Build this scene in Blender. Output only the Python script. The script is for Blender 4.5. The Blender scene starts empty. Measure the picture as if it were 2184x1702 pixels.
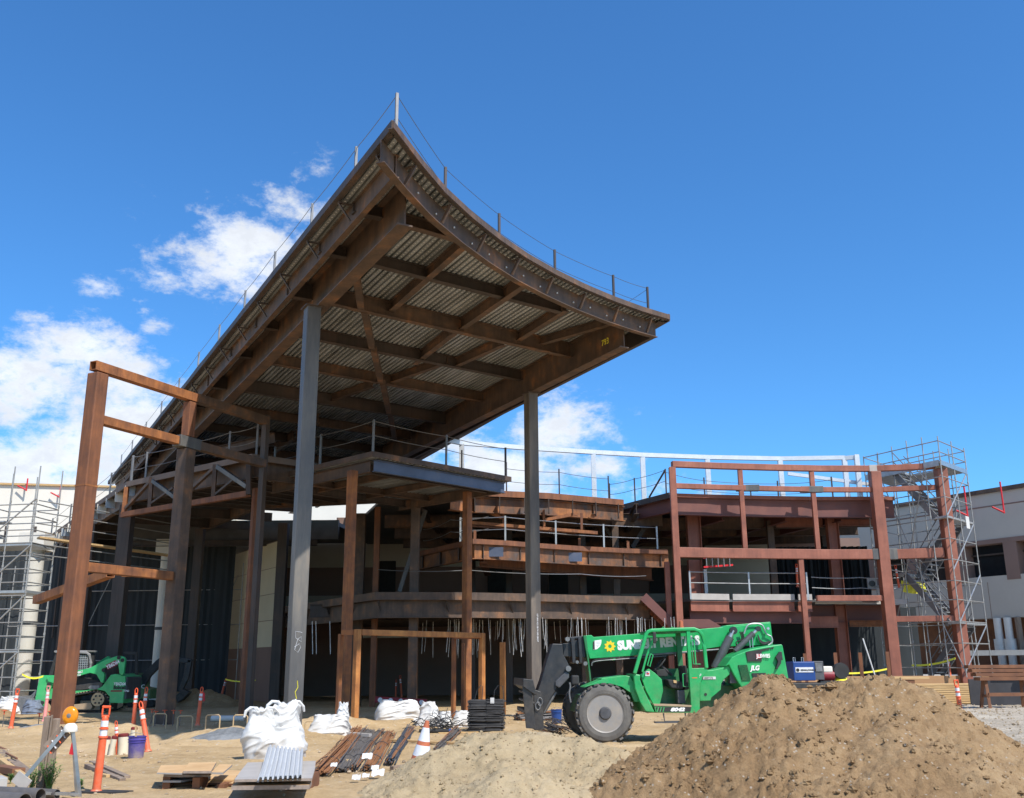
import bpy, bmesh, math, random
from math import sin, cos, pi, radians, sqrt, atan2, floor
from mathutils import Vector, Matrix, Quaternion, noise
random.seed(7)
S = bpy.context.scene
COL = S.collection

# ------------------------------------------------------------ camera
FOC = 2100.0                       # focal length in units of a 2184 px wide picture
TILT = math.atan(569 / FOC)        # camera looks 15 degrees upwards
ROLL = 51 / 7750.0
EYE = 1.6
ct, st = cos(TILT), sin(TILT)
cr, sr = cos(ROLL), sin(ROLL)
_R = Vector((1, 0, 0)); _U = Vector((0, -st, ct)); _F = Vector((0, ct, st))
cx_ = _R * cr - _U * sr; cy_ = _R * sr + _U * cr; cz_ = -_F
cam = bpy.data.objects.new('camera', bpy.data.cameras.new('camera'))
COL.objects.link(cam)
cam.matrix_world = Matrix(((cx_.x, cy_.x, cz_.x, 0), (cx_.y, cy_.y, cz_.y, 0), (cx_.z, cy_.z, cz_.z, EYE), (0, 0, 0, 1)))
cam.data.sensor_fit = 'HORIZONTAL'; cam.data.sensor_width = 36
cam.data.lens = 36 * FOC / 2184
cam.data.clip_start = 0.1; cam.data.clip_end = 3000
S.camera = cam

# ------------------------------------------------------------ light
SUNV = Vector((0.50, -0.60, 1.0)).normalized()
AZ = atan2(SUNV.x, SUNV.y); EL = math.asin(SUNV.z)
sl = bpy.data.lights.new('sun', 'SUN'); sl.energy = 5.0; sl.angle = radians(0.53); sl.color = (1.0, 0.955, 0.88)
so = bpy.data.objects.new('sun', sl); COL.objects.link(so)
so.rotation_euler = SUNV.to_track_quat('Z', 'Y').to_euler()
so.location = (20, -20, 40)
W = bpy.data.worlds.new('World'); S.world = W; W.use_nodes = True
def build_world():
    nt = W.node_tree; nt.nodes.clear(); N = nt.nodes; L = nt.links
    out = N.new('ShaderNodeOutputWorld'); bg = N.new('ShaderNodeBackground')
    sky = N.new('ShaderNodeTexSky'); sky.sky_type = 'NISHITA'; sky.sun_disc = False
    sky.sun_elevation = EL; sky.sun_rotation = AZ; sky.altitude = 200
    sky.air_density = 1.0; sky.dust_density = 0.35; sky.ozone_density = 2.2
    tc = N.new('ShaderNodeTexCoord'); sep = N.new('ShaderNodeSeparateXYZ')
    L.new(tc.outputs['Generated'], sep.inputs[0])
    def M(op, a, b=None, c=None, clamp=False):
        n = N.new('ShaderNodeMath'); n.operation = op; n.use_clamp = clamp
        for i, v in enumerate((a, b, c)):
            if v is None: continue
            if isinstance(v, (int, float)): n.inputs[i].default_value = v
            else: L.new(v, n.inputs[i])
        return n.outputs[0]
    az = M('ARCTAN2', sep.outputs[0], sep.outputs[1]); el = M('ARCSINE', sep.outputs[2])
    # soft cloud banks, each given by azimuth, elevation and size on the sky
    banks = []
    for (u, v, ru, rv, g) in ((505, 530, 190, 110, 1.0), (610, 450, 130, 60, .8), (540, 600, 120, 60, .8), (680, 520, 110, 130, .8), (160, 740, 150, 75, .95), (340, 690, 90, 50, .6),
                              (60, 830, 200, 110, 1.0), (250, 850, 220, 130, 1.0), (330, 930, 260, 130, 1.0), (120, 960, 300, 110, 1.1), (40, 1030, 400, 60, 1.2),
                              (205, 605, 55, 28, .75), (1180, 930, 160, 80, 1.05), (1060, 1000, 170, 90, 1.05), (1270, 1000, 120, 60, .75), (640, 378, 60, 30, .4), (950, 930, 160, 90, .9), (1330, 1060, 300, 50, .6)):
        d = _R * ((u - 1092) / FOC) + _U * ((851 - v) / FOC) + _F
        d.normalize()
        banks.append((atan2(d.x, d.y), math.asin(d.z), ru / FOC * 1.12, rv / FOC * 1.1, g))
    # unseen bright banks added behind and beside, to fill the shade with neutral light
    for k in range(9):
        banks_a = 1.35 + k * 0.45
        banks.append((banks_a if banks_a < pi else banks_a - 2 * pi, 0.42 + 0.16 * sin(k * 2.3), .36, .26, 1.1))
    m = None
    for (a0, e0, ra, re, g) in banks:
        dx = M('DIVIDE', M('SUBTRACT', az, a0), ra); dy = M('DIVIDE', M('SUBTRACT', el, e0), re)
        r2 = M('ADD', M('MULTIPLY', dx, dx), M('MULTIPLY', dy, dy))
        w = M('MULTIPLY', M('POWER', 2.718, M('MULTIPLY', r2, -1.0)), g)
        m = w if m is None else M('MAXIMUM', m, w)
    mp = N.new('ShaderNodeMapping'); mp.inputs['Scale'].default_value = (1, 1, 1.7)
    L.new(tc.outputs['Generated'], mp.inputs[0])
    def NZ(scale, det, rough, dist=0.0):
        n = N.new('ShaderNodeTexNoise'); n.inputs['Scale'].default_value = scale; n.inputs['Detail'].default_value = det
        n.inputs['Roughness'].default_value = rough; n.inputs['Distortion'].default_value = dist
        L.new(mp.outputs[0], n.inputs['Vector']); return n.outputs['Fac']
    n1 = NZ(9, 15, .66, .1); n2 = NZ(30, 12, .66, .1)
    nn = M('ADD', M('MULTIPLY', n1, .55), M('MULTIPLY', n2, .45))
    c = M('ADD', M('MULTIPLY', m, .57), M('MULTIPLY', M('SUBTRACT', nn, .5), 2.0))
    mr = N.new('ShaderNodeMapRange'); mr.interpolation_type = 'SMOOTHSTEP'; mr.clamp = True
    mr.inputs['From Min'].default_value = .25; mr.inputs['From Max'].default_value = .62
    L.new(c, mr.inputs['Value'])
    dens = M('MULTIPLY', mr.outputs[0], M('MINIMUM', M('MULTIPLY', m, 5.0), 1.0))
    shade = N.new('ShaderNodeMapRange'); shade.clamp = True
    shade.inputs['From Min'].default_value = .35; shade.inputs['From Max'].default_value = .62
    shade.inputs['To Min'].default_value = 1.0; shade.inputs['To Max'].default_value = .80
    L.new(n2, shade.inputs['Value'])
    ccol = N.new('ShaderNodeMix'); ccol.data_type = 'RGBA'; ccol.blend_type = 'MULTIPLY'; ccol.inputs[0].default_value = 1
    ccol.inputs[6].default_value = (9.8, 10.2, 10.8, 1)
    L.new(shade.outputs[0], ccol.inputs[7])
    tint = N.new('ShaderNodeMix'); tint.data_type = 'RGBA'; tint.blend_type = 'MULTIPLY'; tint.inputs[0].default_value = 1
    tint.inputs[7].default_value = SKYTINT
    L.new(sky.outputs[0], tint.inputs[6])
    mix = N.new('ShaderNodeMix'); mix.data_type = 'RGBA'
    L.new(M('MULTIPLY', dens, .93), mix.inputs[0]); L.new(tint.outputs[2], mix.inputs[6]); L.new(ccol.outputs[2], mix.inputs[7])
    bg.inputs['Strength'].default_value = 0.10
    L.new(mix.outputs[2], bg.inputs[0]); L.new(bg.outputs[0], out.inputs[0])
SKYTINT = (0.62, 1.30, 1.88, 1)
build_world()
S.render.engine = 'CYCLES'
S.view_settings.view_transform = 'Standard'; S.view_settings.look = 'None'
S.view_settings.exposure = 0.15; S.view_settings.gamma = 1.0
S.cycles.max_bounces = 6; S.cycles.diffuse_bounces = 4; S.cycles.glossy_bounces = 3; S.cycles.transparent_max_bounces = 10

# ------------------------------------------------------------ measuring helpers
def ray(u, v):
    px, py = (u - 1092) / FOC, (851 - v) / FOC
    px, py = px * cr + py * sr, -px * sr + py * cr
    return _R * px + _U * py + _F
def atZ(u, v, z):
    d = ray(u, v); t = (z - EYE) / d.z; return Vector((d.x * t, d.y * t, z))
def atY(u, v, y):
    d = ray(u, v); t = y / d.y; return Vector((d.x * t, y, EYE + d.z * t))
def G(u, v, z=0.0):
    return atZ(u, v, z)

# ------------------------------------------------------------ mesh builder
class MB:
    def __init__(s): s.v = []; s.f = []; s.m = []
    def add(s, vs, fs, mi=0):
        o = len(s.v); s.v += [Vector(v) for v in vs]
        for f in fs: s.f.append([i + o for i in f]); s.m.append(mi)
        return s
    def box(s, c, d, rot=None, mi=0):
        c = Vector(c); h = [x / 2 for x in d]
        vs = [Vector((x * h[0], y * h[1], z * h[2])) for x in (-1, 1) for y in (-1, 1) for z in (-1, 1)]
        if rot is not None:
            R = rot if isinstance(rot, Matrix) else Matrix.Rotation(rot, 3, 'Z')
            vs = [R @ v for v in vs]
        return s.add([v + c for v in vs], [(0, 1, 3, 2), (4, 6, 7, 5), (0, 4, 5, 1), (2, 3, 7, 6), (0, 2, 6, 4), (1, 5, 7, 3)], mi)
    def bx(s, x0, x1, y0, y1, z0, z1, mi=0):
        return s.box(((x0 + x1) / 2, (y0 + y1) / 2, (z0 + z1) / 2), (x1 - x0, y1 - y0, z1 - z0), None, mi)
    def frame(s, p0, p1, up=Vector((0, 0, 1))):
        d = (p1 - p0).normalized(); up = Vector(up)
        if abs(d.dot(up)) > .98: up = Vector((0, 1, 0)) if abs(d.y) < .9 else Vector((1, 0, 0))
        x = d.cross(up).normalized(); y = x.cross(d).normalized()
        return d, x, y
    def section(s, kind, w, h, t=.02):
        a, b = w / 2, h / 2
        if kind == 'box': return [(-a, -b), (a, -b), (a, b), (-a, b)]
        if kind == 'I': return [(-a, -b), (a, -b), (a, -b + t), (t / 2, -b + t), (t / 2, b - t), (a, b - t), (a, b), (-a, b), (-a, b - t), (-t / 2, b - t), (-t / 2, -b + t), (-a, -b + t)]
        if kind == 'H':   # column, flanges on the sides
            return [(-a, -b), (-a + t, -b), (-a + t, -t / 2), (a - t, -t / 2), (a - t, -b), (a, -b), (a, b), (a - t, b), (a - t, t / 2), (-a + t, t / 2), (-a + t, b), (-a, b)]
        if kind == 'C': return [(-a, -b), (a, -b), (a, -b + t), (-a + t, -b + t), (-a + t, b - t), (a, b - t), (a, b), (-a, b)]
        if kind == 'L': return [(-a, -b), (a, -b), (a, -b + t), (-a + t, -b + t), (-a + t, b), (-a, b)]
    def beam(s, p0, p1, w, h, kind='box', t=.02, up=(0, 0, 1), mi=0):
        p0 = Vector(p0); p1 = Vector(p1); d, x, y = s.frame(p0, p1, up)
        sec = s.section(kind, w, h, t); n = len(sec)
        vs = [p0 + x * a + y * b for a, b in sec] + [p1 + x * a + y * b for a, b in sec]
        fs = [(i, (i + 1) % n, (i + 1) % n + n, i + n) for i in range(n)]
        if kind == 'box': fs += [(3, 2, 1, 0), (4, 5, 6, 7)]
        elif kind in ('I', 'H'):
            if kind == 'I': q = [(0, 1, 2, 3, 10, 11), (3, 4, 9, 10), (4, 5, 6, 7, 8, 9)]
            else: q = [(0, 1, 2, 9, 10, 11), (2, 3, 8, 9), (3, 4, 5, 6, 7, 8)]
            fs += [tuple(reversed(k)) for k in q] + [tuple(i + n for i in k) for k in q]
        else: fs += [tuple(range(n - 1, -1, -1)), tuple(range(n, 2 * n))]
        return s.add(vs, fs, mi)
    def sweep(s, pts, w, h, kind='box', t=.02, mi=0):
        pts = [Vector(p) for p in pts]; sec = s.section(kind, w, h, t); n = len(sec); vs = []; fs = []
        for i, p in enumerate(pts):
            a = pts[max(0, i - 1)]; b = pts[min(len(pts) - 1, i + 1)]
            d, x, y = s.frame(a, b)
            vs += [p + x * q + y * r for q, r in sec]
        for i in range(len(pts) - 1):
            for j in range(n):
                k = (j + 1) % n; fs.append((i * n + j, i * n + k, (i + 1) * n + k, (i + 1) * n + j))
        fs.append(tuple(range(n - 1, -1, -1))); fs.append(tuple(range((len(pts) - 1) * n, len(pts) * n)))
        return s.add(vs, fs, mi)
    def tube(s, p0, p1, r, n=8, r1=None, cap=True, mi=0):
        p0 = Vector(p0); p1 = Vector(p1); d, x, y = s.frame(p0, p1); r1 = r if r1 is None else r1
        vs = [p0 + (x * cos(2 * pi * i / n) + y * sin(2 * pi * i / n)) * r for i in range(n)]
        vs += [p1 + (x * cos(2 * pi * i / n) + y * sin(2 * pi * i / n)) * r1 for i in range(n)]
        fs = [(i, (i + 1) % n, (i + 1) % n + n, i + n) for i in range(n)]
        if cap: fs += [tuple(range(n - 1, -1, -1)), tuple(range(n, 2 * n))]
        return s.add(vs, fs, mi)
    def path(s, pts, r, n=6, mi=0):
        pts = [Vector(p) for p in pts]; vs = []; fs = []; px = None
        rr = r if isinstance(r, (list, tuple)) else [r] * len(pts)
        for i, p in enumerate(pts):
            a = pts[max(0, i - 1)]; b = pts[min(len(pts) - 1, i + 1)]; d = (b - a).normalized()
            if px is None: _, x, y = s.frame(a, b)
            else:
                x = (px - d * px.dot(d)).normalized(); y = x.cross(d)
            px = x
            vs += [p + (x * cos(2 * pi * j / n) + y * sin(2 * pi * j / n)) * rr[i] for j in range(n)]
        for i in range(len(pts) - 1):
            for j in range(n):
                k = (j + 1) % n; fs.append((i * n + j, i * n + k, (i + 1) * n + k, (i + 1) * n + j))
        fs.append(tuple(range(n - 1, -1, -1))); fs.append(tuple(range((len(pts) - 1) * n, len(pts) * n)))
        return s.add(vs, fs, mi)
    def lathe(s, prof, n=20, c=(0, 0, 0), axis='Z', mi=0):
        """prof: list of (radius, height)"""
        c = Vector(c); vs = []; fs = []
        for r, z in prof:
            for i in range(n):
                a = 2 * pi * i / n; v = Vector((r * cos(a), r * sin(a), z))
                if axis == 'Y': v = Vector((v.x, v.z, v.y))
                if axis == 'X': v = Vector((v.z, v.x, v.y))
                vs.append(c + v)
        for k in range(len(prof) - 1):
            for i in range(n):
                j = (i + 1) % n; fs.append((k * n + i, k * n + j, (k + 1) * n + j, (k + 1) * n + i))
        if prof[0][0] > 1e-5: fs.append(tuple(range(n - 1, -1, -1)))
        if prof[-1][0] > 1e-5: fs.append(tuple(range((len(prof) - 1) * n, len(prof) * n)))
        return s.add(vs, fs, mi)
    def prism(s, poly, y0, y1, mi=0):
        """outline in the x-z plane, from y0 to y1"""
        n = len(poly); area = sum(poly[i][0] * poly[(i + 1) % n][1] - poly[(i + 1) % n][0] * poly[i][1] for i in range(n))
        if area < 0: poly = poly[::-1]
        vs = [Vector((x, y0, z)) for x, z in poly] + [Vector((x, y1, z)) for x, z in poly]
        fs = [tuple(range(n)), tuple(range(2 * n - 1, n - 1, -1))] + [((i + 1) % n, i, i + n, (i + 1) % n + n) for i in range(n)]
        return s.add(vs, fs, mi)
    def plate(s, poly, z0, z1, mi=0):
        """outline in the x-y plane, from z0 to z1"""
        n = len(poly); area = sum(poly[i][0] * poly[(i + 1) % n][1] - poly[(i + 1) % n][0] * poly[i][1] for i in range(n))
        if area < 0: poly = poly[::-1]
        vs = [Vector((p[0], p[1], z0)) for p in poly] + [Vector((p[0], p[1], z1)) for p in poly]
        fs = [tuple(range(n - 1, -1, -1)), tuple(range(n, 2 * n))] + [(i, (i + 1) % n, (i + 1) % n + n, i + n) for i in range(n)]
        return s.add(vs, fs, mi)
    def xf(s, Mx, start=0):
        for i in range(start, len(s.v)): s.v[i] = Mx @ s.v[i]
        return s
    def build(s, name, mat, parent=None, world=False, smooth=False, bevel=0, seg=2, fix=True):
        me = bpy.data.meshes.new(name)
        off = Vector((0, 0, 0)); inv = None
        if parent is not None and world: inv = wmat(parent).inverted()
        org = Vector((0, 0, 0))
        vs = s.v
        if inv is not None: vs = [inv @ v for v in vs]
        if parent is None:
            lo = Vector((min(v.x for v in vs), min(v.y for v in vs), min(v.z for v in vs))); hi = Vector((max(v.x for v in vs), max(v.y for v in vs), 0))
            org = Vector(((lo.x + hi.x) / 2, (lo.y + hi.y) / 2, lo.z)); vs = [v - org for v in vs]
        me.from_pydata([tuple(v) for v in vs], [], s.f)
        mats = mat if isinstance(mat, (list, tuple)) else [mat]
        for m_ in mats: me.materials.append(m_)
        if len(mats) > 1: me.polygons.foreach_set('material_index', s.m)
        if fix:
            bm = bmesh.new(); bm.from_mesh(me); bmesh.ops.recalc_face_normals(bm, faces=bm.faces); bm.to_mesh(me); bm.free()
        me.update()
        o = bpy.data.objects.new(name, me); COL.objects.link(o)
        if parent is not None: o.parent = parent
        else: o.location = org
        if smooth:
            me.polygons.foreach_set('use_smooth', [True] * len(me.polygons))
            try: me.set_sharp_from_angle(angle=radians(40))
            except Exception: pass
        if bevel:
            b = o.modifiers.new('bevel', 'BEVEL'); b.width = bevel; b.segments = seg; b.limit_method = 'ANGLE'; b.angle_limit = radians(35)
        return o
def wmat(o):
    m_ = Matrix.Identity(4)
    while o is not None:
        m_ = Matrix.Translation(o.location) @ o.rotation_euler.to_matrix().to_4x4() @ m_; o = o.parent
    return m_
def tag(o, label=None, cat=None, group=None, kind=None):
    if label: o['label'] = label
    if cat: o['category'] = cat
    if group: o['group'] = group
    if kind: o['kind'] = kind
    return o
def thing(name, label, cat, loc=(0, 0, 0), rotz=0.0, group=None, rot=None):
    o = bpy.data.objects.new(name, None); COL.objects.link(o); o.empty_display_size = .3
    o.location = Vector(loc); o.rotation_euler = rot if rot else (0, 0, rotz)
    return tag(o, label, cat, group)
def dup(root, loc, rotz=0, label=None, rot=None, scale=None, group=None):
    r = root.copy(); COL.objects.link(r); r.location = Vector(loc); r.rotation_euler = rot if rot else (0, 0, rotz)
    if scale: r.scale = scale if isinstance(scale, (list, tuple)) else (scale,) * 3
    if label: r['label'] = label
    if group: r['group'] = group
    def rec(src, dst):
        for ch in [c for c in bpy.data.objects if c.parent == src]:
            c = ch.copy(); COL.objects.link(c); c.parent = dst; rec(ch, c)
    rec(root, r)
    return r

# ------------------------------------------------------------ materials
def mk(name):
    m = bpy.data.materials.new(name); m.use_nodes = True; nt = m.node_tree
    return m, nt, nt.nodes['Principled BSDF']
def lk(nt, a, b): nt.links.new(a, b)
def noise_node(nt, scale, detail=6, rough=.6, vec=None, dist=0.0):
    n = nt.nodes.new('ShaderNodeTexNoise'); n.inputs['Scale'].default_value = scale; n.inputs['Detail'].default_value = detail
    n.inputs['Roughness'].default_value = rough; n.inputs['Distortion'].default_value = dist
    if vec: lk(nt, vec, n.inputs['Vector'])
    return n
def ramp(nt, fac, stops):
    r = nt.nodes.new('ShaderNodeValToRGB'); cr_ = r.color_ramp
    while len(cr_.elements) < len(stops): cr_.elements.new(.5)
    for e, (p, c) in zip(cr_.elements, stops): e.position = p; e.color = (*c, 1) if len(c) == 3 else c
    lk(nt, fac, r.inputs[0]); return r
def coords(nt, scale=(1, 1, 1)):
    t = nt.nodes.new('ShaderNodeTexCoord'); mp = nt.nodes.new('ShaderNodeMapping'); mp.inputs['Scale'].default_value = scale
    oi = nt.nodes.new('ShaderNodeObjectInfo'); ad = nt.nodes.new('ShaderNodeVectorMath'); ad.operation = 'ADD'
    ml = nt.nodes.new('ShaderNodeMath'); ml.operation = 'MULTIPLY'; ml.inputs[1].default_value = 37.0
    lk(nt, oi.outputs['Random'], ml.inputs[0]); lk(nt, t.outputs['Object'], ad.inputs[0]); lk(nt, ml.outputs[0], ad.inputs[1])
    lk(nt, ad.outputs[0], mp.inputs[0]); return mp.outputs[0]
def bump(nt, b, h, strength, dist=.01):
    n = nt.nodes.new('ShaderNodeBump'); n.inputs['Strength'].default_value = strength; n.inputs['Distance'].default_value = dist
    lk(nt, h, n.inputs['Height']); lk(nt, n.outputs[0], b.inputs['Normal']); return n
def mat(name, c, rough=.6, metal=0., var=.12, scale=3, bmp=0., c2=None, stops=None, spec=.5, aniso=(1, 1, 1), detail=6, streak=0., dust=None):
    """general weathered surface: two tones mixed by noise, uneven roughness"""
    m, nt, b = mk(name); v = coords(nt, aniso)
    n = noise_node(nt, scale, detail, .65, v)
    if stops: r = ramp(nt, n.outputs['Fac'], stops)
    else:
        c2 = c2 or tuple(min(1, x * (1 + var)) for x in c); c1 = tuple(x * (1 - var) for x in c)
        r = ramp(nt, n.outputs['Fac'], [(.32, c1), (.68, c2)])
    col = r.outputs[0]
    if streak:       # run marks and mill scale, long in the up-down direction, with paler scuffs
        v2 = coords(nt, (7, 7, .55)); ns = noise_node(nt, 1.0, 7, .7, v2)
        rs = ramp(nt, ns.outputs['Fac'], [(.3, (1 - streak,) * 3), (.5, (1, 1, 1)), (.72, (1 + streak, 1 + streak * .95, 1 + streak * .9))])
        mx = nt.nodes.new('ShaderNodeMix'); mx.data_type = 'RGBA'; mx.blend_type = 'MULTIPLY'; mx.inputs[0].default_value = 1; mx.clamp_result = False
        lk(nt, col, mx.inputs[6]); lk(nt, rs.outputs[0], mx.inputs[7]); col = mx.outputs[2]
    if dust:         # dried dust that gathers low down: (height where it fades out, strength)
        tcd = nt.nodes.new('ShaderNodeTexCoord'); sp = nt.nodes.new('ShaderNodeSeparateXYZ'); lk(nt, tcd.outputs['Object'], sp.inputs[0])
        hr = nt.nodes.new('ShaderNodeMapRange'); hr.inputs['From Min'].default_value = 0; hr.inputs['From Max'].default_value = dust[0]; hr.inputs['To Min'].default_value = dust[1]; hr.inputs['To Max'].default_value = dust[1] * .12
        lk(nt, sp.outputs[2], hr.inputs['Value']); nd = noise_node(nt, 5, 8, .75, tcd.outputs['Object'])
        rd = ramp(nt, nd.outputs['Fac'], [(.38, (.15, .15, .15)), (.62, (1, 1, 1))]); md = nt.nodes.new('ShaderNodeMath'); md.operation = 'MULTIPLY'
        lk(nt, hr.outputs[0], md.inputs[0]); lk(nt, rd.outputs[0], md.inputs[1]); mx = nt.nodes.new('ShaderNodeMix'); mx.data_type = 'RGBA'
        lk(nt, md.outputs[0], mx.inputs[0]); lk(nt, col, mx.inputs[6]); mx.inputs[7].default_value = (.42, .33, .22, 1); col = mx.outputs[2]
    lk(nt, col, b.inputs['Base Color']); b.inputs['Metallic'].default_value = metal
    b.inputs['Specular IOR Level'].default_value = spec
    n2 = noise_node(nt, scale * 4, 5, .6, v)
    mr = nt.nodes.new('ShaderNodeMapRange'); mr.inputs['To Min'].default_value = max(0, rough - .12); mr.inputs['To Max'].default_value = min(1, rough + .12)
    lk(nt, n2.outputs['Fac'], mr.inputs['Value']); lk(nt, mr.outputs[0], b.inputs['Roughness'])
    if bmp: bump(nt, b, n2.outputs['Fac'], bmp, .01)
    return m
M_ = {}
M_['brownsteel'] = mat('brown_steel', (.09, .05, .035), .62, .0, streak=.3, scale=1.7, bmp=.15, aniso=(1, 1, 1),
                       stops=[(.3, (.060, .041, .032)), (.46, (.092, .060, .043)), (.57, (.13, .078, .05)), (.67, (.22, .105, .05)), (.8, (.36, .16, .065))])
M_['brownsteel2'] = mat('dark_brown_steel', (.09, .05, .035), .62, .0, streak=.3, scale=.9, bmp=.15,
                        stops=[(.3, (.045, .037, .033)), (.5, (.066, .049, .041)), (.66, (.09, .058, .043)), (.8, (.15, .08, .045))])
M_['rust'] = mat('orange_rust', (.3, .11, .04), .75, streak=.35, scale=1.6, bmp=.2,
                 stops=[(.28, (.13, .055, .03)), (.45, (.22, .085, .035)), (.6, (.33, .125, .04)), (.8, (.46, .19, .06))])
M_['rustdk'] = mat('brown_rust', (.2, .08, .04), .75, streak=.35, scale=1.4, bmp=.2,
                   stops=[(.28, (.13, .055, .034)), (.5, (.19, .075, .036)), (.68, (.25, .095, .04)), (.85, (.33, .13, .05))])
M_['rustmix'] = mat('patchy_rust_steel', (.2, .08, .04), .65, streak=.3, scale=.8, bmp=.15, stops=[(.3, (.10, .10, .115)), (.42, (.10, .062, .045)), (.52, (.2, .085, .038)), (.62, (.36, .14, .045)), (.76, (.45, .2, .07))])
M_['rustbright'] = mat('fresh_orange_rust', (.4, .15, .04), .7, scale=2.2, streak=.3, bmp=.15, stops=[(.28, (.22, .085, .03)), (.45, (.36, .14, .04)), (.6, (.48, .2, .055)), (.8, (.6, .28, .08))])
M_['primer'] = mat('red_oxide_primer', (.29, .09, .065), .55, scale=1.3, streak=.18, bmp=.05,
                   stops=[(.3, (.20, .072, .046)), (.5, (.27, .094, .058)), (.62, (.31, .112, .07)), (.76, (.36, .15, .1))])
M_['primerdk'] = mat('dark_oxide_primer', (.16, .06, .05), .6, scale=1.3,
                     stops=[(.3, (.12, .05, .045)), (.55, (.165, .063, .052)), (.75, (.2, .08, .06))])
M_['mill'] = mat('grey_mill_steel', (.17, .18, .2), .5, .1, scale=1.0, bmp=.08, aniso=(2, 2, .35),
                 stops=[(.3, (.07, .07, .072)), (.48, (.11, .105, .1)), (.62, (.17, .155, .135)), (.78, (.28, .22, .16))])
M_['mill2'] = mat('brown_grey_mill_steel', (.17, .18, .2), .55, .1, scale=1.0, bmp=.08, aniso=(2, 2, .35), stops=[(.3, (.065, .055, .05)), (.48, (.12, .10, .085)), (.62, (.2, .16, .125)), (.78, (.27, .2, .14))])
M_['bluesteel'] = mat('blue_grey_steel', (.1, .12, .17), .45, .3, scale=1.2, stops=[(.3, (.075, .09, .13)), (.55, (.11, .13, .19)), (.8, (.17, .17, .2))])
M_['galv'] = mat('galvanised', (.5, .52, .53), .38, .85, var=.14, scale=6, bmp=.03)
M_['brightmetal'] = mat('bright_sheet_metal', (.72, .74, .76), .34, .35, var=.06, scale=2)
M_['galvdull'] = mat('dull_galvanised', (.42, .44, .45), .5, .55, var=.18, scale=5, bmp=.03)
M_['scaf'] = mat('scaffold_steel', (.34, .335, .32), .42, .3, var=.2, scale=4)
M_['whitesteel'] = mat('pale_galvanised_frame', (.62, .65, .68), .45, .35, var=.08, scale=3)
M_['postgrey'] = mat('grey_post_paint', (.2, .2, .205), .5, .3, var=.2, scale=3)
M_['cable'] = mat('wire_rope', (.16, .16, .17), .5, .5)
M_['darkpost'] = mat('dark_post', (.06, .05, .05), .5, .3)
M_['creamwall'] = mat('cream_plaster', (.72, .68, .6), .85, var=.04, scale=.6)
M_['beige'] = mat('beige_panel', (.62, .55, .39), .85, var=.07, scale=.5)
M_['greige'] = mat('grey_beige_panel', (.56, .53, .44), .85, var=.06, scale=.5)
M_['brownwall'] = mat('brown_wall', (.24, .155, .125), .85, var=.1, scale=.6)
M_['greywall'] = mat('grey_plaster', (.50, .455, .395), .88, var=.05, scale=.5)
M_['darkglass'] = mat('dark_glass', (.02, .022, .025), .15, spec=.6)
M_['net'] = mat('navy_debris_netting', (.026, .032, .036), .9, var=.25, scale=2.0, aniso=(1.5, 1.5, .3))
M_['black'] = mat('black_paint', (.022, .024, .028), .42, dust=(2.2, .16), var=.3, scale=5, bmp=.04)
M_['blackmat'] = mat('black_rubber', (.03, .03, .03), .8, var=.3, scale=6)
M_['tyre'] = mat('dusty_tyre_rubber', (.16, .15, .14), .9, scale=5, bmp=.3, stops=[(.3, (.09, .085, .08)), (.6, (.15, .14, .125)), (.8, (.21, .19, .165))])
M_['rim'] = mat('grey_rim_paint', (.25, .245, .24), .5, dust=(.6, .4), var=.08, scale=5)
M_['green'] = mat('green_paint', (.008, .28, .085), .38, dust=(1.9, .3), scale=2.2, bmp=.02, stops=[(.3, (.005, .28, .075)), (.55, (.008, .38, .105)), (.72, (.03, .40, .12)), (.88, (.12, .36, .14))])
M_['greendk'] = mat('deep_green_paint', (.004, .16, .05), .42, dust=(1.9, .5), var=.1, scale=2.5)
M_['white'] = mat('white_marking', (.82, .82, .8), .55, var=.03, scale=5)
M_['yellow'] = mat('yellow_marking', (.85, .6, .02), .5, var=.04, scale=5)
M_['redmark'] = mat('red_marking', (.55, .03, .04), .5, var=.05, scale=5)
M_['orange'] = mat('orange_plastic', (.86, .10, .02), .48, dust=(.9, .5), scale=7, stops=[(.3, (.72, .085, .022)), (.6, (.87, .105, .022)), (.8, (.9, .16, .05))])
M_['orangeold'] = mat('faded_orange', (.5, .14, .06), .6, var=.2, scale=9)
M_['pink'] = mat('sun_faded_pink_plastic', (.78, .3, .28), .5, var=.08, scale=6)
M_['amber'] = mat('amber_lens', (.75, .26, .01), .25, var=.12, scale=8)
M_['reflect'] = mat('reflective_band', (.72, .73, .76), .4, var=.1, scale=14)
M_['bag'] = mat('white_woven_bag', (.66, .66, .65), .75, dust=(.45, .6), var=.04, scale=7, bmp=.12)
M_['greybag'] = mat('blue_grey_sheet', (.16, .19, .25), .7, var=.15, scale=6)
M_['paper'] = mat('white_paper', (.6, .6, .59), .7, var=.04)
M_['pine'] = mat('pine_board', (.56, .37, .17), .8, scale=2, aniso=(1, 9, 9), bmp=.1, stops=[(.3, (.43, .27, .12)), (.55, (.57, .38, .18)), (.8, (.66, .48, .26))])
M_['ply'] = mat('plywood', (.58, .37, .18), .75, scale=2.5, stops=[(.3, (.48, .29, .13)), (.55, (.6, .385, .19)), (.8, (.66, .46, .25))])
M_['plyedge'] = mat('plywood_edge', (.3, .24, .2), .85, var=.25, scale=14)
M_['plygrey'] = mat('grey_faced_board', (.4, .37, .34), .7, var=.1, scale=3)
M_['brownwood'] = mat('brown_timber', (.2, .085, .04), .8, scale=2, stops=[(.3, (.13, .055, .03)), (.6, (.22, .095, .045)), (.8, (.3, .14, .07))])
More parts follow.
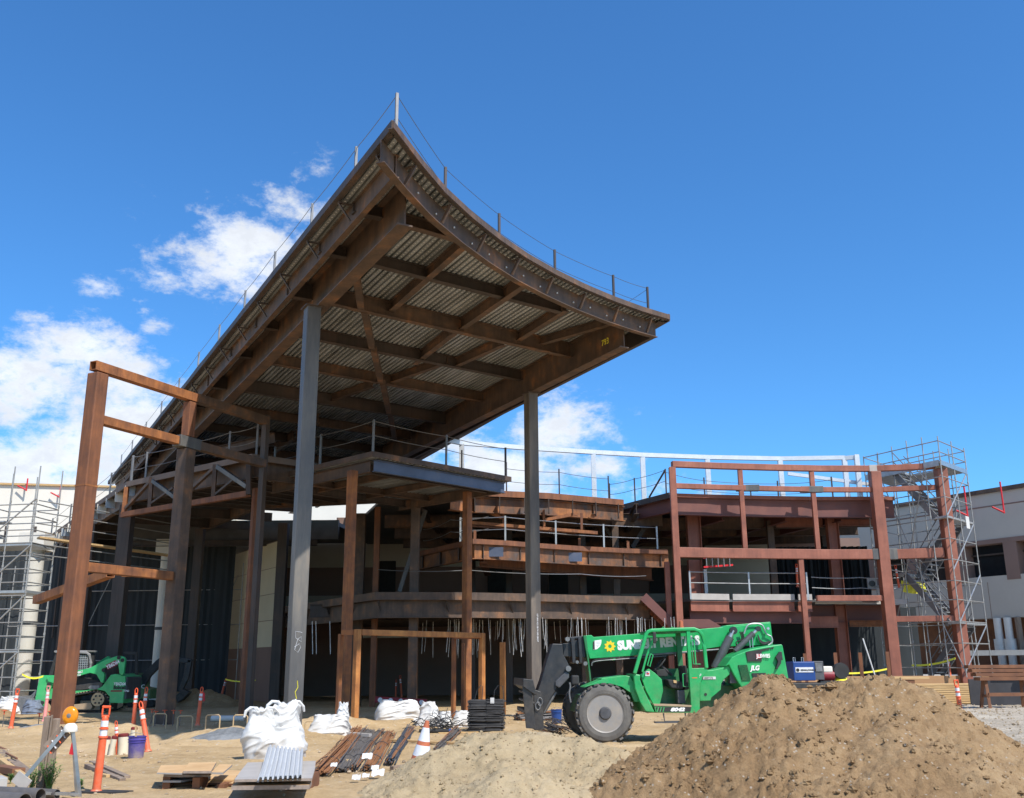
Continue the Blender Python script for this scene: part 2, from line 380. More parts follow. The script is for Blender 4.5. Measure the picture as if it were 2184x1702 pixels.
M_['oldwood'] = mat('weathered_timber', (.26, .2, .15), .9, scale=2.5, aniso=(3, 3, .6), bmp=.3, stops=[(.3, (.15, .11, .08)), (.55, (.27, .2, .15)), (.8, (.38, .31, .24))])
M_['form'] = mat('formwork_board', (.44, .25, .12), .8, var=.07, scale=1.2)
M_['blacksheet'] = mat('black_sheet', (.035, .033, .037), .6, var=.25, scale=2, bmp=.1)
M_['concrete'] = mat('concrete', (.42, .41, .39), .9, var=.1, scale=3, bmp=.1)
M_['pvc'] = mat('white_plastic_pipe', (.7, .67, .62), .45, var=.05)
M_['tubecol'] = mat('cream_round_column', (.6, .57, .5), .8, var=.08, scale=.8, bmp=.05)
M_['stub'] = mat('cream_pipe', (.68, .6, .45), .6, var=.08, scale=3)
M_['maroon'] = mat('maroon_rag', (.16, .02, .02), .9, var=.2)
M_['purple'] = mat('purple_bucket', (.05, .04, .27), .5, dust=(.3, .8), scale=6, stops=[(.3, (.045, .035, .25)), (.68, (.06, .045, .3)), (.82, (.22, .2, .3))])
M_['blue'] = mat('blue_paint', (.015, .06, .24), .45, var=.12, scale=2)
M_['darkred'] = mat('dark_red_paint', (.22, .01, .02), .5, var=.15)
M_['red'] = mat('red_paint', (.6, .02, .03), .5, var=.1)
M_['yellowtarp'] = mat('yellow_sheet', (.8, .76, .08), .65, var=.06, scale=2, bmp=.3)
M_['tape'] = mat('yellow_caution_tape', (.85, .75, .04), .5, var=.05)
M_['bar_rust'] = mat('rusty_rebar', (.3, .13, .05), .85, scale=9, stops=[(.3, (.13, .06, .035)), (.55, (.32, .14, .055)), (.8, (.45, .22, .09))])
M_['bar_grey'] = mat('grey_rebar', (.16, .15, .15), .7, .2, scale=9, stops=[(.3, (.08, .075, .075)), (.55, (.17, .155, .145)), (.8, (.27, .235, .2))])
M_['bar_blue'] = mat('blue_grey_rebar', (.1, .12, .15), .5, .4, var=.3, scale=9)
M_['bar_black'] = mat('black_wire', (.045, .045, .048), .55, .2, var=.3, scale=9)
M_['wirelight'] = mat('pale_hanger_wire', (.62, .62, .62), .5, .2, var=.3, scale=9)
M_['pipe'] = mat('steel_pipe', (.12, .11, .105), .6, .2, scale=4, stops=[(.3, (.09, .085, .08)), (.6, (.14, .125, .115)), (.82, (.22, .16, .12))])
M_['leaf'] = mat('weed_leaf', (.14, .27, .06), .6, var=.25, scale=12)
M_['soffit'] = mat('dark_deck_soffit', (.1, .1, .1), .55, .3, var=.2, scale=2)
M_['slab'] = mat('slab_edge', (.16, .12, .1), .8, var=.15, scale=1.5)
M_['mud'] = mat('dried_mud_paint', (.38, .28, .18), .9, var=.12, scale=5, bmp=.2)
M_['tan'] = mat('tan_hub', (.5, .36, .2), .7, var=.15, scale=6)
def corrugated_mat(name='dotted_deck', holes=True):
    m, nt, b = mk(name); N = nt.nodes
    tc = N.new('ShaderNodeTexCoord'); sep = N.new('ShaderNodeSeparateXYZ'); lk(nt, tc.outputs['Object'], sep.inputs[0])
    mp = N.new('ShaderNodeMapping'); mp.inputs['Scale'].default_value = (1.1, .12, 1); lk(nt, tc.outputs['Object'], mp.inputs[0])
    n = noise_node(nt, 3.2, 6, .6, mp.outputs[0])
    r = ramp(nt, n.outputs['Fac'], [(.3, (.17, .18, .18)), (.5, (.33, .35, .36)), (.72, (.55, .58, .6))])
    lk(nt, r.outputs[0], b.inputs['Base Color']); b.inputs['Metallic'].default_value = .35; b.inputs['Roughness'].default_value = .38
    if holes:
        def M(op, a, c=None, clamp=False):
            q = N.new('ShaderNodeMath'); q.operation = op
            for i, v in enumerate((a, c)):
                if v is None: continue
                if isinstance(v, (int, float)): q.inputs[i].default_value = v
                else: lk(nt, v, q.inputs[i])
            return q.outputs[0]
        def fr(sock, per): return M('MULTIPLY', M('SUBTRACT', M('FRACT', M('DIVIDE', sock, per)), .5), per)
        dx = fr(M('SUBTRACT', sep.outputs[0], .02 - .03), .16); dy = fr(sep.outputs[1], .15)
        d = M('SQRT', M('ADD', M('MULTIPLY', dx, dx), M('MULTIPLY', dy, dy)))
        dot_mask = M('LESS_THAN', d, .018)
        # rows of bright dots put into the base colour; nothing is cut through
        mx = N.new('ShaderNodeMix'); mx.data_type = 'RGBA'; mx.inputs[7].default_value = (.8, .8, .78, 1)
        lk(nt, dot_mask, mx.inputs[0]); lk(nt, r.outputs[0], mx.inputs[6]); lk(nt, mx.outputs[2], b.inputs['Base Color'])
        im = N.new('ShaderNodeMath'); im.operation = 'MULTIPLY_ADD'; im.inputs[1].default_value = -.35; im.inputs[2].default_value = .35
        lk(nt, dot_mask, im.inputs[0]); lk(nt, im.outputs[0], b.inputs['Metallic'])
    return m
M_['deck'] = corrugated_mat(); M_['decksolid'] = corrugated_mat('ribbed_deck', False)
def sand_mat(name, c1, c2, c3, s=1.0, bstr=.6, speck=None):
    m, nt, b = mk(name); tc = nt.nodes.new('ShaderNodeTexCoord'); v = tc.outputs['Object']
    n1 = noise_node(nt, .35 * s, 5, .6, v); n2 = noise_node(nt, 2.5 * s, 8, .7, v); n3 = noise_node(nt, 28 * s, 8, .75, v)
    ad = nt.nodes.new('ShaderNodeMath'); ad.operation = 'ADD'; lk(nt, n1.outputs['Fac'], ad.inputs[0]); lk(nt, n2.outputs['Fac'], ad.inputs[1])
    ad2 = nt.nodes.new('ShaderNodeMath'); ad2.operation = 'MULTIPLY_ADD'; ad2.inputs[1].default_value = .7; lk(nt, n3.outputs['Fac'], ad2.inputs[0]); lk(nt, ad.outputs[0], ad2.inputs[2])
    dv = nt.nodes.new('ShaderNodeMath'); dv.operation = 'DIVIDE'; dv.inputs[1].default_value = 2.7; lk(nt, ad2.outputs[0], dv.inputs[0])
    r = ramp(nt, dv.outputs[0], [(.38, c1), (.5, c2), (.62, c3)])
    base = r.outputs[0]
    if speck:
        vo = nt.nodes.new('ShaderNodeTexVoronoi'); vo.inputs['Scale'].default_value = speck[0]; lk(nt, v, vo.inputs['Vector'])
        rp = ramp(nt, vo.outputs['Distance'], [(speck[1], (1, 1, 1)), (speck[1] + .06, (0, 0, 0))])
        wn = nt.nodes.new('ShaderNodeTexWhiteNoise'); lk(nt, vo.outputs['Position'], wn.inputs['Vector'])
        gt = nt.nodes.new('ShaderNodeMath'); gt.operation = 'GREATER_THAN'; gt.inputs[1].default_value = speck[3]; lk(nt, wn.outputs['Value'], gt.inputs[0])
        ml = nt.nodes.new('ShaderNodeMath'); ml.operation = 'MULTIPLY'; lk(nt, rp.outputs[0], ml.inputs[0]); lk(nt, gt.outputs[0], ml.inputs[1])
        mx = nt.nodes.new('ShaderNodeMix'); mx.data_type = 'RGBA'; lk(nt, ml.outputs[0], mx.inputs[0]); lk(nt, base, mx.inputs[6]); mx.inputs[7].default_value = (*speck[2], 1)
        base = mx.outputs[2]
    lk(nt, base, b.inputs['Base Color']); b.inputs['Roughness'].default_value = .95; b.inputs['Specular IOR Level'].default_value = .15
    n4 = noise_node(nt, 9 * s, 10, .75, v)
    bump(nt, b, n4.outputs['Fac'], bstr, .06)
    return m
M_['ground'] = sand_mat('sandy_ground', (.33, .225, .115), (.47, .335, .185), (.58, .43, .26), .8, .9, (9, .22, (.5, .42, .32), .8))
M_['sand'] = sand_mat('pale_sand', (.35, .265, .155), (.45, .35, .215), (.52, .415, .27), 1.6, .8, (26, .3, (.24, .17, .1), .86))
M_['dirt'] = sand_mat('brown_dirt', (.22, .135, .068), (.35, .228, .12), (.45, .315, .18), 1.3, 1.0, (22, .3, (.45, .38, .3), .9))
M_['dirt2'] = sand_mat('dirt_clod', (.2, .125, .065), (.3, .2, .115), (.4, .28, .17), 2.5, .9)
M_['gravel'] = sand_mat('pale_gravel', (.34, .29, .22), (.5, .43, .34), (.62, .56, .46), 1.5, 1.0, (14, .33, (.3, .27, .23), .5))
M_['bluegravel'] = sand_mat('blue_grey_gravel', (.16, .17, .18), (.26, .27, .28), (.38, .39, .4), 3, 1.0)
M_['pebble'] = mat('pebble', (.40, .31, .21), .9, var=.35, scale=1.5)

def text(name, s, size, m, parent, Mx, ext=.004, bold=.0, squash=1.0, align='LEFT', shear=0.0):
    cu = bpy.data.curves.new(name, 'FONT'); cu.body = s; cu.size = size; cu.extrude = ext; cu.offset = bold; cu.align_x = align; cu.shear = shear
    cu.resolution_u = 3
    to = bpy.data.objects.new('tmp', cu); COL.objects.link(to)
    dg = bpy.context.evaluated_depsgraph_get(); me = bpy.data.meshes.new_from_object(to.evaluated_get(dg))
    bpy.data.objects.remove(to); bpy.data.curves.remove(cu)
    me.name = name; me.materials.clear(); me.materials.append(m)
    me.transform(Mx @ Matrix.Diagonal((squash, 1, 1, 1)))
    o = bpy.data.objects.new(name, me); COL.objects.link(o); o.parent = parent
    return o
def face_mx(x, y, z, tilt=0.0):
    """writing on a side that faces -y: text x -> +x, text y -> +z"""
    return Matrix.Translation((x, y, z)) @ Matrix.Rotation(-tilt, 4, 'Y') @ Matrix.Rotation(pi / 2, 4, 'X')
# ============================================================ THE GROUND
def fbm(x, y, s, o=4, seed=0.0):
    return noise.fractal(Vector((x * s + seed, y * s - seed, seed * .7)), 1.0, 2.0, o)
def gauss(x, y, cx, cy, rx, ry, a=0.0):
    dx, dy = x - cx, y - cy; c, s_ = cos(a), sin(a); X = (dx * c + dy * s_) / rx; Y = (-dx * s_ + dy * c) / ry
    return math.exp(-(X * X + Y * Y))
FLAT = []   # (x, y, r) spots kept level under things
def H(x, y):
    d = sqrt(x * x + y * y)
    if d > 90: return 0.0
    h = .05 * fbm(x, y, .35, 3) + .022 * fbm(x, y, 1.6, 4, 5)
    if y < 50: h += .022 * fbm(x, y, 4, 4, 9) + .012 * abs(fbm(x, y, 9, 3, 19))
    # low berms along the excavated footing, left of the middle
    for (ry, ph) in ((18.6, 0), (20.4, 1.3)):
        dy_ = y - ry - .25 * sin(x * .35 + ph)
        if abs(dy_) < .5 and x < 6: h += -.035 * math.exp(-(dy_ / .17) ** 2) + .02 * math.exp(-((abs(dy_) - .3) / .09) ** 2) + (.012 * (1 if (x * 7 + abs(dy_) * 6) % 1 < .5 else -1) if abs(dy_) < .18 else 0)
    h += .26 * gauss(x, y, -6.3, 24.0, 2.0, .55, -.15) * (1 + .4 * fbm(x, y, 2.2, 3, 2))
    h += .22 * gauss(x, y, -9.6, 25.6, 1.8, .5, .1) * (1 + .4 * fbm(x, y, 2.2, 3, 3))
    h += .30 * gauss(x, y, -4.9, 28.2, 1.5, .5, .05) * (1 + .4 * fbm(x, y, 2.2, 3, 4))
    h += .15 * gauss(x, y, -8.2, 21.8, 1.3, .5, .1)
    h += .25 * gauss(x, y, -11.5, 26.8, 1.6, .6, .0)
    h -= .14 * gauss(x, y, -7.2, 22.3, 1.6, .35, .1)
    h -= .10 * gauss(x, y, -6.0, 26.2, 2.6, .45, .1)
    h += .18 * gauss(x, y, -2.5, 29.6, 2.2, .5, .1) + .15 * gauss(x, y, 2.0, 33.5, 2.5, .8, 0)
    return h
def axis_pts(lo, a, b, hi, fine, n):
    p = [lo + (a - lo) * (1 - (1 - i / n) ** 2.2) for i in range(n)]
    k = int((b - a) / fine); p += [a + (b - a) * i / k for i in range(k)]
    p += [b + (hi - b) * (i / n) ** 2.2 for i in range(n + 1)]
    return p
xs = axis_pts(-900, -16, 16, 900, .11, 26)
ys = []
y = 6.0
while y < 52: ys.append(y); y += max(.06, .0042 * y)
ys = [-900, -500, -250, -120, -60, -30, -12, -4, 0, 3, 5] + ys + [54, 57, 61, 67, 75, 90, 120, 180, 300, 500, 900]
mb = MB(); nx = len(xs)
for yy in ys:
    for xx in xs: mb.v.append(Vector((xx, yy, H(xx, yy))))
for j in range(len(ys) - 1):
    for i in range(nx - 1):
        a = j * nx + i; mb.f.append([a, a + 1, a + nx + 1, a + nx])
g = mb.build('ground', M_['ground'], smooth=False, fix=False)
g.data.polygons.foreach_set('use_smooth', [True] * len(g.data.polygons))
tag(g, kind='structure')
# gravel yard on the right, a sheet just above the ground
mb = MB(); gx = [6.0 + .22 * i for i in range(75)]; gy = []
y = 17.0
while y < 47: gy.append(y); y += max(.12, .006 * y)
for yy in gy:
    for xx in gx:
        edge = min(1, max(0, (xx - 8.3 - .25 * (26 - yy) - .5 * fbm(xx, yy, .8, 3)) / 1.2))
        mb.v.append(Vector((xx, yy, H(xx, yy) - .03 + .05 * edge + .012 * edge * fbm(xx, yy, 5, 3, 11))))
n = len(gx)
for j in range(len(gy) - 1):
    for i in range(n - 1):
        a = j * n + i; mb.f.append([a, a + 1, a + n + 1, a + n])
o = mb.build('gravel_yard', M_['gravel'], fix=False); tag(o, kind='structure')
o.data.polygons.foreach_set('use_smooth', [True] * len(o.data.polygons))
# loose stones
def rock(mb, c, r, seed):
    rnd = random.Random(seed); bmv = []
    n1, n2 = 4, 6
    vs = []; sx, sy, sz = (rnd.uniform(.7, 1.3) for _ in range(3)); th = rnd.uniform(0, 6.28)
    for i in range(n1 + 1):
        for j in range(n2):
            a = pi * i / n1; b_ = 2 * pi * j / n2 + i * .4
            k = r * rnd.uniform(.78, 1.2)
            p = Vector((sin(a) * cos(b_) * sx, sin(a) * sin(b_) * sy, cos(a) * sz * .75)) * k
            p.rotate(Matrix.Rotation(th, 3, 'Z')); vs.append(p + Vector(c))
    fs = []
    for i in range(n1):
        for j in range(n2):
            k = (j + 1) % n2; fs.append((i * n2 + j, (i + 1) * n2 + j, (i + 1) * n2 + k, i * n2 + k))
    mb.add(vs, fs)
mb = MB(); rnd = random.Random(3)
for k in range(4200):
    y = 11 + 26 * rnd.random() ** 1.3; x = rnd.uniform(-.55, .55) * y
    c = fbm(x, y, .5, 2, 8)
    if c < -.05 and rnd.random() < .8: continue
    r = rnd.choice((.008, .01, .014, .02, .03)) * rnd.uniform(.7, 1.3); rock(mb, (x, y, H(x, y) + r * .3), r, k)
for k in range(2200):
    y = 18 + 22 * rnd.random(); x = 9 + 11 * rnd.random()
    r = rnd.choice((.014, .02, .028, .036)) * rnd.uniform(.7, 1.2); rock(mb, (x, y, H(x, y) + .02 + r * .3), r, k)
tag(mb.build('loose_stones', M_['pebble'], fix=False), kind='stuff', label='small loose stones scattered over the ground', cat='stones')

# ============================================================ HEAPS
def heap(name, peaks, box, step, rough, m, label, slope=.66, mult=1.0, cham=None):
    x0, x1, y0, y1 = box; X = []; 
    nx = int((x1 - x0) / step); ny = int((y1 - y0) / step); mb = MB()
    for j in range(ny + 1):
        for i in range(nx + 1):
            x = x0 + (x1 - x0) * i / nx; y = y0 + (y1 - y0) * j / ny
            w = .18 * fbm(x, y, .9, 3, 3)
            h = -9; acc = 0.0
            for (px, py, pz, sl_) in peaks:
                q = pz - sl_ * sqrt((x - px) ** 2 + (y - py) ** 2 + .06) + sl_ * .2
                acc += math.exp(q * 13)
            h = math.log(acc) / 13 + w * .7
            h += rough * (fbm(x, y, 2.2, 5, 1) * .7 + fbm(x, y, 7, 5, 2) * .35 + abs(fbm(x, y, 4.2, 4, 6)) * .45 + fbm(x, y, 19, 3, 12) * .10) + mult * (.05 * (abs(fbm(x, y, 7, 4, 41)) ** 1.3 - .22) + .03 * (abs(fbm(x * 1.3, y * .8, 15, 3, 43)) - .25)) * (1 + 1.2 * fbm(x, y, .9, 2, 77))
            zb = H(x, y) - .06
            mb.v.append(Vector((x, y, max(zb, h))))
    for j in range(ny):
        for i in range(nx):
            a = j * (nx + 1) + i; q = [a, a + 1, a + nx + 2, a + nx + 1]
            if all(mb.v[k].z <= H(mb.v[k].x, mb.v[k].y) - .055 for k in q): continue
            mb.f.append(q)
    def hz(x, y):
        i = min(nx, max(0, round((x - x0) / (x1 - x0) * nx))); j = min(ny, max(0, round((y - y0) / (y1 - y0) * ny)))
        return mb.v0[j * (nx + 1) + i].z
    mb.v0 = list(mb.v)
    o = mb.build(name, m, fix=False); o.data.polygons.foreach_set('use_smooth', [True] * len(o.data.polygons))
    tag(o, label, 'heap'); return o, hz
def pk(u, v, y, s_): p = atY(u, v, y); return (p.x, y, p.z, s_)
DP = [pk(1640, 1447, 14.2, .62), pk(1760, 1462, 14.4, .62), pk(1860, 1433, 14.3, .62), pk(1560, 1500, 13.9, .62), pk(1960, 1518, 14.2, .6), pk(2070, 1588, 14.0, .55), pk(1470, 1570, 13.6, .6), pk(1380, 1640, 13.3, .6), pk(2190, 1660, 13.6, .5), pk(1700,1560,12.9,.5), pk(1900,1560,12.8,.5)]
dirt, dirt_h = heap('dirt_heap', DP, (-.2, 10.5, 9.6, 17.8), .032, .095, M_['dirt'], 'big heap of rough brown soil in front of the green telehandler', mult=1.35)
SP = [pk(1060, 1550, 15.0, .52), pk(1130, 1562, 15.0, .5), pk(980, 1585, 14.6, .5), pk(1240, 1585, 14.8, .45), pk(1340, 1612, 14.4, .42), pk(1100, 1640, 13.2, .45), pk(900, 1655, 13.4, .5)]
sand, sand_h = heap('sand_heap', SP, (-4.2, 4.6, 9.6, 18.2), .034, .055, M_['sand'], 'low heap of pale fine sand left of the brown soil', mult=1.0)
mb = MB(); rnd = random.Random(5)
for k in range(4200):
    x = rnd.uniform(.3, 8.6); y = rnd.uniform(10.8, 15.3); z = dirt_h(x, y)
    if z < .12: continue
    c = fbm(x, y, 1.2, 2, 31)
    if c < 0 and rnd.random() < .75: continue
    r = rnd.choice((.008, .01, .012, .014, .018, .024, .034)) * rnd.uniform(.7, 1.25); rock(mb, (x, y, z + r * .15), r, k + 9000)
for k in range(110):
    x = rnd.uniform(.3, 8.2); y = rnd.uniform(10.8, 14.9); z = dirt_h(x, y)
    if z < .15: continue
    r = rnd.uniform(.04, .085); rock(mb, (x, y, z + r * .05), r, k + 31000)
tag(mb.build('soil_clods', M_['dirt'], fix=False), kind='stuff', label='clods of soil lying on the brown heap', cat='soil clods')
mb = MB()
for k in range(2600):
    x = rnd.uniform(-3, 3.2); y = rnd.uniform(11, 16.0); z = sand_h(x, y)
    if z < .1: continue
    if fbm(x, y, 1.0, 2, 17) < .05 and rnd.random() < .8: continue
    r = rnd.choice((.007, .01, .014, .02, .026)) * rnd.uniform(.7, 1.25); rock(mb, (x, y, z + r * .2), r, k + 20000)
tag(mb.build('sand_lumps', M_['sand'], fix=False), kind='stuff', label='small dark lumps lying on the pale sand heap', cat='soil clods')
# ============================================================ THE BIG CANOPY (local x = across, y = back, z = up)
T = atZ(838, 258, 11.6)
CA = radians(28.5)
can = thing('steel_canopy', 'tall brown steel canopy with ribbed metal deck on two tall grey posts', 'canopy', (T.x, T.y, 0), CA)
CI = wmat(can).inverted()
CURVE = [(0, 0), (1.07, 1.10), (2.01, 1.99), (3.1, 2.84), (4.16, 3.57), (5.3, 4.25), (6.47, 4.82), (7.7, 5.33), (8.91, 5.73), (10.1, 6.04), (11.25, 6.24)]
def curve(x):
    if x <= 0: return x * 1.03
    for (a, b), (c, d) in zip(CURVE, CURVE[1:]):
        if x <= c: return b + (d - b) * (x - a) / (c - a)
    return 6.24 + (x - 11.25) * .15
def edge_r(y): return 11.25 + (y - 6.24) * .07
def offc(d, n=24, x0=0.0, x1=11.25):
    pts = []
    for i in range(n + 1):
        x = x0 + (x1 - x0) * i / n; s_ = (curve(x + .3) - curve(x - .3)) / .6; L_ = sqrt(1 + s_ * s_)
        pts.append((x - s_ / L_ * d * -1 * 0 + (-s_) / L_ * d, curve(x) + 1 / L_ * d))
    return pts
ZD = 11.55
BACK = 42.3
# deck: trapezoid ribs along y
mb = MB(); pitch = .16; prof = [(0, 0), (.10, 0), (.11, .09), (.15, .09), (.16, 0)]
xsd = []
x = .02
while x < 12.9:
    for (dx, dz) in prof[:-1]: xsd.append((x + dx, dz))
    x += pitch
for (x, dz) in xsd:
    y0 = max(curve(x) + .06, 6.2 + (x - 11.25) / .07 if x > 11.25 else -9)
    nseg = 7
    for k in range(nseg + 1): mb.v.append(Vector((x, y0 + (BACK - y0) * k / nseg, ZD - .08 + dz)))
for i in range(len(xsd) - 1):
    for k in range(7):
        a = i * 8 + k; mb.f.append([a, a + 1, a + 9, a + 8])
mb.build('deck', M_['deck'], can, fix=False)
# fascia: bent plate round the deck edge
mb = MB(); mb.sweep([(x, y, ZD - .02) for x, y in offc(0, 40)], .04, .15, 'box')
mb.build('fascia', M_['brownsteel'], can)
mb = MB(); mb.sweep([(x, y, ZD - .10) for x, y in offc(.05, 40)], .09, .02, 'box')
mb.build('fascia_lip', M_['brownsteel2'], can)
mb = MB(); mb.beam((0, .02, ZD - .01), (0, BACK, ZD - .01), .04, .18, 'box'); mb.beam((.06, .2, ZD - .10), (.06, BACK, ZD - .10), .11, .02, 'box')
mb.build('fascia', M_['brownsteel2'], can)
mb = MB(); mb.beam((11.25, 6.26, ZD - .02), (edge_r(BACK), BACK, ZD - .02), .05, .22, 'box'); mb.beam((11.1, 6.4, ZD - .14), (edge_r(BACK) - .14, BACK, ZD - .14), .28, .02, 'box')
mb.build('fascia', M_['brownsteel2'], can)
# curved edge beam (channel with bolt holes drawn as small dark discs on its web)
pts = offc(.36, 40, .2, 11.0)
pts = [p for p in pts]
mb = MB(); mb.sweep([(x, y, 11.19) for x, y in pts], .02, .48, 'box'); mb.sweep([(x, y, 10.94) for x, y in pts], .17, .022, 'box')
mb.build('edge_beam', M_['brownsteel'], can)
for i in range(1, 15):
    x = .8 + i * .68; (p, q) = offc(.335, 1, x, x + .1)[0], offc(.30, 1, x, x + .1)[0]
    d_ = Vector((q[0] - p[0], q[1] - p[1], 0)).normalized(); MB().tube((p[0], p[1], 11.12 + .05 * (i % 2)), Vector((p[0], p[1], 11.12 + .05 * (i % 2))) + d_ * .03, .022, 8).build('bolt', M_['paper'], can)
# two lines parallel to the left edge
def loc_y0(x): return curve(x) + .75
mb = MB(); mb.beam((.44, curve(.44) + .45, 11.2), (.44, BACK, 11.2), .14, .5, 'I', .025); mb.build('edge_beam', M_['brownsteel'], can)
mb = MB(); mb.beam((1.08, loc_y0(1.08) + .1, 10.98), (1.08, BACK, 10.98), .34, .98, 'I', .035); mb.build('girder', M_['brownsteel'], can)
mb = MB(); mb.beam((9.85, loc_y0(9.85) - .1, 10.98), (10.35, BACK, 10.98), .32, .98, 'I', .035); mb.build('girder', M_['brownsteel'], can)
mb = MB(); mb.beam((10.9, curve(10.9) + .35, 11.2), (11.9, BACK, 11.2), .14, .5, 'C', .02); mb.build('edge_beam', M_['brownsteel2'], can)
# transverse beams
SK = .13
def xb(x, y): return y + SK * (x - 1.1)
TR = [(3.3, 1.1, 3.3, .28), (5.7, 1.1, 7.7, .3), (8.4, 1.1, 9.85, .46), (11.7, 1.1, 9.9, .36), (14.8, 1.1, 9.95, .36), (18.2, 1.1, 10, .46), (21.9, 1.1, 10.05, .36), (25.3, 1.1, 10.1, .36), (28.8, 1.1, 10.1, .46), (32.4, 1.1, 10.2, .36), (36, 1.1, 10.2, .36), (40, 1.1, 10.3, .46)]
for i, (y, xa, xc, d) in enumerate(TR):
    yc = xb(xc, y)
    mb = MB(); mb.beam((xa + .03, y, 11.46 - d / 2), (xc - .03, yc, 11.46 - d / 2), .2, d, 'I', .022)
    mb.build('cross_beam', M_['brownsteel2'] if i % 2 else M_['brownsteel'], can)
for y, d in ((3.3, .26), (5.7, .28), (8.4, .46), (11.7, .28), (14.8, .28), (18.2, .46), (21.9, .28), (25.3, .28), (28.8, .4), (32.4, .28), (36, .28)):
    if y < 2: continue
    mb = MB(); mb.beam((.38, y, 11.45 - d / 2), (1.06, y, 11.45 - d / 2), .2, d, 'I', .022); mb.build('stub_beam', M_['brownsteel2'], can)
# lengthwise beams between the cross beams (ends measured on the photograph at the height of their bottom flange)
def lp(u, v, z): return CI @ atZ(u, v, z)
for (a, b, d, nm) in (((994.5, 524), (826, 672), .28, 'purlin'), ((1120, 610), (972, 712), .34, 'purlin'), ((970, 712), (885, 778), .3, 'purlin'), ((1208, 664), (1105, 728), .28, 'purlin'),
                      ((1315, 690), (1145, 738), .24, 'brace'), ((1075, 737), (972, 783), .3, 'brace'), ((757, 580), (770, 660), .2, 'brace'), ((777, 668), (793, 745), .2, 'brace'), ((797, 752), (812, 818), .2, 'brace'),
                      ((816, 822), (829, 883), .2, 'brace'), ((832, 888), (842, 942), .2, 'brace'), ((955, 775), (820, 822), .26, 'brace'), ((795, 826), (690, 862), .26, 'brace')):
    ZB = 11.44 - d if d > .2 else 10.98; p = lp(a[0], a[1], ZB); q = lp(b[0], b[1], ZB)
    mb = MB(); mb.beam((p.x, p.y, ZB + d / 2), (q.x, q.y, ZB + d / 2), .18, d, 'I' if d > .22 else 'box', .02); mb.build(nm, M_['brownsteel'], can)
for y in (21.5, 25, 28.5):
    mb = MB(); mb.beam((5.4, y, 11.2), (5.4, y + 3.0, 11.2), .18, .4, 'I', .02); mb.build('purlin', M_['brownsteel'], can)
# brackets from the edge beams out to the fascia
k = 0; y = 1.0
while y < 40:
    mb = MB(); mb.beam((.06, y, ZD - .17), (.34, y, 11.0), .05, .05, 'L', .012); mb.bx(.05, .36, y - .04, y + .04, ZD - .19, ZD - .165)
    mb.build('bracket', M_['brownsteel2'], can); y += 2.3
for i in range(8):
    t = .04 + i * .132; x = .55 + 10.4 * t; (p, q) = offc(.08, 1, x, x + .1)[0], offc(.3, 1, x, x + .1)[0]
    mb = MB(); mb.beam((p[0], p[1], ZD - .15), (q[0], q[1], 11.0), .05, .07, 'L', .014); mb.beam((p[0], p[1], ZD - .17), (q[0], q[1], 11.36), .09, .02, 'box')
    mb.build('bracket', M_['brownsteel'], can)
# guard posts and ropes
GL = [(.92 - .4, .32), (2.97, .3), (6.08, .28), (9.37, .26), (12.65, .25), (16.13, .25), (19.47, .25), (23.2, .25), (27.17, .25), (31.3, .25), (35.59, .25), (39.5, .25)]
GR = [(2.89, 2.41), (4.44, 4.61), (5.72, 7.0), (6.49, 9.45), (6.8, 10.9)]
tops = []
for j, (y, x) in enumerate([(.6, .3)] + GL[1:]):
    mb = MB(); mb.beam((x, y, ZD), (x, y, 12.62), .055, .055, 'box', .01); mb.build('guard_post', M_['postgrey'], can); tops.append((x, y))
for (y, x) in GR:
    mb = MB(); mb.beam((x, y, ZD), (x, y, 12.62), .055, .055, 'box', .01); mb.build('guard_post', M_['darkpost'], can)
def rope(pts, z, r=.008, sag=.03):
    mb = MB()
    for a, b in zip(pts, pts[1:]):
        A = Vector((*a, z)); B = Vector((*b, z)); mb.path([A.lerp(B, t / 6) - Vector((0, 0, sag * 4 * (t / 6) * (1 - t / 6))) for t in range(7)], r, 4)
    return mb
rope(tops, 12.58).build('guard_rope', M_['cable'], can); rope(tops, 12.1).build('guard_rope', M_['cable'], can)
rr_ = [(.3, .6)] + [(x, y) for y, x in GR]
rope(rr_, 12.58).build('guard_rope', M_['cable'], can); rope(rr_, 12.1).build('guard_rope', M_['cable'], can)
rope([(10.9, 6.8), (11.2, 11), (11.4, 16), (11.7, 20)], 12.55).build('guard_rope', M_['cable'], can)
# two tall posts
c1 = CI @ atZ(667, 655, 10.5); c2 = CI @ atZ(1132, 838, 10.5)
for c in (c1, c2):
    mb = MB(); mb.beam((c.x, c.y, -.1), (c.x, c.y, 10.49), .36, .36, 'box'); p = mb.build('column', M_['mill'] if c is c1 else M_['mill2'], can, bevel=.02)
    mb = MB(); mb.bx(c.x - .24, c.x + .24, c.y - .24, c.y + .24, 10.46, 10.485); mb.bx(c.x - .26, c.x + .26, c.y - .26, c.y + .26, -.02, .05); mb.build('column_plate', M_['brownsteel2'], can)
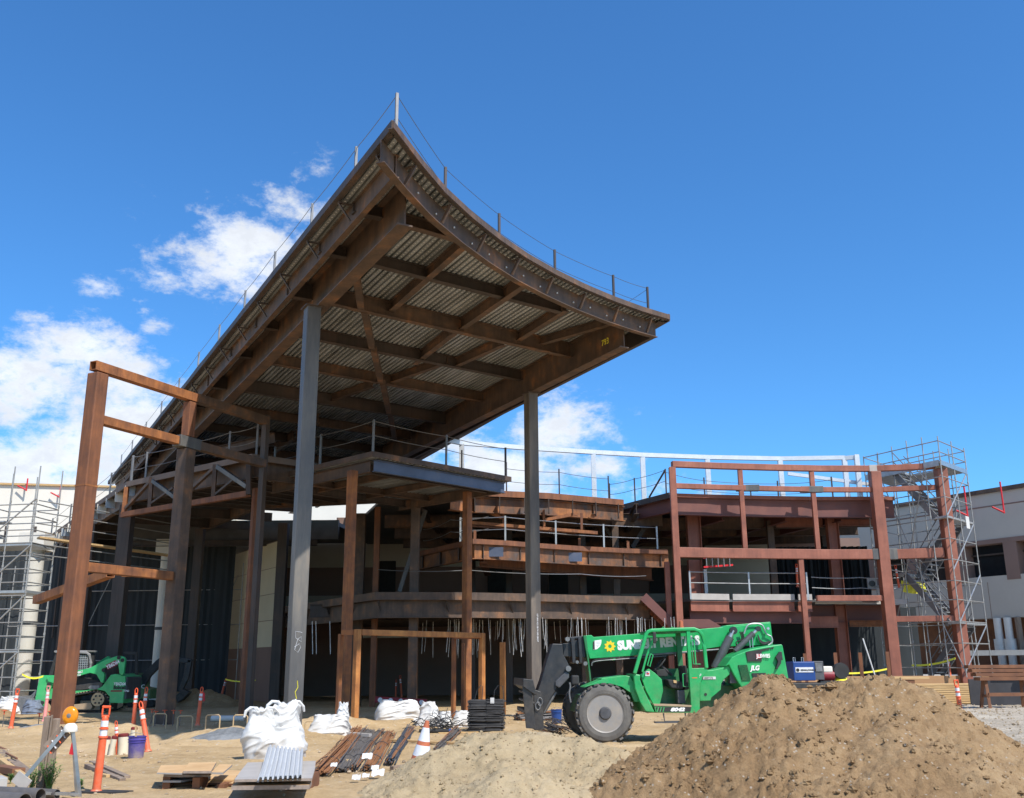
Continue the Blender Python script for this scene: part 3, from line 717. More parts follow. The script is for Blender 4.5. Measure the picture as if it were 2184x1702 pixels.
# chalk and paint scribbles left by the fitters
cxf = c1.y - .183
def chalk(pts, r, m, nm='chalk_mark'):
    mb = MB(); mb.path(pts, r, 4); return mb.build(nm, m, can)
z0 = 2.05
fig = [(-.09, .0), (.02, .05), (.06, .0), (0, -.08), (-.08, -.04), (-.02, .12), (.06, .16), (.07, .08), (-.07, .14), (-.08, .24), (.08, .22)]
chalk([(c1.x + a, cxf, z0 + b * 1.5) for a, b in fig], .004, M_['reflect'])
chalk([(c1.x + .02, cxf, .9), (c1.x - .02, cxf, 1.05), (c1.x + .04, cxf, 1.15), (c1.x + .02, cxf, 1.3)], .008, M_['tape'])
mb = MB(); mb.bx(c1.x - .03, c1.x + .03, cxf - .003, cxf, .45, .8); mb.build('paint_mark', M_['tape'], can)
text('stamped_lettering', '107 800 S02138174 000 88007', .07, M_['reflect'], can, Matrix.Translation((c2.x + .02, c2.y - .184, 3.2)) @ Matrix.Rotation(pi / 2, 4, 'X') @ Matrix.Rotation(-pi / 2, 4, 'Z'))
# yellow number on the edge beam near the right corner, and on the girder ends
p = CI @ atZ(1335, 715, 10.6)
text('paint_number', '793', .26, M_['tape'], can, Matrix.Translation((9.65, 7.5, 10.75)) @ Matrix.Rotation(-pi / 2, 4, 'Z') @ Matrix.Rotation(pi / 2, 4, 'X'))
text('paint_number', '1003', .3, M_['pine'], can, Matrix.Translation((1.12, 2.6, 10.9)) @ Matrix.Rotation(pi / 2, 4, 'Z') @ Matrix.Rotation(pi / 2, 4, 'X') @ Matrix.Rotation(0, 4, 'Y'))

# ============================================================ LEFT PORTAL FRAME
fa = atZ(213, 768, 10.3); fb = atZ(408, 833, 10.3)
d_ = (fb - fa); d_.z = 0; L_ = d_.length; ang = atan2(d_.y, d_.x)
pf = thing('portal_frame', 'tall rust brown portal frame of square tube in the left foreground', 'steel frame', (fa.x, fa.y, 0), ang)
FZ = 10.3
mb = MB(); mb.beam((0, 0, -.1), (0, 0, FZ - .42), .42, .42, 'box'); mb.build('column', M_['rustdk'], pf, bevel=.03)
mb = MB(); mb.beam((0, 0, 6.55), (0, 0, 6.6), .43, .43, 'box'); mb.build('weld_seam', M_['rust'], pf)
mb = MB(); mb.beam((L_, 0, -.1), (L_, 0, 8.35), .42, .42, 'box'); mb.build('column', M_['brownsteel'], pf, bevel=.03)
mb = MB(); mb.beam((L_, 0, 8.75), (L_, 0, FZ - .4), .3, .3, 'box'); mb.build('column', M_['rustdk'], pf, bevel=.02)
mb = MB(); mb.box((L_, 0, 8.55), (.9, .36, .36)); mb.build('splice_sleeve', M_['mill'], pf, bevel=.01)
# hollow top rail, open end towards the left
def rhs(mb, p0, p1, w, h, t=.02):
    p0 = Vector(p0); p1 = Vector(p1)
    d, x, y = mb.frame(p0, p1)
    for s_ in (-1, 1):
        mb.beam(p0 + x * s_ * (w / 2 - t / 2), p1 + x * s_ * (w / 2 - t / 2), t, h, 'box')
        mb.beam(p0 + y * s_ * (h / 2 - t / 2), p1 + y * s_ * (h / 2 - t / 2), w - 2 * t - .002, t, 'box')
    return mb
END = 6.0
while True:
    q_ = wmat(pf) @ Vector((END, 0, 9.9)); dp_ = q_.y * ct + (q_.z - EYE) * st
    if 1092 + FOC * q_.x / dp_ > 566 or END > 12: break
    END += .05
rhs(MB(), (-.22, 0, FZ - .22), (L_ + .2, 0, FZ - .22), .27, .27).build('rail', M_['rust'], pf)
MB().beam((L_ + .2, 0, FZ - .2), (END, 0, FZ - .2), .28, .28, 'box').build('rail', M_['brownsteel'], pf)
MB().beam((.22, 0, 8.55), (L_ - .46, 0, 8.55), .26, .26, 'box').build('rail', M_['rust'], pf, bevel=.015)
MB().beam((L_ + .46, 0, 8.55), (END, 0, 8.55), .28, .28, 'box').build('rail', M_['brownsteel'], pf, bevel=.015)
MB().beam((.22, 0, 4.33), (L_ - .22, 0, 4.33), .26, .26, 'box').build('rail', M_['rust'], pf, bevel=.015)
MB().beam((END, 0, -.1), (END, 0, FZ), .2, .2, 'box').build('column', M_['brownsteel2'], pf)
# loose-ended tube that runs behind the near column
pa = atY(78, 1280, 33.5); pb = atY(236, 1222, 30.0)
ob = rhs(MB(), pb, pa, .26, .26).build('rail', M_['rust'], pf, world=True)
MB().beam(pb + Vector((.1, .6, .0)), pb + Vector((1.3, 1.5, .05)), .12, .12, 'box').build('rail', M_['rust'], pf, world=True)

# ============================================================ MIDDLE (ENTRY) CANOPY
mc = atZ(795, 963, 8.6); mr_ = atZ(1087, 1017, 8.6); ml = atZ(533, 1010, 8.6)
ex = (mr_ - mc); ex.z = 0; LX = ex.length; ey = (ml - mc); ey.z = 0; LY = ey.length
ec = thing('entry_canopy', 'low square steel canopy with blue grey edge beam under the tall canopy', 'canopy', (mc.x, mc.y, 0), atan2(ex.y, ex.x))
mb = MB(); x = 0.05
while x < LX: 
    mb.beam((x, .02, 8.44), (x, LY, 8.44), .09, .06, 'box'); x += .19
mb.bx(0.02, LX, .02, LY, 8.475, 8.49)
mb.build('deck', M_['decksolid'], ec)
MB().bx(-.03, LX + .05, -.05, -.02, 8.42, 8.6).bx(-.03, LX + .05, -.02, .04, 8.58, 8.6).build('fascia', M_['brownsteel'], ec)
MB().bx(-.05, -.02, -.05, LY, 8.42, 8.6).build('fascia', M_['brownsteel'], ec)
MB().bx(LX + .02, LX + .05, -.02, LY, 8.42, 8.6).build('fascia', M_['brownsteel'], ec)
MB().beam((.22, .2, 8.17), (LX - .1, .2, 8.17), .16, .4, 'I', .02).build('edge_beam', M_['bluesteel'], ec)
MB().beam((.2, .36, 8.17), (.2, LY, 8.17), .16, .4, 'I', .02).build('edge_beam', M_['brownsteel'], ec)
MB().beam((LX - .2, .36, 8.17), (LX - .2, LY, 8.17), .16, .4, 'I', .02).build('edge_beam', M_['brownsteel'], ec)
for yy, d in ((.95, .3), (LY - .5, .3)):
    MB().beam((.28, yy, 8.2), (LX - .28, yy, 8.2), .16, d, 'I', .02).build('cross_beam', M_['brownsteel2'], ec)
for xx in (1.9, 4.2):
    MB().beam((xx, 1.04, 8.26), (xx, LY - .6, 8.26), .14, .24, 'I', .02).build('cross_beam', M_['brownsteel'], ec)
EI = wmat(ec).inverted()
for (u, v, y_) in ((752, 1005, None), (997, 1050, None)):
    p = EI @ atZ(u, v, 8.0)
    MB().beam((p.x, p.y, -.1), (p.x, p.y, 8.02), .27, .27, 'box').build('column', M_['rust'], ec, bevel=.02)
for (u, v) in ((546, 1042),):
    p = EI @ atZ(u, v, 7.95)
    MB().beam((p.x, p.y, -.1), (p.x, p.y, 7.97), .2, .2, 'box').build('column', M_['rustdk'] if u < 560 else M_['brownsteel'], ec, bevel=.02)
posts = [(0.05, 0.1), (LX * .5, .1), (LX - .1, .1)]; 
for (x, y, dk) in ((.1, .12, 0), (LX * .52, .12, 0), (LX - .1, .12, 1), (.1, LY * .5, 0), (.1, LY - .2, 0)):
    MB().beam((x, y, 8.6), (x, y, 9.75), .06, .06, 'box').build('guard_post', M_['darkpost'] if dk else M_['postgrey'], ec)
for z in (9.7, 9.2):
    rope([(.1, LY - .2), (.1, LY * .5), (.1, .12), (LX * .52, .12), (LX - .1, .12)], z, .012, .04).build('guard_rope', M_['postgrey'], ec)
# ============================================================ THE STEEL BUILDING BEHIND
def V3(p, z): return Vector((p[0], p[1], z))
def hit(u, v, P, D):
    """where the line of sight meets the upright plane through P along D"""
    d = ray(u, v); n = Vector((-D[1], D[0], 0)); t = (Vector((P[0], P[1], 0)).dot(n)) / d.dot(n)
    return Vector((d.x * t, d.y * t, EYE + d.z * t))
def colp(u, v, Y, w, m, par, zb=-.1, kind='box', nm='column', zt=None, h=None, rot=0):
    p = atY(u, v, Y); zt = p.z if zt is None else zt
    return MB().beam((p.x, p.y, zb), (p.x, p.y, zt), w, h or w, kind, .025, up=(sin(rot), cos(rot), 0)).build(nm, m, par, world=True)
def deckpoly(mb, poly, z, t=.12): return mb.plate(poly, z - t, z)
# ---- left wing
LA, LB, LC, LD = (-29.0, 60.3), (-15.8, 39.8), (-9.3, 34.5), (-2.6, 40.5)
lw = thing('steel_building', 'left wing of the brown steel building frame, with hanging truss along its roof edge', 'steel frame', (-15, 46, 0))
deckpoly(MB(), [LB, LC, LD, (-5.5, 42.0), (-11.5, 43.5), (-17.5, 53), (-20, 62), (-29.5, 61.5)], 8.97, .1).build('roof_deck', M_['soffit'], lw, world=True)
for a, b in ((LA, LB), (LB, LC), (LC, LD)):
    MB().beam(V3(a, 8.87), V3(b, 8.87), .05, .22).build('fascia', M_['slab'], lw, world=True)
    a2 = Vector(a).lerp(Vector(b), .0) ; dn = Vector((b[0] - a[0], b[1] - a[1])).normalized(); nn = Vector((-dn.y, dn.x)) * .35
    if nn.y < 0: nn = -nn
    MB().beam((a[0] + nn.x, a[1] + nn.y, 8.5), (b[0] + nn.x, b[1] + nn.y, 8.5), .22, .68, 'I', .025).build('edge_beam', M_['brownsteel'], lw, world=True)
for i in range(12):
    t = i / 11; p = Vector(LB).lerp(Vector((-27, 57)), t); MB().beam((p.x + .3, p.y + .2, 8.62), (p.x - .05, p.y, 8.62), .02, .42).build('lit_web_bracket', M_['creamwall'] if i % 2 else M_['galvdull'], lw, world=True)  # cream and pale grey stand for sunlit beam web, put into the colour
for k in range(7):
    t = (k + .5) / 7; p = Vector(LB).lerp(Vector(LC), t); q = Vector((-11.5, 43.5)).lerp(Vector((-5.5, 42)), t)
    MB().beam((p.x, p.y + .5, 8.6), (q.x, q.y, 8.66), .18, .34, 'I').build('floor_beam', M_['brownsteel2'], lw, world=True)
for k in range(7):
    t = (k + .5) / 7; p = Vector(LB).lerp(Vector(LA), t); MB().beam((p.x + .5, p.y, 8.6), (p.x + 7, p.y + 3.2, 8.6), .18, .4, 'I').build('floor_beam', M_['brownsteel2'], lw, world=True)
MB().beam((-11.5, 43.5, 8.62), (-5.5, 42, 8.62), .2, .45, 'I').build('floor_beam', M_['brownsteel'], lw, world=True)
MB().beam((-11.5, 43.5, 8.6), (-17.5, 53, 8.6), .2, .5, 'I').build('floor_beam', M_['brownsteel'], lw, world=True)
# hanging truss under the edge B-C
DBC = (LC[0] - LB[0], LC[1] - LB[1])
def hb(zx, zy): return hit(zx * .2641, 704.9 + zy * .2641, LB, DBC)
MB().beam(hb(985, 1490), hb(2005, 1318), .2, .2).build('truss_chord', M_['rustdk'], lw, world=True)
for (a, b, w, m) in (((1025, 1265), (1000, 1480), .16, 'rust'), ((1225, 1185), (1208, 1440), .14, 'brownsteel'), ((1738, 1085), (1722, 1350), .14, 'brownsteel'), ((2008, 1040), (2008, 1325), .16, 'brownsteel2'),
                     ((1222, 1212), (1018, 1435), .12, 'brownsteel'), ((1235, 1215), (1440, 1365), .14, 'mill'), ((1733, 1110), (1555, 1272), .12, 'brownsteel'), ((1758, 1100), (1998, 1262), .15, 'mill'),
                     ((1400, 1270), (1215, 1400), .08, 'brownsteel2'), ((1900, 1190), (1745, 1320), .08, 'brownsteel2')):
    MB().beam(hb(*a), hb(*b), w, w).build('truss_web', M_[m], lw, world=True)
for (u, v, Y, w) in ((272, 1092, 41.0, .5), (196, 1130, 46.5, .42), (155, 1150, 51, .36), (118, 1168, 57, .36), (430, 1100, 48.5, .4)):
    colp(u, v, Y, w, M_['brownsteel2'], lw, zt=8.2)
for (u, Y) in ((125, 55.5), (135, 54), (146, 52.8), (178, 48)):
    p = atY(u, 1150, Y); MB().tube((p.x, p.y, 3.2), (p.x, p.y, 8.4), .05, 8).build('hanger_rod', M_['brownsteel2'], lw, world=True)
# parapet posts and ropes along the roof edge
gp = []
for (u, v, Y) in ((247, 960, 40.3), (262, 962, 40.0), (212, 985, 43.5), (182, 1010, 47)):
    p = atZ(u, v, 10.1); 
for i, t in enumerate((0.0, .18, .38, .6, .85)):
    p = Vector(LB).lerp(Vector(LA), t); gp.append((p.x + .15, p.y + .1)); MB().beam((p.x + .15, p.y + .1, 8.97), (p.x + .15, p.y + .1, 10.1), .06, .06).build('guard_post', M_['postgrey'], lw, world=True)
gq = []
for t in (.0, .13, .45, .8, 1.0):
    p = Vector(LB).lerp(Vector(LC), t); gq.append((p.x + .1, p.y + .15)); MB().beam((p.x + .1, p.y + .15, 8.97), (p.x + .1, p.y + .15, 10.1), .07, .07).build('guard_post', M_['postgrey'], lw, world=True)
for z in (10.05, 9.5):
    rope(gp, z, .014, .05).build('guard_rope', M_['postgrey'], lw, world=True); rope(gq, z, .014, .05).build('guard_rope', M_['postgrey'], lw, world=True)
# pieces standing on the roof edge, seen under the tall canopy
MB().beam(V3(LC, 9.5) + Vector((-2.0, 2.2, 0)), V3(LC, 9.9) + Vector((.4, 1.5, 0)), .2, .4, 'I').build('floor_beam', M_['brownsteel'], lw, world=True)
# lower roof in the court behind
lr = thing('low_roof', 'dark low roof of steel beams in the shaded court behind the left wing', 'roof', (-10, 56, 0))
LY_ = 51.0; p0 = atY(372, 1112, LY_); p1 = atY(640, 1136, LY_)
MB().beam((p0.x - 2, LY_, p0.z - .5), (p1.x + 2, LY_, p0.z - .5), .3, 1.0).build('edge_beam', M_['soffit'], lw and lr, world=True)
MB().beam((p0.x - 2, LY_ - .4, p0.z - 1.2), (p1.x + 1, LY_ - .4, p0.z - 1.2), .3, .3, 'I').build('floor_beam', M_['brownsteel2'], lr, world=True)
MB().plate([(p0.x - 2, LY_ + .2), (p1.x + 2, LY_ + .2), (p1.x + 3, 58.4), (p0.x - 5, 58.4)], p0.z - .3, p0.z - .1).build('roof_deck', M_['soffit'], lr, world=True)

# ---- centre
cb = thing('steel_building', 'middle of the brown steel building, with curved balcony and wires hanging under its floor', 'steel frame', (0, 44, 0))
ROOF = [(-2.6, 40.5), (-1.7, 41.3), (1.6, 42.3), (5.0, 44.2)]
RZ = 8.72
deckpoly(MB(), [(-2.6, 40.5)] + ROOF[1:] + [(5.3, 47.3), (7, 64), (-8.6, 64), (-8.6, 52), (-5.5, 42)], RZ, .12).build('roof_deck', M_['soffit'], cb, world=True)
MB().sweep([V3(p, RZ - .03) for p in ROOF], .08, .26).build('fascia', M_['rustdk'], cb, world=True)
MB().sweep([V3((p[0], p[1] + .25), RZ - .52) for p in ROOF], .3, .66, 'I', .03).build('edge_beam', M_['rustmix'], cb, world=True)
for i in range(7):
    x = -1.6 + i * 1.05; y = 41.35 + .03 * i + .055 * i * i; MB().bx(x - .015, x + .015, y - .05, y + .3, RZ - .82, RZ - .2).build('stiffener', M_['brownsteel2'], cb, world=True)
for i in range(6):
    x = -4 + i * 1.9; MB().beam((x, 43.5, 8.3), (x + .6, 57.5, 8.3), .2, .45, 'I').build('floor_beam', M_['brownsteel2'], cb, world=True)
for y in (46, 50, 54): MB().beam((-6, y, 8.15), (7, y, 8.15), .24, .6, 'I').build('floor_beam', M_['brownsteel'], cb, world=True)
# hung stub truss and chord
PC, DC = (0, 42.2), (1, .1)
def hc(zx, zy): return hit(961.2 + zx * .2824, 897.1 + zy * .2824, PC, DC)
for (a, b, w, m) in (((400, 645), (400, 780), .1, 'rustdk'), ((702, 675), (706, 800), .1, 'rust'), ((988, 700), (990, 825), .1, 'rustdk'), ((165, 635), (385, 735), .13, 'rust'), ((950, 705), (710, 750), .13, 'rust'),
                     ((75, 600), (85, 900), .1, 'brownsteel2')):
    MB().beam(hc(*a), hc(*b), w, w).build('truss_web', M_[m], cb, world=True)
for (a, b, w, m) in (((1110, 715), (1260, 960), .15, 'mill2'), ((1610, 570), (1370, 960), .2, 'brownsteel2')):
    A_, B_ = (hit(961.2 + q[0] * .2824, 897.1 + q[1] * .2824, (0, 46.2), (1, .1)) for q in (a, b))
    MB().beam(A_, B_, w, w).build('brace', M_[m], cb, world=True)
MB().beam(hc(160, 772), hc(1108, 848), .16, .13).build('truss_chord', M_['rust'], cb, world=True)
MB().beam(hc(160, 795) + Vector((0, .1, 0)), hc(950, 845) + Vector((0, .1, 0)), .12, .06).build('truss_chord', M_['rustdk'], cb, world=True)
# balcony slab
BALC = [(-4.5, 44.9), (-1.6, 39.9)] + [tuple(atZ(u, v, 6.55)[:2]) for u, v in ((1080, 1154), (1153, 1160), (1240, 1166), (1340, 1171))] + [(6.9, 44.2)]
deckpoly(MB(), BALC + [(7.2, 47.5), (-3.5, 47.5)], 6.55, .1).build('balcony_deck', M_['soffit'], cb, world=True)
MB().sweep([V3(p, 6.47) for p in BALC], .07, .2).build('fascia', M_['rustdk'], cb, world=True)
MB().sweep([V3((p[0] + .05, p[1] + .22), 6.08) for p in BALC], .24, .6, 'I', .03).build('edge_beam', M_['rustmix'], cb, world=True)
def along(pl, s_):
    L = [0]
    for a, b in zip(pl, pl[1:]): L.append(L[-1] + (Vector(b) - Vector(a)).length)
    s_ *= L[-1]
    for i in range(len(pl) - 1):
        if s_ <= L[i + 1] + 1e-6: t = (s_ - L[i]) / (L[i + 1] - L[i]); p = Vector(pl[i]).lerp(Vector(pl[i + 1]), t); return p
    return Vector(pl[-1])
for i in range(9):
    p = along(BALC, .06 + i * .115); MB().bx(p.x - .015, p.x + .015, p.y + .08, p.y + .3, 5.82, 6.36).build('stiffener', M_['brownsteel2'], cb, world=True)
for t in (.42, .68): 
    p = along(BALC, t); MB().bx(p.x - .6, p.x + .6, p.y + .19, p.y + .2, 5.9, 6.28).build('primed_patch', M_['bluesteel'], cb, world=True)
MB().beam((-1.4, 41.5, 5.9), (6.5, 46.8, 5.7), .3, .6, 'I').build('floor_beam', M_['rustdk'], cb, world=True)
MB().beam((-1.2, 40.6, 5.95), (-1.2, 47, 5.95), .3, .5, 'I').build('floor_beam', M_['rustdk'], cb, world=True)
for i, t in enumerate((.30, .47, .64, .80, .97)):
    p = along(BALC, t); MB().beam((p.x, p.y + .1, 6.55), (p.x, p.y + .1, 7.6), .07, .07).build('guard_post', M_['galvdull'], cb, world=True)
for i, t in enumerate((.38, .56, .72, .88)):
    p = along(BALC, t); MB().beam((p.x, p.y + .1, 6.55), (p.x, p.y + .1, 6.92), .11, .04).build('stub_post', M_['rustdk'], cb, world=True)
bp = [tuple(along(BALC, t)) for t in (.30, .47, .64, .80, .97)]; bp = [(x, y + .1) for x, y in bp]
for z in (7.55, 7.05): rope(bp, z, .016, .01).build('guard_rope', M_['galv'], cb, world=True)
rope([(-1.0, 40.1), (-2.6, 41), (-4, 44)], 7.5, .013, .08).build('guard_rope', M_['galv'], cb, world=True)
rope([(-1.0, 40.1), (-2.6, 41), (-4, 44)], 7.0, .013, .08).build('guard_rope', M_['galv'], cb, world=True)
# first floor
FL = [(-13.4, 52.5), (-5.4, 39.6), (-1.8, 40.1), (1.2, 41.3), (2.9, 42.2), (5.8, 43.3)]
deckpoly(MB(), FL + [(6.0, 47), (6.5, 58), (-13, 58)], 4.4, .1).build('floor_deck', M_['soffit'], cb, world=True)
MB().sweep([V3(p, 4.3) for p in FL], .1, .3).build('fascia', M_['brownsteel'], cb, world=True)
MB().sweep([V3((p[0] + .1, p[1] + .35), 3.83) for p in FL], .28, .72, 'I', .03).build('edge_beam', M_['brownsteel'], cb, world=True)
for i in range(10):
    p = along(FL, .06 + .1 * i); MB().beam((p.x + .05, p.y + .1, 4.1), (p.x + .2, p.y + .5, 3.55), .04, .08).build('stiffener', M_['brownsteel2'], cb, world=True)
for y in (44.5, 48, 52, 56): MB().beam((-9, y, 4.0), (6, y, 4.0), .24, .55, 'I').build('floor_beam', M_['brownsteel2'], cb, world=True)
rope([(FL[1][0], FL[1][1] + .2), (-1.8, 40.3), (2.9, 42.4), (5.8, 43.5)], 5.35, .012, .06).build('guard_rope', M_['galv'], cb, world=True)
for (u, v, Y, w, m, kind) in ((771, 1094, 44.5, .42, 'brownsteel', 'box'), (806, 1088, 42.6, .24, 'rustdk', 'box'), (887, 1080, 40.9, .36, 'brownsteel', 'box'), (1008, 1090, 46.5, .3, 'brownsteel2', 'box'),
                          (1085, 1090, 47, .3, 'brownsteel2', 'box'), (1240, 1095, 46.5, .3, 'brownsteel', 'box'), (1310, 1090, 46, .3, 'brownsteel', 'box'), (604, 1150, 47.5, .45, 'brownsteel2', 'box'), (1160, 1200, 53, .4, 'brownsteel2', 'box')):
    colp(u, v, Y, w, M_[m], cb, zt=8.3)
MB().beam(hit(790, 1040, (0, 43), (1, 0)), hit(905, 1090, (0, 43), (1, 0)), .1, .1).build('truss_web', M_['brownsteel2'], cb, world=True)
MB().beam(hit(908, 1088, (0, 42), (1, 0)), hit(852, 1262, (0, 42), (1, 0)), .16, .16).build('truss_web', M_['mill'], cb, world=True)
# hanger wires under the floor
rnd = random.Random(11)
for i in range(96):
    u = rnd.choice((rnd.uniform(1030, 1170), rnd.uniform(900, 1030), rnd.uniform(1160, 1300), rnd.uniform(1300, 1445)))
    Y = rnd.uniform(41.0, 46); p = atY(u, 1330, Y); z0 = 3.5; z1 = rnd.uniform(1.9, 2.3) + .5 * (rnd.random() < .2); lean = rnd.uniform(-.1, .1)
    r = rnd.choice((.007, .009, .012)); pts = [(p.x, p.y, z0), (p.x + lean * .3, p.y, (z0 + z1) / 2), (p.x + lean, p.y, z1)]
    MB().path(pts, r, 5).build('hanger_wire', M_['wirelight'], cb, world=True)
for (u, v) in ((665, 1345), (673, 1340), (703, 1335), (730, 1345)):
    p = atY(u, v, 41); MB().path([(p.x, p.y, 3.4), (p.x + .08, p.y, 2.1)], .014, 5).build('hanger_wire', M_['wirelight'], cb, world=True)
# long wall far inside, pale above and brown below
iw = thing('panel_wall', 'long inside wall with a pale grey beige band over a brown band', 'wall', (2, 58.6, 0))
MB().bx(-16.5, 13, 58.5, 58.8, 7.25, 8.7).build('wall_panel', M_['greige'], iw, world=True)
MB().bx(-10.5, 13, 58.52, 58.8, 8.7, 10.2).build('wall_panel', M_['brownwall'], iw, world=True)
MB().bx(-16.5, 13, 58.52, 58.8, 5.62, 7.25).build('wall_panel', M_['brownwall'], iw, world=True)
MB().bx(-16.5, 13, 58.5, 58.8, 4.4, 5.62).build('wall_panel', M_['greywall'], iw, world=True)
MB().bx(-16.5, 13, 58.54, 58.8, 0, 4.4).build('wall_panel', M_['brownwall'], iw, world=True)
for x in (-8, -1.5, 2.1, 4.0, 8): MB().bx(x, x + 1.1, 58.4, 58.5, 5.62, 7.6).build('window', M_['blackmat'], iw, world=True)
MB().bx(-9, -2, 52.8, 53, 3.05, 3.25).build('rail', M_['tubecol'], iw, world=True)
# beige panel wall on the left inside
bw_a = atY(487, 1190, 56.0); bw_b = atY(596, 1156, 49.0)
bdir = Vector((bw_b.x - bw_a.x, bw_b.y - bw_a.y, 0)); bl = bdir.length
bw = thing('panel_wall', 'beige panel wall with horizontal joints over a brown base, standing in the shade', 'wall', (bw_a.x, bw_a.y, 0), atan2(bdir.y, bdir.x))
for k in range(4):
    z0 = 2.55 + k * 1.28; MB().bx(0, bl, -.02, .25, z0 + .015, z0 + 1.28 - .015).build('wall_panel', M_['beige'], bw)
MB().bx(0, bl, .0, .25, 0, 7.7).build('wall_core', M_['brownwall'], bw)
MB().bx(-.35, -.02, -.1, .3, 0, 7.6).build('corner_post', M_['tubecol'], bw)
# netting hung at the back of the left wing
nt_ = MB(); n = 90; PL = [(-30.5, 55.0), (-14.85, 52.9)]
for i in range(n + 1):
    t = i / n; x = PL[0][0] + (PL[1][0] - PL[0][0]) * t; y = PL[0][1] + (PL[1][1] - PL[0][1]) * t + .03 * sin(i * .7) + .03 * sin(i * 2.7)
    nt_.v += [Vector((x, y, -.05)), Vector((x + .05, y, 8.0))]
for i in range(n): nt_.f.append([2 * i, 2 * i + 2, 2 * i + 3, 2 * i + 1])
tag(nt_.build('debris_netting', M_['net'], fix=False), 'dark navy debris netting hung across the back of the left wing', 'netting')
nt_ = MB()
for i in range(n + 1):
    t = i / n; x = 13.0 + 4.5 * t; y = 49 + .12 * sin(i * .9) + .07 * sin(i * 2.3)
    nt_.v += [Vector((x, y, 4.5)), Vector((x, y, 7.2))]
for i in range(n): nt_.f.append([2 * i, 2 * i + 2, 2 * i + 3, 2 * i + 1])
tag(nt_.build('debris_netting', M_['net'], fix=False), 'dark netting curtain hanging behind the red steel frame on its upper floor', 'netting')
nsc = thing('netting_scaffold', 'thin scaffold poles standing in front of the navy netting', 'scaffold', (-20, 54, 0))
for i in range(7):
    x = -27 + i * 2.1; MB().tube((x, 53.9 - .14 * i, 0), (x, 53.9 - .14 * i, 7), .03, 6).build('pole', M_['scaf'], nsc, world=True)
for z in (2, 3.8, 5.6): MB().tube((-27, 53.85, z), (-14.4, 53, z), .025, 6).build('pole', M_['scaf'], nsc, world=True)
for i in range(3):
    x = -24 + i * 3.4; MB().tube((x, 53.8, .5), (x + 2.4, 53.6, 6.4), .022, 6).build('brace', M_['scaf'], nsc, world=True)
for (u, vt, vb, Y, r, lab) in ((358, 1183, 1469, 51.0, .32, 'cream round column inside, behind the second post of the portal frame'), (77, 1175, 1440, 44.0, .38, 'cream round column beside the left scaffold, in sunlight')):
    p = atY(u, vt, Y); t_ = thing('round_column', lab, 'column', (p.x, p.y, 0))
    MB().lathe([(r, 0), (r, 3.4), (r * 1.03, 3.4), (r * 1.03, 3.65), (r, 3.65), (r, p.z)], 24).build('shaft', M_['tubecol'], t_, smooth=True)
    MB().bx(-r * 1.5, r * 1.5, -r * 1.5, r * 1.5, p.z, p.z + .75).build('capital', M_['creamwall'], t_)
    MB().lathe([(r * 1.06, 3.45), (r * 1.06, 3.6)], 24).build('band', M_['black'], t_)

# ---- red primed frame
RC = [(7.0, 42.5), (9.2, 43.0), (11.5, 43.4), (13.9, 43.75), (16.35, 43.85), (19.1, 43.3)]
rf = thing('primed_frame', 'red oxide primed steel frame with curved rails, right of the brown building', 'steel frame', (13, 43.5, 0))
pr = M_['primer']; pd = M_['primerdk']
MB().sweep([V3(p, 10.1) for p in RC[:4]] + [V3(RC[4], 10.1)], .26, .26).build('rail', pr, rf, world=True, bevel=.01)
MB().beam(V3(RC[4], 10.1), V3(RC[5], 10.1), .26, .26).build('rail', pr, rf, world=True, bevel=.01)
MB().sweep([V3(p, 9.14) for p in RC[:5]], .22, .22).build('rail', pr, rf, world=True, bevel=.01)
MB().beam(V3(RC[4], 9.14) + Vector((.3, 0, 0)), V3(RC[5], 9.14) - Vector((.3, -.06, 0)), .22, .22).build('rail', pr, rf, world=True, bevel=.01)
MB().sweep([V3(p, 6.25) for p in RC[:5]], .3, .42).build('rail', pr, rf, world=True, bevel=.015)
MB().beam(V3(RC[4], 6.25) + Vector((.5, 0, 0)), V3(RC[5], 6.25) - Vector((.25, -.05, 0)), .3, .42).build('rail', pr, rf, world=True, bevel=.015)
MB().box((RC[4][0] + .05, RC[4][1] - .0, 6.25), (1.1, .36, .46)).build('splice_sleeve', M_['mill'], rf, world=True, bevel=.01)
MB().beam(V3(RC[4], 3.45) + Vector((.2, 0, 0)), V3(RC[5], 3.45) - Vector((.2, 0, 0)), .24, .24).build('rail', pr, rf, world=True, bevel=.01)
MB().beam(V3(RC[3], 4.35) - Vector((.7, .1, 0)), V3(RC[4], 4.35), .22, .24).build('rail', pr, rf, world=True, bevel=.01)
def rcol(u, v, w, zb, zt, m=pr, dy=0, nm='column', kind='box', h=None):
    # place on the plan curve at pixel column u
    best = None
    for k in range(201):
        p = along(RC, k / 200); c = proj_(p.x, p.y + dy, (zb + zt) / 2)
        if best is None or abs(c - u) < best[0]: best = (abs(c - u), p)
    p = best[1]
    return MB().beam((p.x, p.y + dy, zb), (p.x, p.y + dy, zt), w, h or w, kind, .025, up=(0, 1, 0)).build(nm, m, rf, world=True, bevel=.012 if kind == 'box' else 0)
def proj_(x, y, z):
    z -= EYE; dep = y * ct + z * st; px = x / dep; py = (-y * st + z * ct) / dep
    return 1092 + (px * cr - py * sr) * FOC
MB().beam(V3(RC[0], 0), V3(RC[0], 9.96), .28, .28, up=(0, 1, 0)).build('column', pr, rf, world=True, bevel=.01)
MB().beam(V3(RC[0], 0) + Vector((-.35, .5, 0)), V3(RC[0], 5.9) + Vector((-.35, .5, 0)), .22, .22, up=(0, 1, 0)).build('column', pr, rf, world=True, bevel=.01)
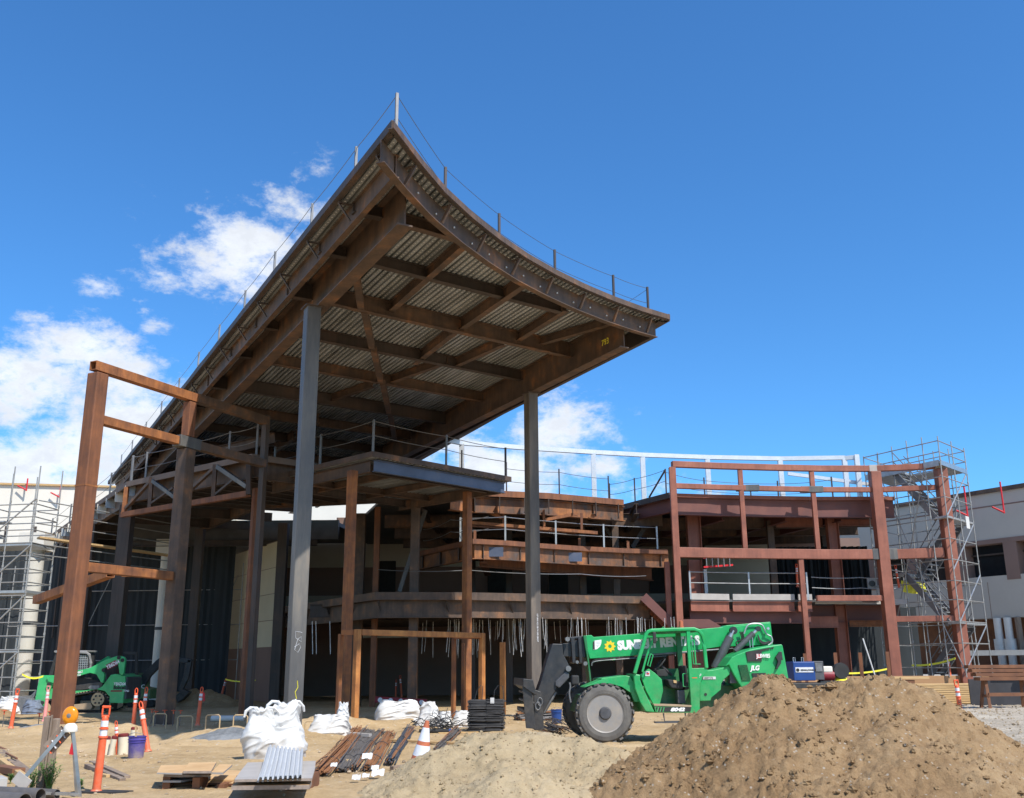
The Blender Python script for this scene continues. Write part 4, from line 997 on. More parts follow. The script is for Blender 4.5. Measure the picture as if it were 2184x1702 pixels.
rcol(1584, 0, .2, 6.47, 9.96); rcol(1736, 0, .2, 6.47, 9.96); rcol(1718, 0, .22, .6, 6.03, nm='column')
for i, (u) in enumerate((1580, 1728)):
    pass
for q in (RC[4], RC[5]):
    MB().beam(V3(q, .7), V3(q, 9.96), .46, .46, up=(0, 1, 0)).build('column', pr, rf, world=True, bevel=.02)
    MB().box((q[0], q[1], 10.1), (.5, .3, .3)).build('cap_plate', M_['plygrey'], rf, world=True, bevel=.01)
for t in (.285, .53):
    p = along(RC, t); MB().box((p.x, p.y, 9.14), (1.0, .26, .27)).build('splice_sleeve', M_['mill'], rf, world=True, bevel=.01)
# upper slab edge and deep beams
RB = [(p[0], p[1] + .75) for p in RC[:4]] + [(17.4, 44.6)]
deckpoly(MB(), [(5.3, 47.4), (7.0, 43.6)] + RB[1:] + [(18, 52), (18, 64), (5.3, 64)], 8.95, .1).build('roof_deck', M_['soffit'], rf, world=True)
MB().sweep([V3(p, 8.9) for p in [(5.0, 47.4), (7.0, 43.55)]], .08, .25).build('fascia', M_['brownsteel2'], rf, world=True)
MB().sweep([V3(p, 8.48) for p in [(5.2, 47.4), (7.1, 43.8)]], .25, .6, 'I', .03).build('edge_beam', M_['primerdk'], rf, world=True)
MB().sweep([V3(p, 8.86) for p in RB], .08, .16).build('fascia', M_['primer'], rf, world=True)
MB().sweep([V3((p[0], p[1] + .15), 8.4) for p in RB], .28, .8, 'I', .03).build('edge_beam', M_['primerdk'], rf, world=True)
for (x, y, a) in ((9.6, 45, .9), (12.6, 45.4, .6), (15.2, 45.5, .9)):
    MB().beam((x, y, 8.3), (x - 3.2 * a, y + 9, 8.3), .25, .7, 'I').build('floor_beam', M_['primerdk'], rf, world=True)
for y in (47, 50, 53.5): MB().beam((7, y + 1, 8.2), (17.5, y, 8.2), .25, .6, 'I').build('floor_beam', M_['brownsteel'], rf, world=True)
# inner pieces
for (u0, v0, u1, v1, Y, h, m) in ((1655, 1113, 1755, 1125, 46.5, .52, 'primer'), (1785, 1115, 1862, 1124, 46.5, .3, 'primer'), (1665, 1102, 1870, 1085, 47.3, .5, 'brownsteel'),
                            (1712, 1327, 1788, 1330, 45.5, .5, 'primer'), (1812, 1330, 1884, 1333, 45.5, .28, 'rust'), (1700, 1310, 1920, 1308, 46, .75, 'primerdk')):
    a = atY(u0, v0, Y); b = atY(u1, v1, Y); b.z = a.z
    MB().beam(a, b, .2, h, 'I', .02).build('floor_beam', M_[m], rf, world=True)
MB().beam(atY(1482, 1180, 45.2) * 1, Vector((atY(1482, 1180, 45.2).x, 45.2, 8.3)), .6, .5, 'H', .03, up=(0, 1, 0)).build('column', pr, rf, world=True)
p = atY(1480, 1180, 45.2); MB().beam((p.x, 45.2, .5), (p.x, 45.2, 6.2), .6, .5, 'H', .03, up=(0, 1, 0)).build('column', M_['primer'], rf, world=True)
p = atY(1786, 1250, 46.0); MB().beam((p.x, 46, .8), (p.x, 46, 8.2), .5, .42, 'H', .03, up=(0, 1, 0)).build('column', M_['primer'], rf, world=True)
p = atY(1640, 1100, 47.0); MB().beam((p.x, 47, 4), (p.x, 47, 8.2), .3, .3, up=(0, 1, 0)).build('column', M_['brownsteel'], rf, world=True)
p = atY(1755, 1100, 52.0); MB().beam((p.x, 52, .8), (p.x, 52, 8.2), .4, .4, up=(0, 1, 0)).build('column', M_['brownsteel2'], rf, world=True)
# first floor of the red part
F2 = [(7.6, 42.95), (9.2, 43.5), (11.8, 43.9), (13.1, 44.0)]
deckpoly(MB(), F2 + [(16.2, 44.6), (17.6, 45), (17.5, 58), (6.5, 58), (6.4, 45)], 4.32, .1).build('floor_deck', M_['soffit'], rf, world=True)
for a, b in ((.0, .33), (.36, .86), (.89, 1.0)):
    A = along(F2, a); B = along(F2, b); MB().beam((A.x, A.y, 4.42), (B.x, B.y, 4.42), .06, .26).build('kerb_plate', M_['plygrey'], rf, world=True)
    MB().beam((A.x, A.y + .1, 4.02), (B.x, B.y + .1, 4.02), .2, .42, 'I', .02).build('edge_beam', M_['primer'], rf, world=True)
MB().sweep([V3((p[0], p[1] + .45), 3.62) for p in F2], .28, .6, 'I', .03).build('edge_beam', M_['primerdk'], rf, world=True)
MB().beam((13.3, 44.3, 4.25), (17.6, 44.8, 4.25), .06, .22).build('kerb_plate', M_['plygrey'], rf, world=True)
rp = []
for t in (0.0, .5, .97): p = along(F2, t); rp.append((p.x, p.y)); MB().beam((p.x, p.y, 4.3), (p.x, p.y, 5.5), .07, .07).build('guard_post', M_['galvdull'], rf, world=True)
for z in (5.46, 5.0): rope(rp, z, .02, .0).build('guard_rail', M_['galvdull'], rf, world=True); rope([(13.2, 44.2), (15.5, 44.6), (17.4, 44.8)], z - .15, .018, .04).build('guard_rail', M_['galvdull'], rf, world=True)
# roof edge ropes seen against the sky, behind the red top rail
tp = [atZ(u, v, 10.05) for u, v in ((1070, 980), (1192, 1000), (1297, 1015), (1353, 1005))]
gpts = []
for (u, v, Y, m) in ((985, 960, 41.8, 'darkpost'), (1072, 948, 38.0, None), (1080, 986, 42.0, 'darkpost'), (1192, 1000, 42.9, 'darkpost'), (1297, 1015, 44.6, 'darkpost')):
    if m is None: continue
    p = atY(u, v, Y); gpts.append((p.x, p.y)); MB().beam((p.x, p.y, RZ), (p.x, p.y, p.z), .06, .06).build('guard_post', M_[m], cb, world=True)
for z in (9.85, 9.3): rope(gpts[1:], z, .012, .04).build('guard_rope', M_['cable'], cb, world=True)
gp2 = []
for (u, v, Y) in ((1299, 1015, 47.4), (1352, 1002, 46.0), (1418, 985, 43.8), (1500, 1000, 46), (1657, 1015, 47), (1772, 1010, 46), (1600, 1035, 50)):
    p = atY(u, v, Y); gp2.append((p.x, p.y)); MB().beam((p.x, p.y, 8.95), (p.x, p.y, 10.15), .06, .06).build('guard_post', M_['darkpost'], rf, world=True)
for z in (10.1, 9.6): rope(gp2[:3], z, .012, .04).build('guard_rope', M_['cable'], rf, world=True); rope(gp2[2:6], z - .1, .012, .05).build('guard_rope', M_['cable'], rf, world=True)
MB().beam((gp2[2][0] - .7, gp2[2][1] + .6, 8.95), (gp2[2][0], gp2[2][1], 10.1), .06, .06).build('guard_brace', M_['darkpost'], rf, world=True)
# steel stair going down, red
P0, D0 = (0, 42.85), (1, 0)
st_ = thing('steel_stair', 'dark red steel stair with landing, behind the telehandler boom', 'stair', tuple(hit(1480, 1330, P0, D0)[:2]) + (0,))
a, b, c, d = hit(1372, 1272, P0, D0), hit(1432, 1330, P0, D0), hit(1510, 1330, P0, D0), hit(1580, 1372, P0, D0)
for dy in (0, 1.3):
    o_ = Vector((0, dy, 0))
    MB().sweep([a + o_, b + o_, c + o_, d + o_], .08, .38, 'box').build('stringer', M_['primerdk'] if dy == 0 else M_['primer'], st_, world=True)
for k in range(8):
    t = (k + .5) / 8; p = a.lerp(b, t); MB().bx(p.x - .12, p.x + .14, 42.9, 44.1, p.z - .02, p.z + .02).bx(p.x - .13, p.x - .11, 42.9, 44.1, p.z - .16, p.z - .02).build('tread', M_['primer'], st_, world=True)
MB().bx(b.x, c.x, 42.9, 44.1, b.z - .05, b.z).build('landing', M_['primer'], st_, world=True)
for k in range(6):
    t = (k + .5) / 6; p = c.lerp(d, t); MB().bx(p.x - .12, p.x + .14, 42.9, 44.1, p.z - .02, p.z + .02).build('tread', M_['primer'], st_, world=True)
MB().beam((b.x + .2, 44.5, 0), (b.x + .2, 44.5, b.z - .1), .15, .15).build('post', M_['primerdk'], st_, world=True)
MB().beam((c.x - .3, 44.9, 0), (c.x - .3, 44.9, b.z - .1), .25, .25).build('post', M_['primer'], st_, world=True)
# pale rooftop screen frame
wf = thing('screen_frame', 'pale galvanised frame of posts and curved top rail standing on the roof', 'steel frame', (6, 47, 8.9))
WP = [atZ(u, v, 11.35) for u, v in ((905, 925), (985, 940), (1110, 950), (1265, 960), (1370, 966), (1508, 971), (1663, 974), (1800, 972))]
MB().sweep([p - Vector((0, 0, .1)) for p in WP], .16, .2).build('top_rail', M_['whitesteel'], wf, world=True)
for p in WP[1:2] + WP[3:]:
    MB().beam((p.x, p.y + .02, 8.7), (p.x, p.y + .02, 11.2), .22, .2, up=(0, 1, 0)).build('post', M_['whitesteel'], wf, world=True)
p = atZ(1826, 970, 11.35); MB().beam((p.x, p.y, 8.7), (p.x, p.y, 11.35), .22, .2, up=(0, 1, 0)).build('post', M_['whitesteel'], wf, world=True)
MB().beam(WP[-1] - Vector((0, 0, .12)), p - Vector((0, 0, .12)), .14, .2).build('top_rail', M_['whitesteel'], wf, world=True)
a = hit(1680, 1010, (WP[-1].x, WP[-1].y), (1, 0)); b = hit(1870, 1035, (WP[-1].x, WP[-1].y), (1, 0)); MB().beam(a, b, .1, .16).build('brace', M_['whitesteel'], wf, world=True)

# ---- raised slab with form boards on the right
sb = MB().bx(9.0, 34, 44.0, 62, -.1, 1.0).build('concrete_slab', M_['concrete']); tag(sb, kind='structure')

# ============================================================ NEIGHBOURING BUILDINGS
PLN, DLN = (-36.0, 61.0), (30.0, 6.0)
nb = thing('building', 'cream plastered building behind the left scaffold', 'building', (-20, 66, 0))
zt = hit(0, 1034, PLN, DLN).z
L0 = Vector((-48, 58.6)); L1 = Vector((0, 68.2))
def wallbox(a, b, z0, z1, th, nm, m, par, push=0.0):
    d = Vector((b[0] - a[0], b[1] - a[1])); L = d.length; d.normalize(); n = Vector((-d.y, d.x))
    poly = [Vector(a) + n * push, Vector(b) + n * push, Vector(b) + n * (th), Vector(a) + n * (th)]
    return MB().plate([(p.x, p.y) for p in poly], z0, z1).build(nm, m, par, world=True)
wallbox(L0, L1, 0, zt, 6.0, 'wall', M_['creamwall'], nb)
wallbox(L0, L1, zt, zt + .12, .6, 'coping', M_['pine'], nb, -.15)
for k in range(5): 
    t = .3 + k * .035; p = L0.lerp(L1, t); wallbox(p, p + Vector((.14, .03)), 7.6, zt - 2.6, .1, 'pilaster', M_['brownsteel2'], nb, -.05)
wallbox(L0, L1, 7.2, 7.6, .1, 'ledge', M_['brownwall'], nb, -.12)
p = hit(505, 1095, PLN, DLN); wallbox((p.x - 4.8, p.y - .96), (p.x, p.y), 8.0, zt - .8, .1, 'bay', M_['greige'], nb, -.4)
for (u, v) in ((72, 1030), (152, 1047), (15, 1035)):
    pass
# parapet davits in red on both neighbours
def red_rod(par, p, h=1.5):
    MB().path([(p.x, p.y, p.z), (p.x, p.y, p.z + h)], .05, 6).build('red_upright', M_['red'], par, world=True)
    MB().path([(p.x - .6, p.y, p.z + .35), (p.x, p.y, p.z + .05)], .05, 6).build('red_strut', M_['red'], par, world=True)
for (u, v) in ((56, 1047), (127, 1062), (200, 1060)): red_rod(nb, hit(u, v, (PLN[0], PLN[1] - .4), DLN), .8)
PRN, DRN = (27.0, 51.3), (-3.4, 5.4)
rb = thing('building', 'grey brown plastered building with a dark window band, on the right behind the scaffold tower', 'building', (27, 52, 0))
R0, R1 = Vector((34.5, 39.4)), Vector((17.0, 67.2))
def rz(u, v): return hit(u, v, PRN, DRN).z
zt_ = rz(2100, 1053); zw1 = rz(2150, 1155); zw0 = rz(2150, 1226); zb_ = rz(2150, 1317)
print('right building', zt_, zw1, zw0, zb_)
def rwall(z0, z1, nm, m, push=0.0, th=-6, a=R0, b=R1):
    d = (b - a).normalized(); n = Vector((-d.y, d.x)); n = n if n.x > 0 else -n
    poly = [a - n * push, b - n * push, b + n * 6, a + n * 6]
    return MB().plate([(p.x, p.y) for p in poly], z0, z1).build(nm, m, rb, world=True)
rwall(zw1, zt_, 'wall', M_['greywall']); rwall(zb_, zw0, 'wall', M_['greywall'])
rwall(zt_, zt_ + .22, 'coping', M_['brownsteel'], .12); rwall(zt_ - .75, zt_ - .68, 'reveal', M_['brownwall'], .015)
rwall(zw0, zw1, 'window_band', M_['darkglass'], -.7)
rwall(zw1 - .02, zw1 + .22, 'lintel', M_['brownwall'], .03); rwall((zw0 + zw1) / 2 + .3, (zw0 + zw1) / 2 + .38, 'transom', M_['brownsteel2'], -.5)
d = (R1 - R0).normalized()
for k in range(9):
    p = R0 + d * (3.0 + k * 3.0); n = Vector((-d.y, d.x)); n = n if n.x > 0 else -n
    MB().plate([tuple(p - n * .02), tuple(p + d * .75 - n * .02), tuple(p + d * .75 + n * .7), tuple(p + n * .7)], zw0 - .25, zw1).build('pier', M_['brownwall'], rb, world=True)
for k in range(12):
    p = R0 + d * (1.5 + 2.2 * k); MB().plate([tuple(p - n * .012), tuple(p + d * .02 - n * .012), tuple(p + d * .02), tuple(p)], zb_, zw0 - .3).build('joint', M_['brownwall'], rb, world=True)
rwall(-.1, zb_, 'base_wall', M_['brownwood'], -1.0)
for (u, v) in ((2064, 1102 - 20), (2142, 1075)): red_rod(rb, hit(u, v + 20, (PRN[0] - .4, PRN[1] - .3), DRN), 1.7)
for (u, w) in ((2128, .2), (2150, .2), (2172, .12)):
    p = hit(u, 1330, (PRN[0] - .0, PRN[1]), DRN); 
    if w > .15: MB().lathe([(w, 1.4), (w, 2.2), (w * 1.5, 2.2), (w * 1.5, 2.8), (w, 2.8), (w, zb_)], 16, (p.x, p.y, 0)).build('drain_pipe', M_['pvc'], rb, world=True, smooth=True)
    else: MB().bx(p.x - w, p.x + w, p.y - .1, p.y + .1, .9, zb_).build('timber_post', M_['oldwood'], rb, world=True)
p = hit(2137, 1380, PRN, DRN); MB().plate([(p.x - 3.2, p.y - 1.5), (p.x + 3, p.y - 6.2), (p.x + 4, p.y - 5), (p.x - 2, p.y)], 1.95, 2.2).build('concrete_ledge', M_['concrete'], rb, world=True)

t_ = thing('back_wall', 'dark boarded wall closing the back of the red frame', 'wall', (13, 60, 0))
MB().bx(11.0, 20.0, 50, 50.3, .9, 4.3).build('wall_panel', M_['net'], t_, world=True)
MB().bx(11.0, 20.0, 57, 57.3, 4.3, 8.6).build('wall_panel', M_['brownwall'], t_, world=True)
MB().bx(11.0, 15.0, 56.8, 56.97, 4.4, 8.6).build('wall_panel', M_['greige'], t_, world=True)
# ============================================================ TELEHANDLER  (local x = to its rear, y = away from the viewer, z = up)
TB = atZ(1292, 1588, 0.0)
th = thing('telehandler', 'green telescopic handler with black fork carriage and open cab, parked behind the soil heap', 'telehandler', (TB.x, TB.y, 0), radians(4.5))
def A(zx, zy, y=0.0):
    x = zx * .002347 - .745; z = 2.645 - zy * .002246; k = 1 + y / 21.5
    return ((x + 1.9) * k - 1.9 + y * .0785, 1.6 + (z - 1.6) * k)
def Bz(zx, zy, y=0.0):
    x = zx * .003081 - 2.347; z = 2.951 - zy * .002948; k = 1 + y / 21.5
    return ((x + 1.9) * k - 1.9 + y * .0785, 1.6 + (z - 1.6) * k)
gm, gd, bk = M_['green'], M_['greendk'], M_['black']
def PA(pts, y0, y1, name, m, par=th, bev=.012, f=A):
    return MB().prism([f(a, b, y0) for a, b in pts], y0, y1).build(name, m, par, bevel=bev)
def wheel(cx, cy, cz, r, w, par, nm='wheel', steer=0.0, tread=24):
    e = thing(nm, None, None, (cx, cy, cz)); e.parent = par; e.rotation_euler = (0, 0, steer)
    for k in ('label', 'category'):
        if k in e: del e[k]
    mb = MB(); rr = r * .94
    mb.lathe([(r * .60, -w / 2 + .03), (r * .64, -w / 2 + .005), (rr * .8, -w / 2), (rr * .93, -w / 2 + .02), (rr, -w / 2 + .07), (rr, w / 2 - .07), (rr * .93, w / 2 - .02), (rr * .8, w / 2), (r * .64, w / 2 - .005), (r * .6, w / 2 - .03)], 48, axis='Y')
    for i in range(tread):
        a = 2 * pi * i / tread
        for s_ in (-1, 1):
            b_ = a + (pi / tread if s_ > 0 else 0); Rm = Matrix.Rotation(-b_, 3, 'Y')
            c = Rm @ Vector((rr + .012, s_ * w * .25, 0)); c2 = Rm @ Matrix.Rotation(s_ * .35, 3, 'X')
            mb.box(c, (.035, w * .5, 2 * pi * r / tread * .5), c2)
    mb.build('tyre', M_['tyre'], e, smooth=False, bevel=.0)
    mb = MB(); mb.lathe([(r * .61, -w / 2 + .02), (r * .63, -w / 2 + .0), (r * .57, -w / 2 + .03), (r * .55, -w / 2 + .13), (r * .5, -w / 2 + .15), (r * .2, -w / 2 + .12), (r * .2, w / 2 - .05), (r * .6, w / 2 - .03)], 40, axis='Y')
    mb.build('rim', M_['rim'], e, smooth=True)
    mb = MB(); mb.lathe([(0, -w / 2 - .03), (r * .17, -w / 2 - .03), (r * .215, -w / 2 + .02), (r * .24, -w / 2 + .13), (0, -w / 2 + .13)], 24, axis='Y')
    mb.box((0, -w / 2 - .005, 0), (r * .13, .03, r * .13), Matrix.Rotation(.4, 3, 'Y')); mb.build('hub', M_['darkmetal'], e, smooth=True)
    mb = MB()
    for i in range(10):
        a = 2 * pi * i / 10; c = Vector((cos(a) * r * .33, -w / 2 + .08, sin(a) * r * .33)); mb.lathe([(.03, 0), (.03, .06)], 6, c, 'Y')
    mb.build('wheel_nuts', M_['darkmetal'], e)
    return e
M_['darkmetal'] = mat('dark_grey_metal', (.09, .09, .095), .5, .2, var=.25, scale=6)
M_['grime'] = mat('dull_grey_steel', (.2, .2, .2), .5, .4, var=.25, scale=8)
W_ = .36
wheel(0.02, W_ / 2, .62, .625, W_, th, steer=radians(-3))
wheel(-.02, 2.0, .62, .625, W_, th, steer=radians(-3))
wheel(3.42, W_ / 2, .635, .635, W_, th); wheel(3.42, 2.0, .635, .635, W_, th)
MB().beam((.0, .4, .62), (.0, 1.8, .62), .22, .2).build('axle', bk, th); MB().beam((3.42, .4, .62), (3.42, 1.8, .62), .22, .2).build('axle', bk, th)
# frame and fenders
MB().prism([(-.55, .62), (4.0, .62), (4.3, .9), (4.1, 1.15), (1.0, 1.15), (-.4, .98)], .62, 1.55).build('chassis', gd, th, bevel=.015)
PA([(135, 668), (150, 655), (290, 600), (300, 585), (520, 560), (560, 570), (600, 640), (640, 800), (590, 800), (560, 720), (480, 665), (380, 636), (300, 632), (200, 650)], .10, .75, 'front_fender', gm)
PA([(285, 600), (300, 585), (520, 562), (566, 572), (560, 600), (300, 612)], .75, 1.9, 'hood', gm)
# long main body panel behind the cab
PA([(1195, 605), (1275, 520), (1330, 515), (1440, 490), (1480, 470), (1500, 500), (1480, 560), (1430, 600), (1400, 640), (1390, 700), (1300, 770), (1290, 798), (1190, 800)], .12, .6, 'side_panel', gm, bev=.015)
# engine cover at the rear
PA([(1440, 488), (1510, 400), (1560, 375), (1680, 330), (1840, 300), (1985, 280), (1998, 290), (2012, 420), (2030, 600), (2030, 700), (2000, 730), (1700, 730), (1600, 700), (1560, 640), (1520, 560), (1480, 470)], .06, .95, 'engine_cover', gm, bev=.02)
PA([(1510, 400), (1985, 280), (2030, 600), (2030, 760), (1560, 800)], .97, 1.9, 'counterweight', gm, bev=.02)
PA([(1648, 350), (1875, 312), (1875, 325), (1795, 345), (1790, 440), (1660, 440)], .035, .06, 'black_flash', M_['blackmat'], bev=0)
PA([(1885, 312), (1900, 309), (1893, 325), (1882, 326)], .035, .06, 'black_flash', M_['blackmat'], bev=0); PA([(1903, 308), (1915, 306), (1908, 322), (1900, 323)], .035, .06, 'black_flash', M_['blackmat'], bev=0)
PA([(1690, 548), (1820, 546), (1822, 588), (1700, 588)], .035, .06, 'black_flash', M_['blackmat'], bev=0)
PA([(1705, 606), (1820, 606), (1820, 640), (1715, 640)], .035, .06, 'black_flash', M_['blackmat'], bev=0)
mb = MB()
P = [A(1572, 472), A(1655, 470), A(1680, 610), A(1600, 612)]
mb.prism(P, .04, .06); gr = mb.build('vent_grille', M_['blackmat'], th)
mb = MB()
for i in range(9):
    t = (i + .5) / 9; a = [P[0][k] + (P[1][k] - P[0][k]) * t for k in (0, 1)]; b = [P[3][k] + (P[2][k] - P[3][k]) * t for k in (0, 1)]
    mb.beam((a[0], .034, a[1]), (b[0], .034, b[1]), .007, .007)
for i in range(13):
    t = (i + .5) / 13; a = [P[0][k] + (P[3][k] - P[0][k]) * t for k in (0, 1)]; b = [P[1][k] + (P[2][k] - P[1][k]) * t for k in (0, 1)]
    mb.beam((a[0], .034, a[1]), (b[0], .034, b[1]), .009, .006)
mb.build('grille_mesh', gd, gr)
# red number plate sticker
x0, z0 = A(1745, 412); x1, z1 = A(1902, 372)
MB().bx(x0, x0 + (x1 - x0) * .26, .025, .035, z0, z1).build('sticker', M_['redmark'], th)
text('number', 'JL8W85', .115, M_['white'], th, face_mx(x0 + .005, .022, z0 + .015), .002, .003, .80)
x0, z0 = A(1687, 520); text('maker_mark', 'JLG', .135, M_['white'], th, face_mx(x0, .045, z0), .004, .006, .92, shear=.25)
x0, z0 = A(1243, 602); MB().bx(x0, x0 + .28, .108, .118, z0, z0 + .055).build('sticker', M_['paper'], th); text('serial_number', '10007370', .058, M_['blackmat'], th, face_mx(x0 + .01, .105, z0 + .007), .001, 0, .9)
MB().lathe([(0, 0), (.03, 0), (.03, .01)], 16, (A(1260, 740)[0], .11, A(1260, 740)[1]), 'Y').build('bolt_hole', M_['blackmat'], th)
# light and guard on the rear corner
PA([(1925, 400), (1965, 350), (1985, 350), (1990, 430), (1975, 430), (1970, 460), (1930, 515), (1920, 505), (1945, 440)], -.02, .05, 'lamp_guard', bk, bev=.004)
# boom
BY0, BY1 = .95, 1.32
PA([(140, 192), (215, 186), (235, 205), (1000, 150), (1440, 118), (1480, 100), (1895, 68), (1900, 74), (1908, 275), (1540, 300), (1380, 305), (1060, 350), (700, 374), (195, 405)], BY0, BY1, 'boom', gm, f=A)
PA([(1400, 300), (1500, 150), (1545, 110), (1895, 78), (1905, 285)], BY0 - .05, BY0, 'boom_head_plate', gm, f=A, bev=.006)
PA([(140, 192), (168, 190), (205, 610), (190, 630), (170, 400)], BY0 - .04, BY1 + .03, 'boom_collar', gd, f=A)
PA([(388, 396), (445, 392), (420, 425)], BY0 + .02, BY1 - .05, 'boom_lug', gm)
PA([(620, 372), (1050, 342), (1530, 310), (1540, 322), (1050, 362), (640, 388)], BY0 - .02, BY1, 'boom_slide', M_['grime'])
PA([(480, 305), (520, 300), (640, 262), (640, 405), (560, 400), (485, 395)], BY0 + .05, BY1 - .05, 'inner_boom', bk, f=Bz)
for k, (a, b) in enumerate(((540, 565), (590, 612))):
    PA([(a, 265), (b, 262), (b + 4, 445), (a + 8, 440)], BY0 - .05, BY1 + .05, 'boom_clamp', bk, f=Bz, bev=.008)
PA([(500, 262), (640, 250), (640, 265), (505, 280)], BY0 + .1, BY1 - .1, 'boom_top_hose', bk, f=Bz)
for (a, b, r) in ((512, 275, .05), (575, 435, .035), (632, 446, .045)):
    x, z = Bz(a, b, BY0); MB().lathe([(r, 0), (r, .08)], 16, (x, BY0 - .12, z), 'Y').build('pin', M_['grime'], th, smooth=True)
# goose neck
PA([(410, 305), (480, 308), (484, 380), (515, 440), (532, 480), (522, 510), (505, 560), (440, 610), (385, 700), (345, 775), (318, 850), (300, 640), (330, 560), (370, 420)], BY0 - .1, BY1 + .1, 'goose_neck', bk, f=Bz, bev=.015)
PA([(425, 570), (500, 500), (522, 515), (522, 545), (455, 615), (425, 600)], BY0 - .16, BY0 - .08, 'goose_neck_plate', M_['darkmetal'], f=Bz, bev=.02)
x, z = Bz(510, 480, BY0); MB().lathe([(.06, 0), (.06, .1)], 20, (x, BY0 - .2, z), 'Y').build('pin', M_['grime'], th, smooth=True)
# fork carriage
car = thing('fork_carriage', None, None, (0, 0, 0)); car.parent = th
PA([(205, 548), (270, 556), (292, 640), (285, 660), (203, 600)], -.15, 2.35, 'backrest', bk, car, f=Bz, bev=.008)
for y in (-.1, .55, 1.2, 1.8):
    PA([(200, 600), (262, 600), (285, 890), (222, 885)], y, y + .10, 'upright', bk, car, f=Bz, bev=.006)
for y in (-.05, 2.1):
    PA([(275, 620), (325, 640), (345, 895), (278, 900)], y, y + .13, 'fork_shank', M_['darkmetal'] if y > 0 else bk, car, f=Bz, bev=.01)
    p = Bz(300, 890, y); MB().beam((p[0], y + .06, .06), (p[0] - .35, y + .06, .03), .12, .05).build('fork_tine', bk, car)
PA([(215, 760), (340, 775), (342, 800), (215, 790)], .1, 2.2, 'cross_bar', bk, car, f=Bz)
for zz in (640, 700):
    PA([(235, zz), (300, zz + 10), (300, zz + 26), (235, zz + 18)], -.05, 2.3, 'cross_bar', bk, car, f=Bz)
p, q = Bz(430, 640, .9), Bz(345, 780, .9); MB().tube((p[0], .95, p[1]), (q[0], .95, q[1]), .04, 12).build('tilt_cylinder', M_['grime'], th, smooth=True)
for (a, b) in ((315, 705), (300, 735)):
    x, z = Bz(a, b, 0); mb = MB(); mb.path([(x + .05 * cos(t * .63), -.08, z + .08 * sin(t * .63)) for t in range(11)], .01, 6); mb.build('ring', M_['grime'], car)
# cylinders of the boom
def cyl(a, b, y, r1, r2, t=.6):
    p = A(a[0], a[1], y); q = A(b[0], b[1], y); P0 = Vector((p[0], y, p[1])); P1 = Vector((q[0], y, q[1])); m_ = P0.lerp(P1, t)
    MB().tube(P0, m_, r1, 16).build('cylinder', M_['darkmetal'], th, smooth=True); MB().tube(m_, P1, r2, 12).build('piston_rod', M_['galv'], th, smooth=True)
    MB().lathe([(r1 * .9, 0), (r1 * .9, .1)], 14, (q[0], y - .05, q[1]), 'Y').build('pin', bk, th, smooth=True)
cyl((1345, 500), (1540, 150), .78, .095, .055, .82)
cyl((1545, 345), (1775, 135), .70, .065, .04, .8)
def hose(pts, y, r=.014, m='blackmat'):
    P_ = [Vector((*A(a, b, y), 0)) for a, b in pts]; P_ = [Vector((p.x, y, p.y)) for p in P_]
    # smooth the run
    out = []
    for i in range(len(P_) - 1):
        p0 = P_[max(0, i - 1)]; p1 = P_[i]; p2 = P_[i + 1]; p3 = P_[min(len(P_) - 1, i + 2)]
        for k in range(6):
            t = k / 6; out.append(.5 * ((2 * p1) + (-p0 + p2) * t + (2 * p0 - 5 * p1 + 4 * p2 - p3) * t * t + (-p0 + 3 * p1 - 3 * p2 + p3) * t ** 3))
    out.append(P_[-1]); MB().path(out, r, 6).build('hose', M_[m], th, smooth=True)
hose([(1640, 180), (1690, 95), (1810, 95), (1850, 180), (1895, 210), (1900, 260), (1860, 290)], .84, .018, 'galvdull')
for k in range(4): hose([(1770, 190 + 10 * k), (1790, 240 + 8 * k), (1830, 262 + 6 * k), (1890, 250)], .86 - .01 * k, .012)
for k in range(3): hose([(1600 + 12 * k, 160), (1615 + 10 * k, 230), (1560, 260), (1570 + 8 * k, 300)], .82, .012)
hose([(1690, 310), (1690, 240), (1715, 215), (1715, 310)], .66, .012, 'galv'); hose([(1430, 440), (1500, 390), (1500, 420), (1420, 470)], .8, .03, 'grime')
hose([(210, 470), (235, 420), (400, 400), (700, 390), (1000, 372)], .9, .012); hose([(210, 470), (245, 430), (500, 410), (900, 385)], .88, .012, 'grime')
for (x, z) in ((1775, 132), (1868, 132)):
    p = A(x, z, .8); MB().lathe([(.03, 0), (.035, .05)], 14, (p[0], .76, p[1]), 'Y').build('bolt', M_['galv'], th, smooth=True)
# steering cylinder and dark underbody
PA([(1480, 500), (1525, 500), (1560, 640), (1480, 640)], .15, .3, 'lift_strut', M_['darkmetal'], bev=.01)
PA([(590, 790), (1200, 800), (1200, 900), (700, 900), (640, 860)], .7, 1.5, 'underbody', bk)
# cab ------------------------------------------------------------
cab = thing('cab', None, None, (0, 0, 0)); cab.parent = th
for k in ('label', 'category'):
    for q in (cab, car):
        if k in q: del q[k]
CY0, CY1 = -.02, .86
def tubes(pts, y, r, nm, m=gm, rnd_=True, par=cab):
    P_ = [Vector((A(a, b, y)[0], y, A(a, b, y)[1])) for a, b in pts]
    return MB().sweep(P_, r * 2, r * 2, 'box').build(nm, m, par, bevel=r * .5)
frame_o = [(655, 560), (740, 300), (800, 190), (815, 165), (850, 150), (1000, 143), (1100, 140)]
for y in (CY0, CY1 - .06):
    tubes([(600, 545), (625, 470), (690, 280), (718, 185), (738, 158), (770, 146), (1000, 138), (1170, 134), (1215, 150), (1245, 190), (1258, 300), (1268, 500)], y, .038, 'cab_frame')
    tubes([(672, 530), (720, 380), (775, 250), (810, 175)], y, .022, 'cab_frame') if y < .1 else None
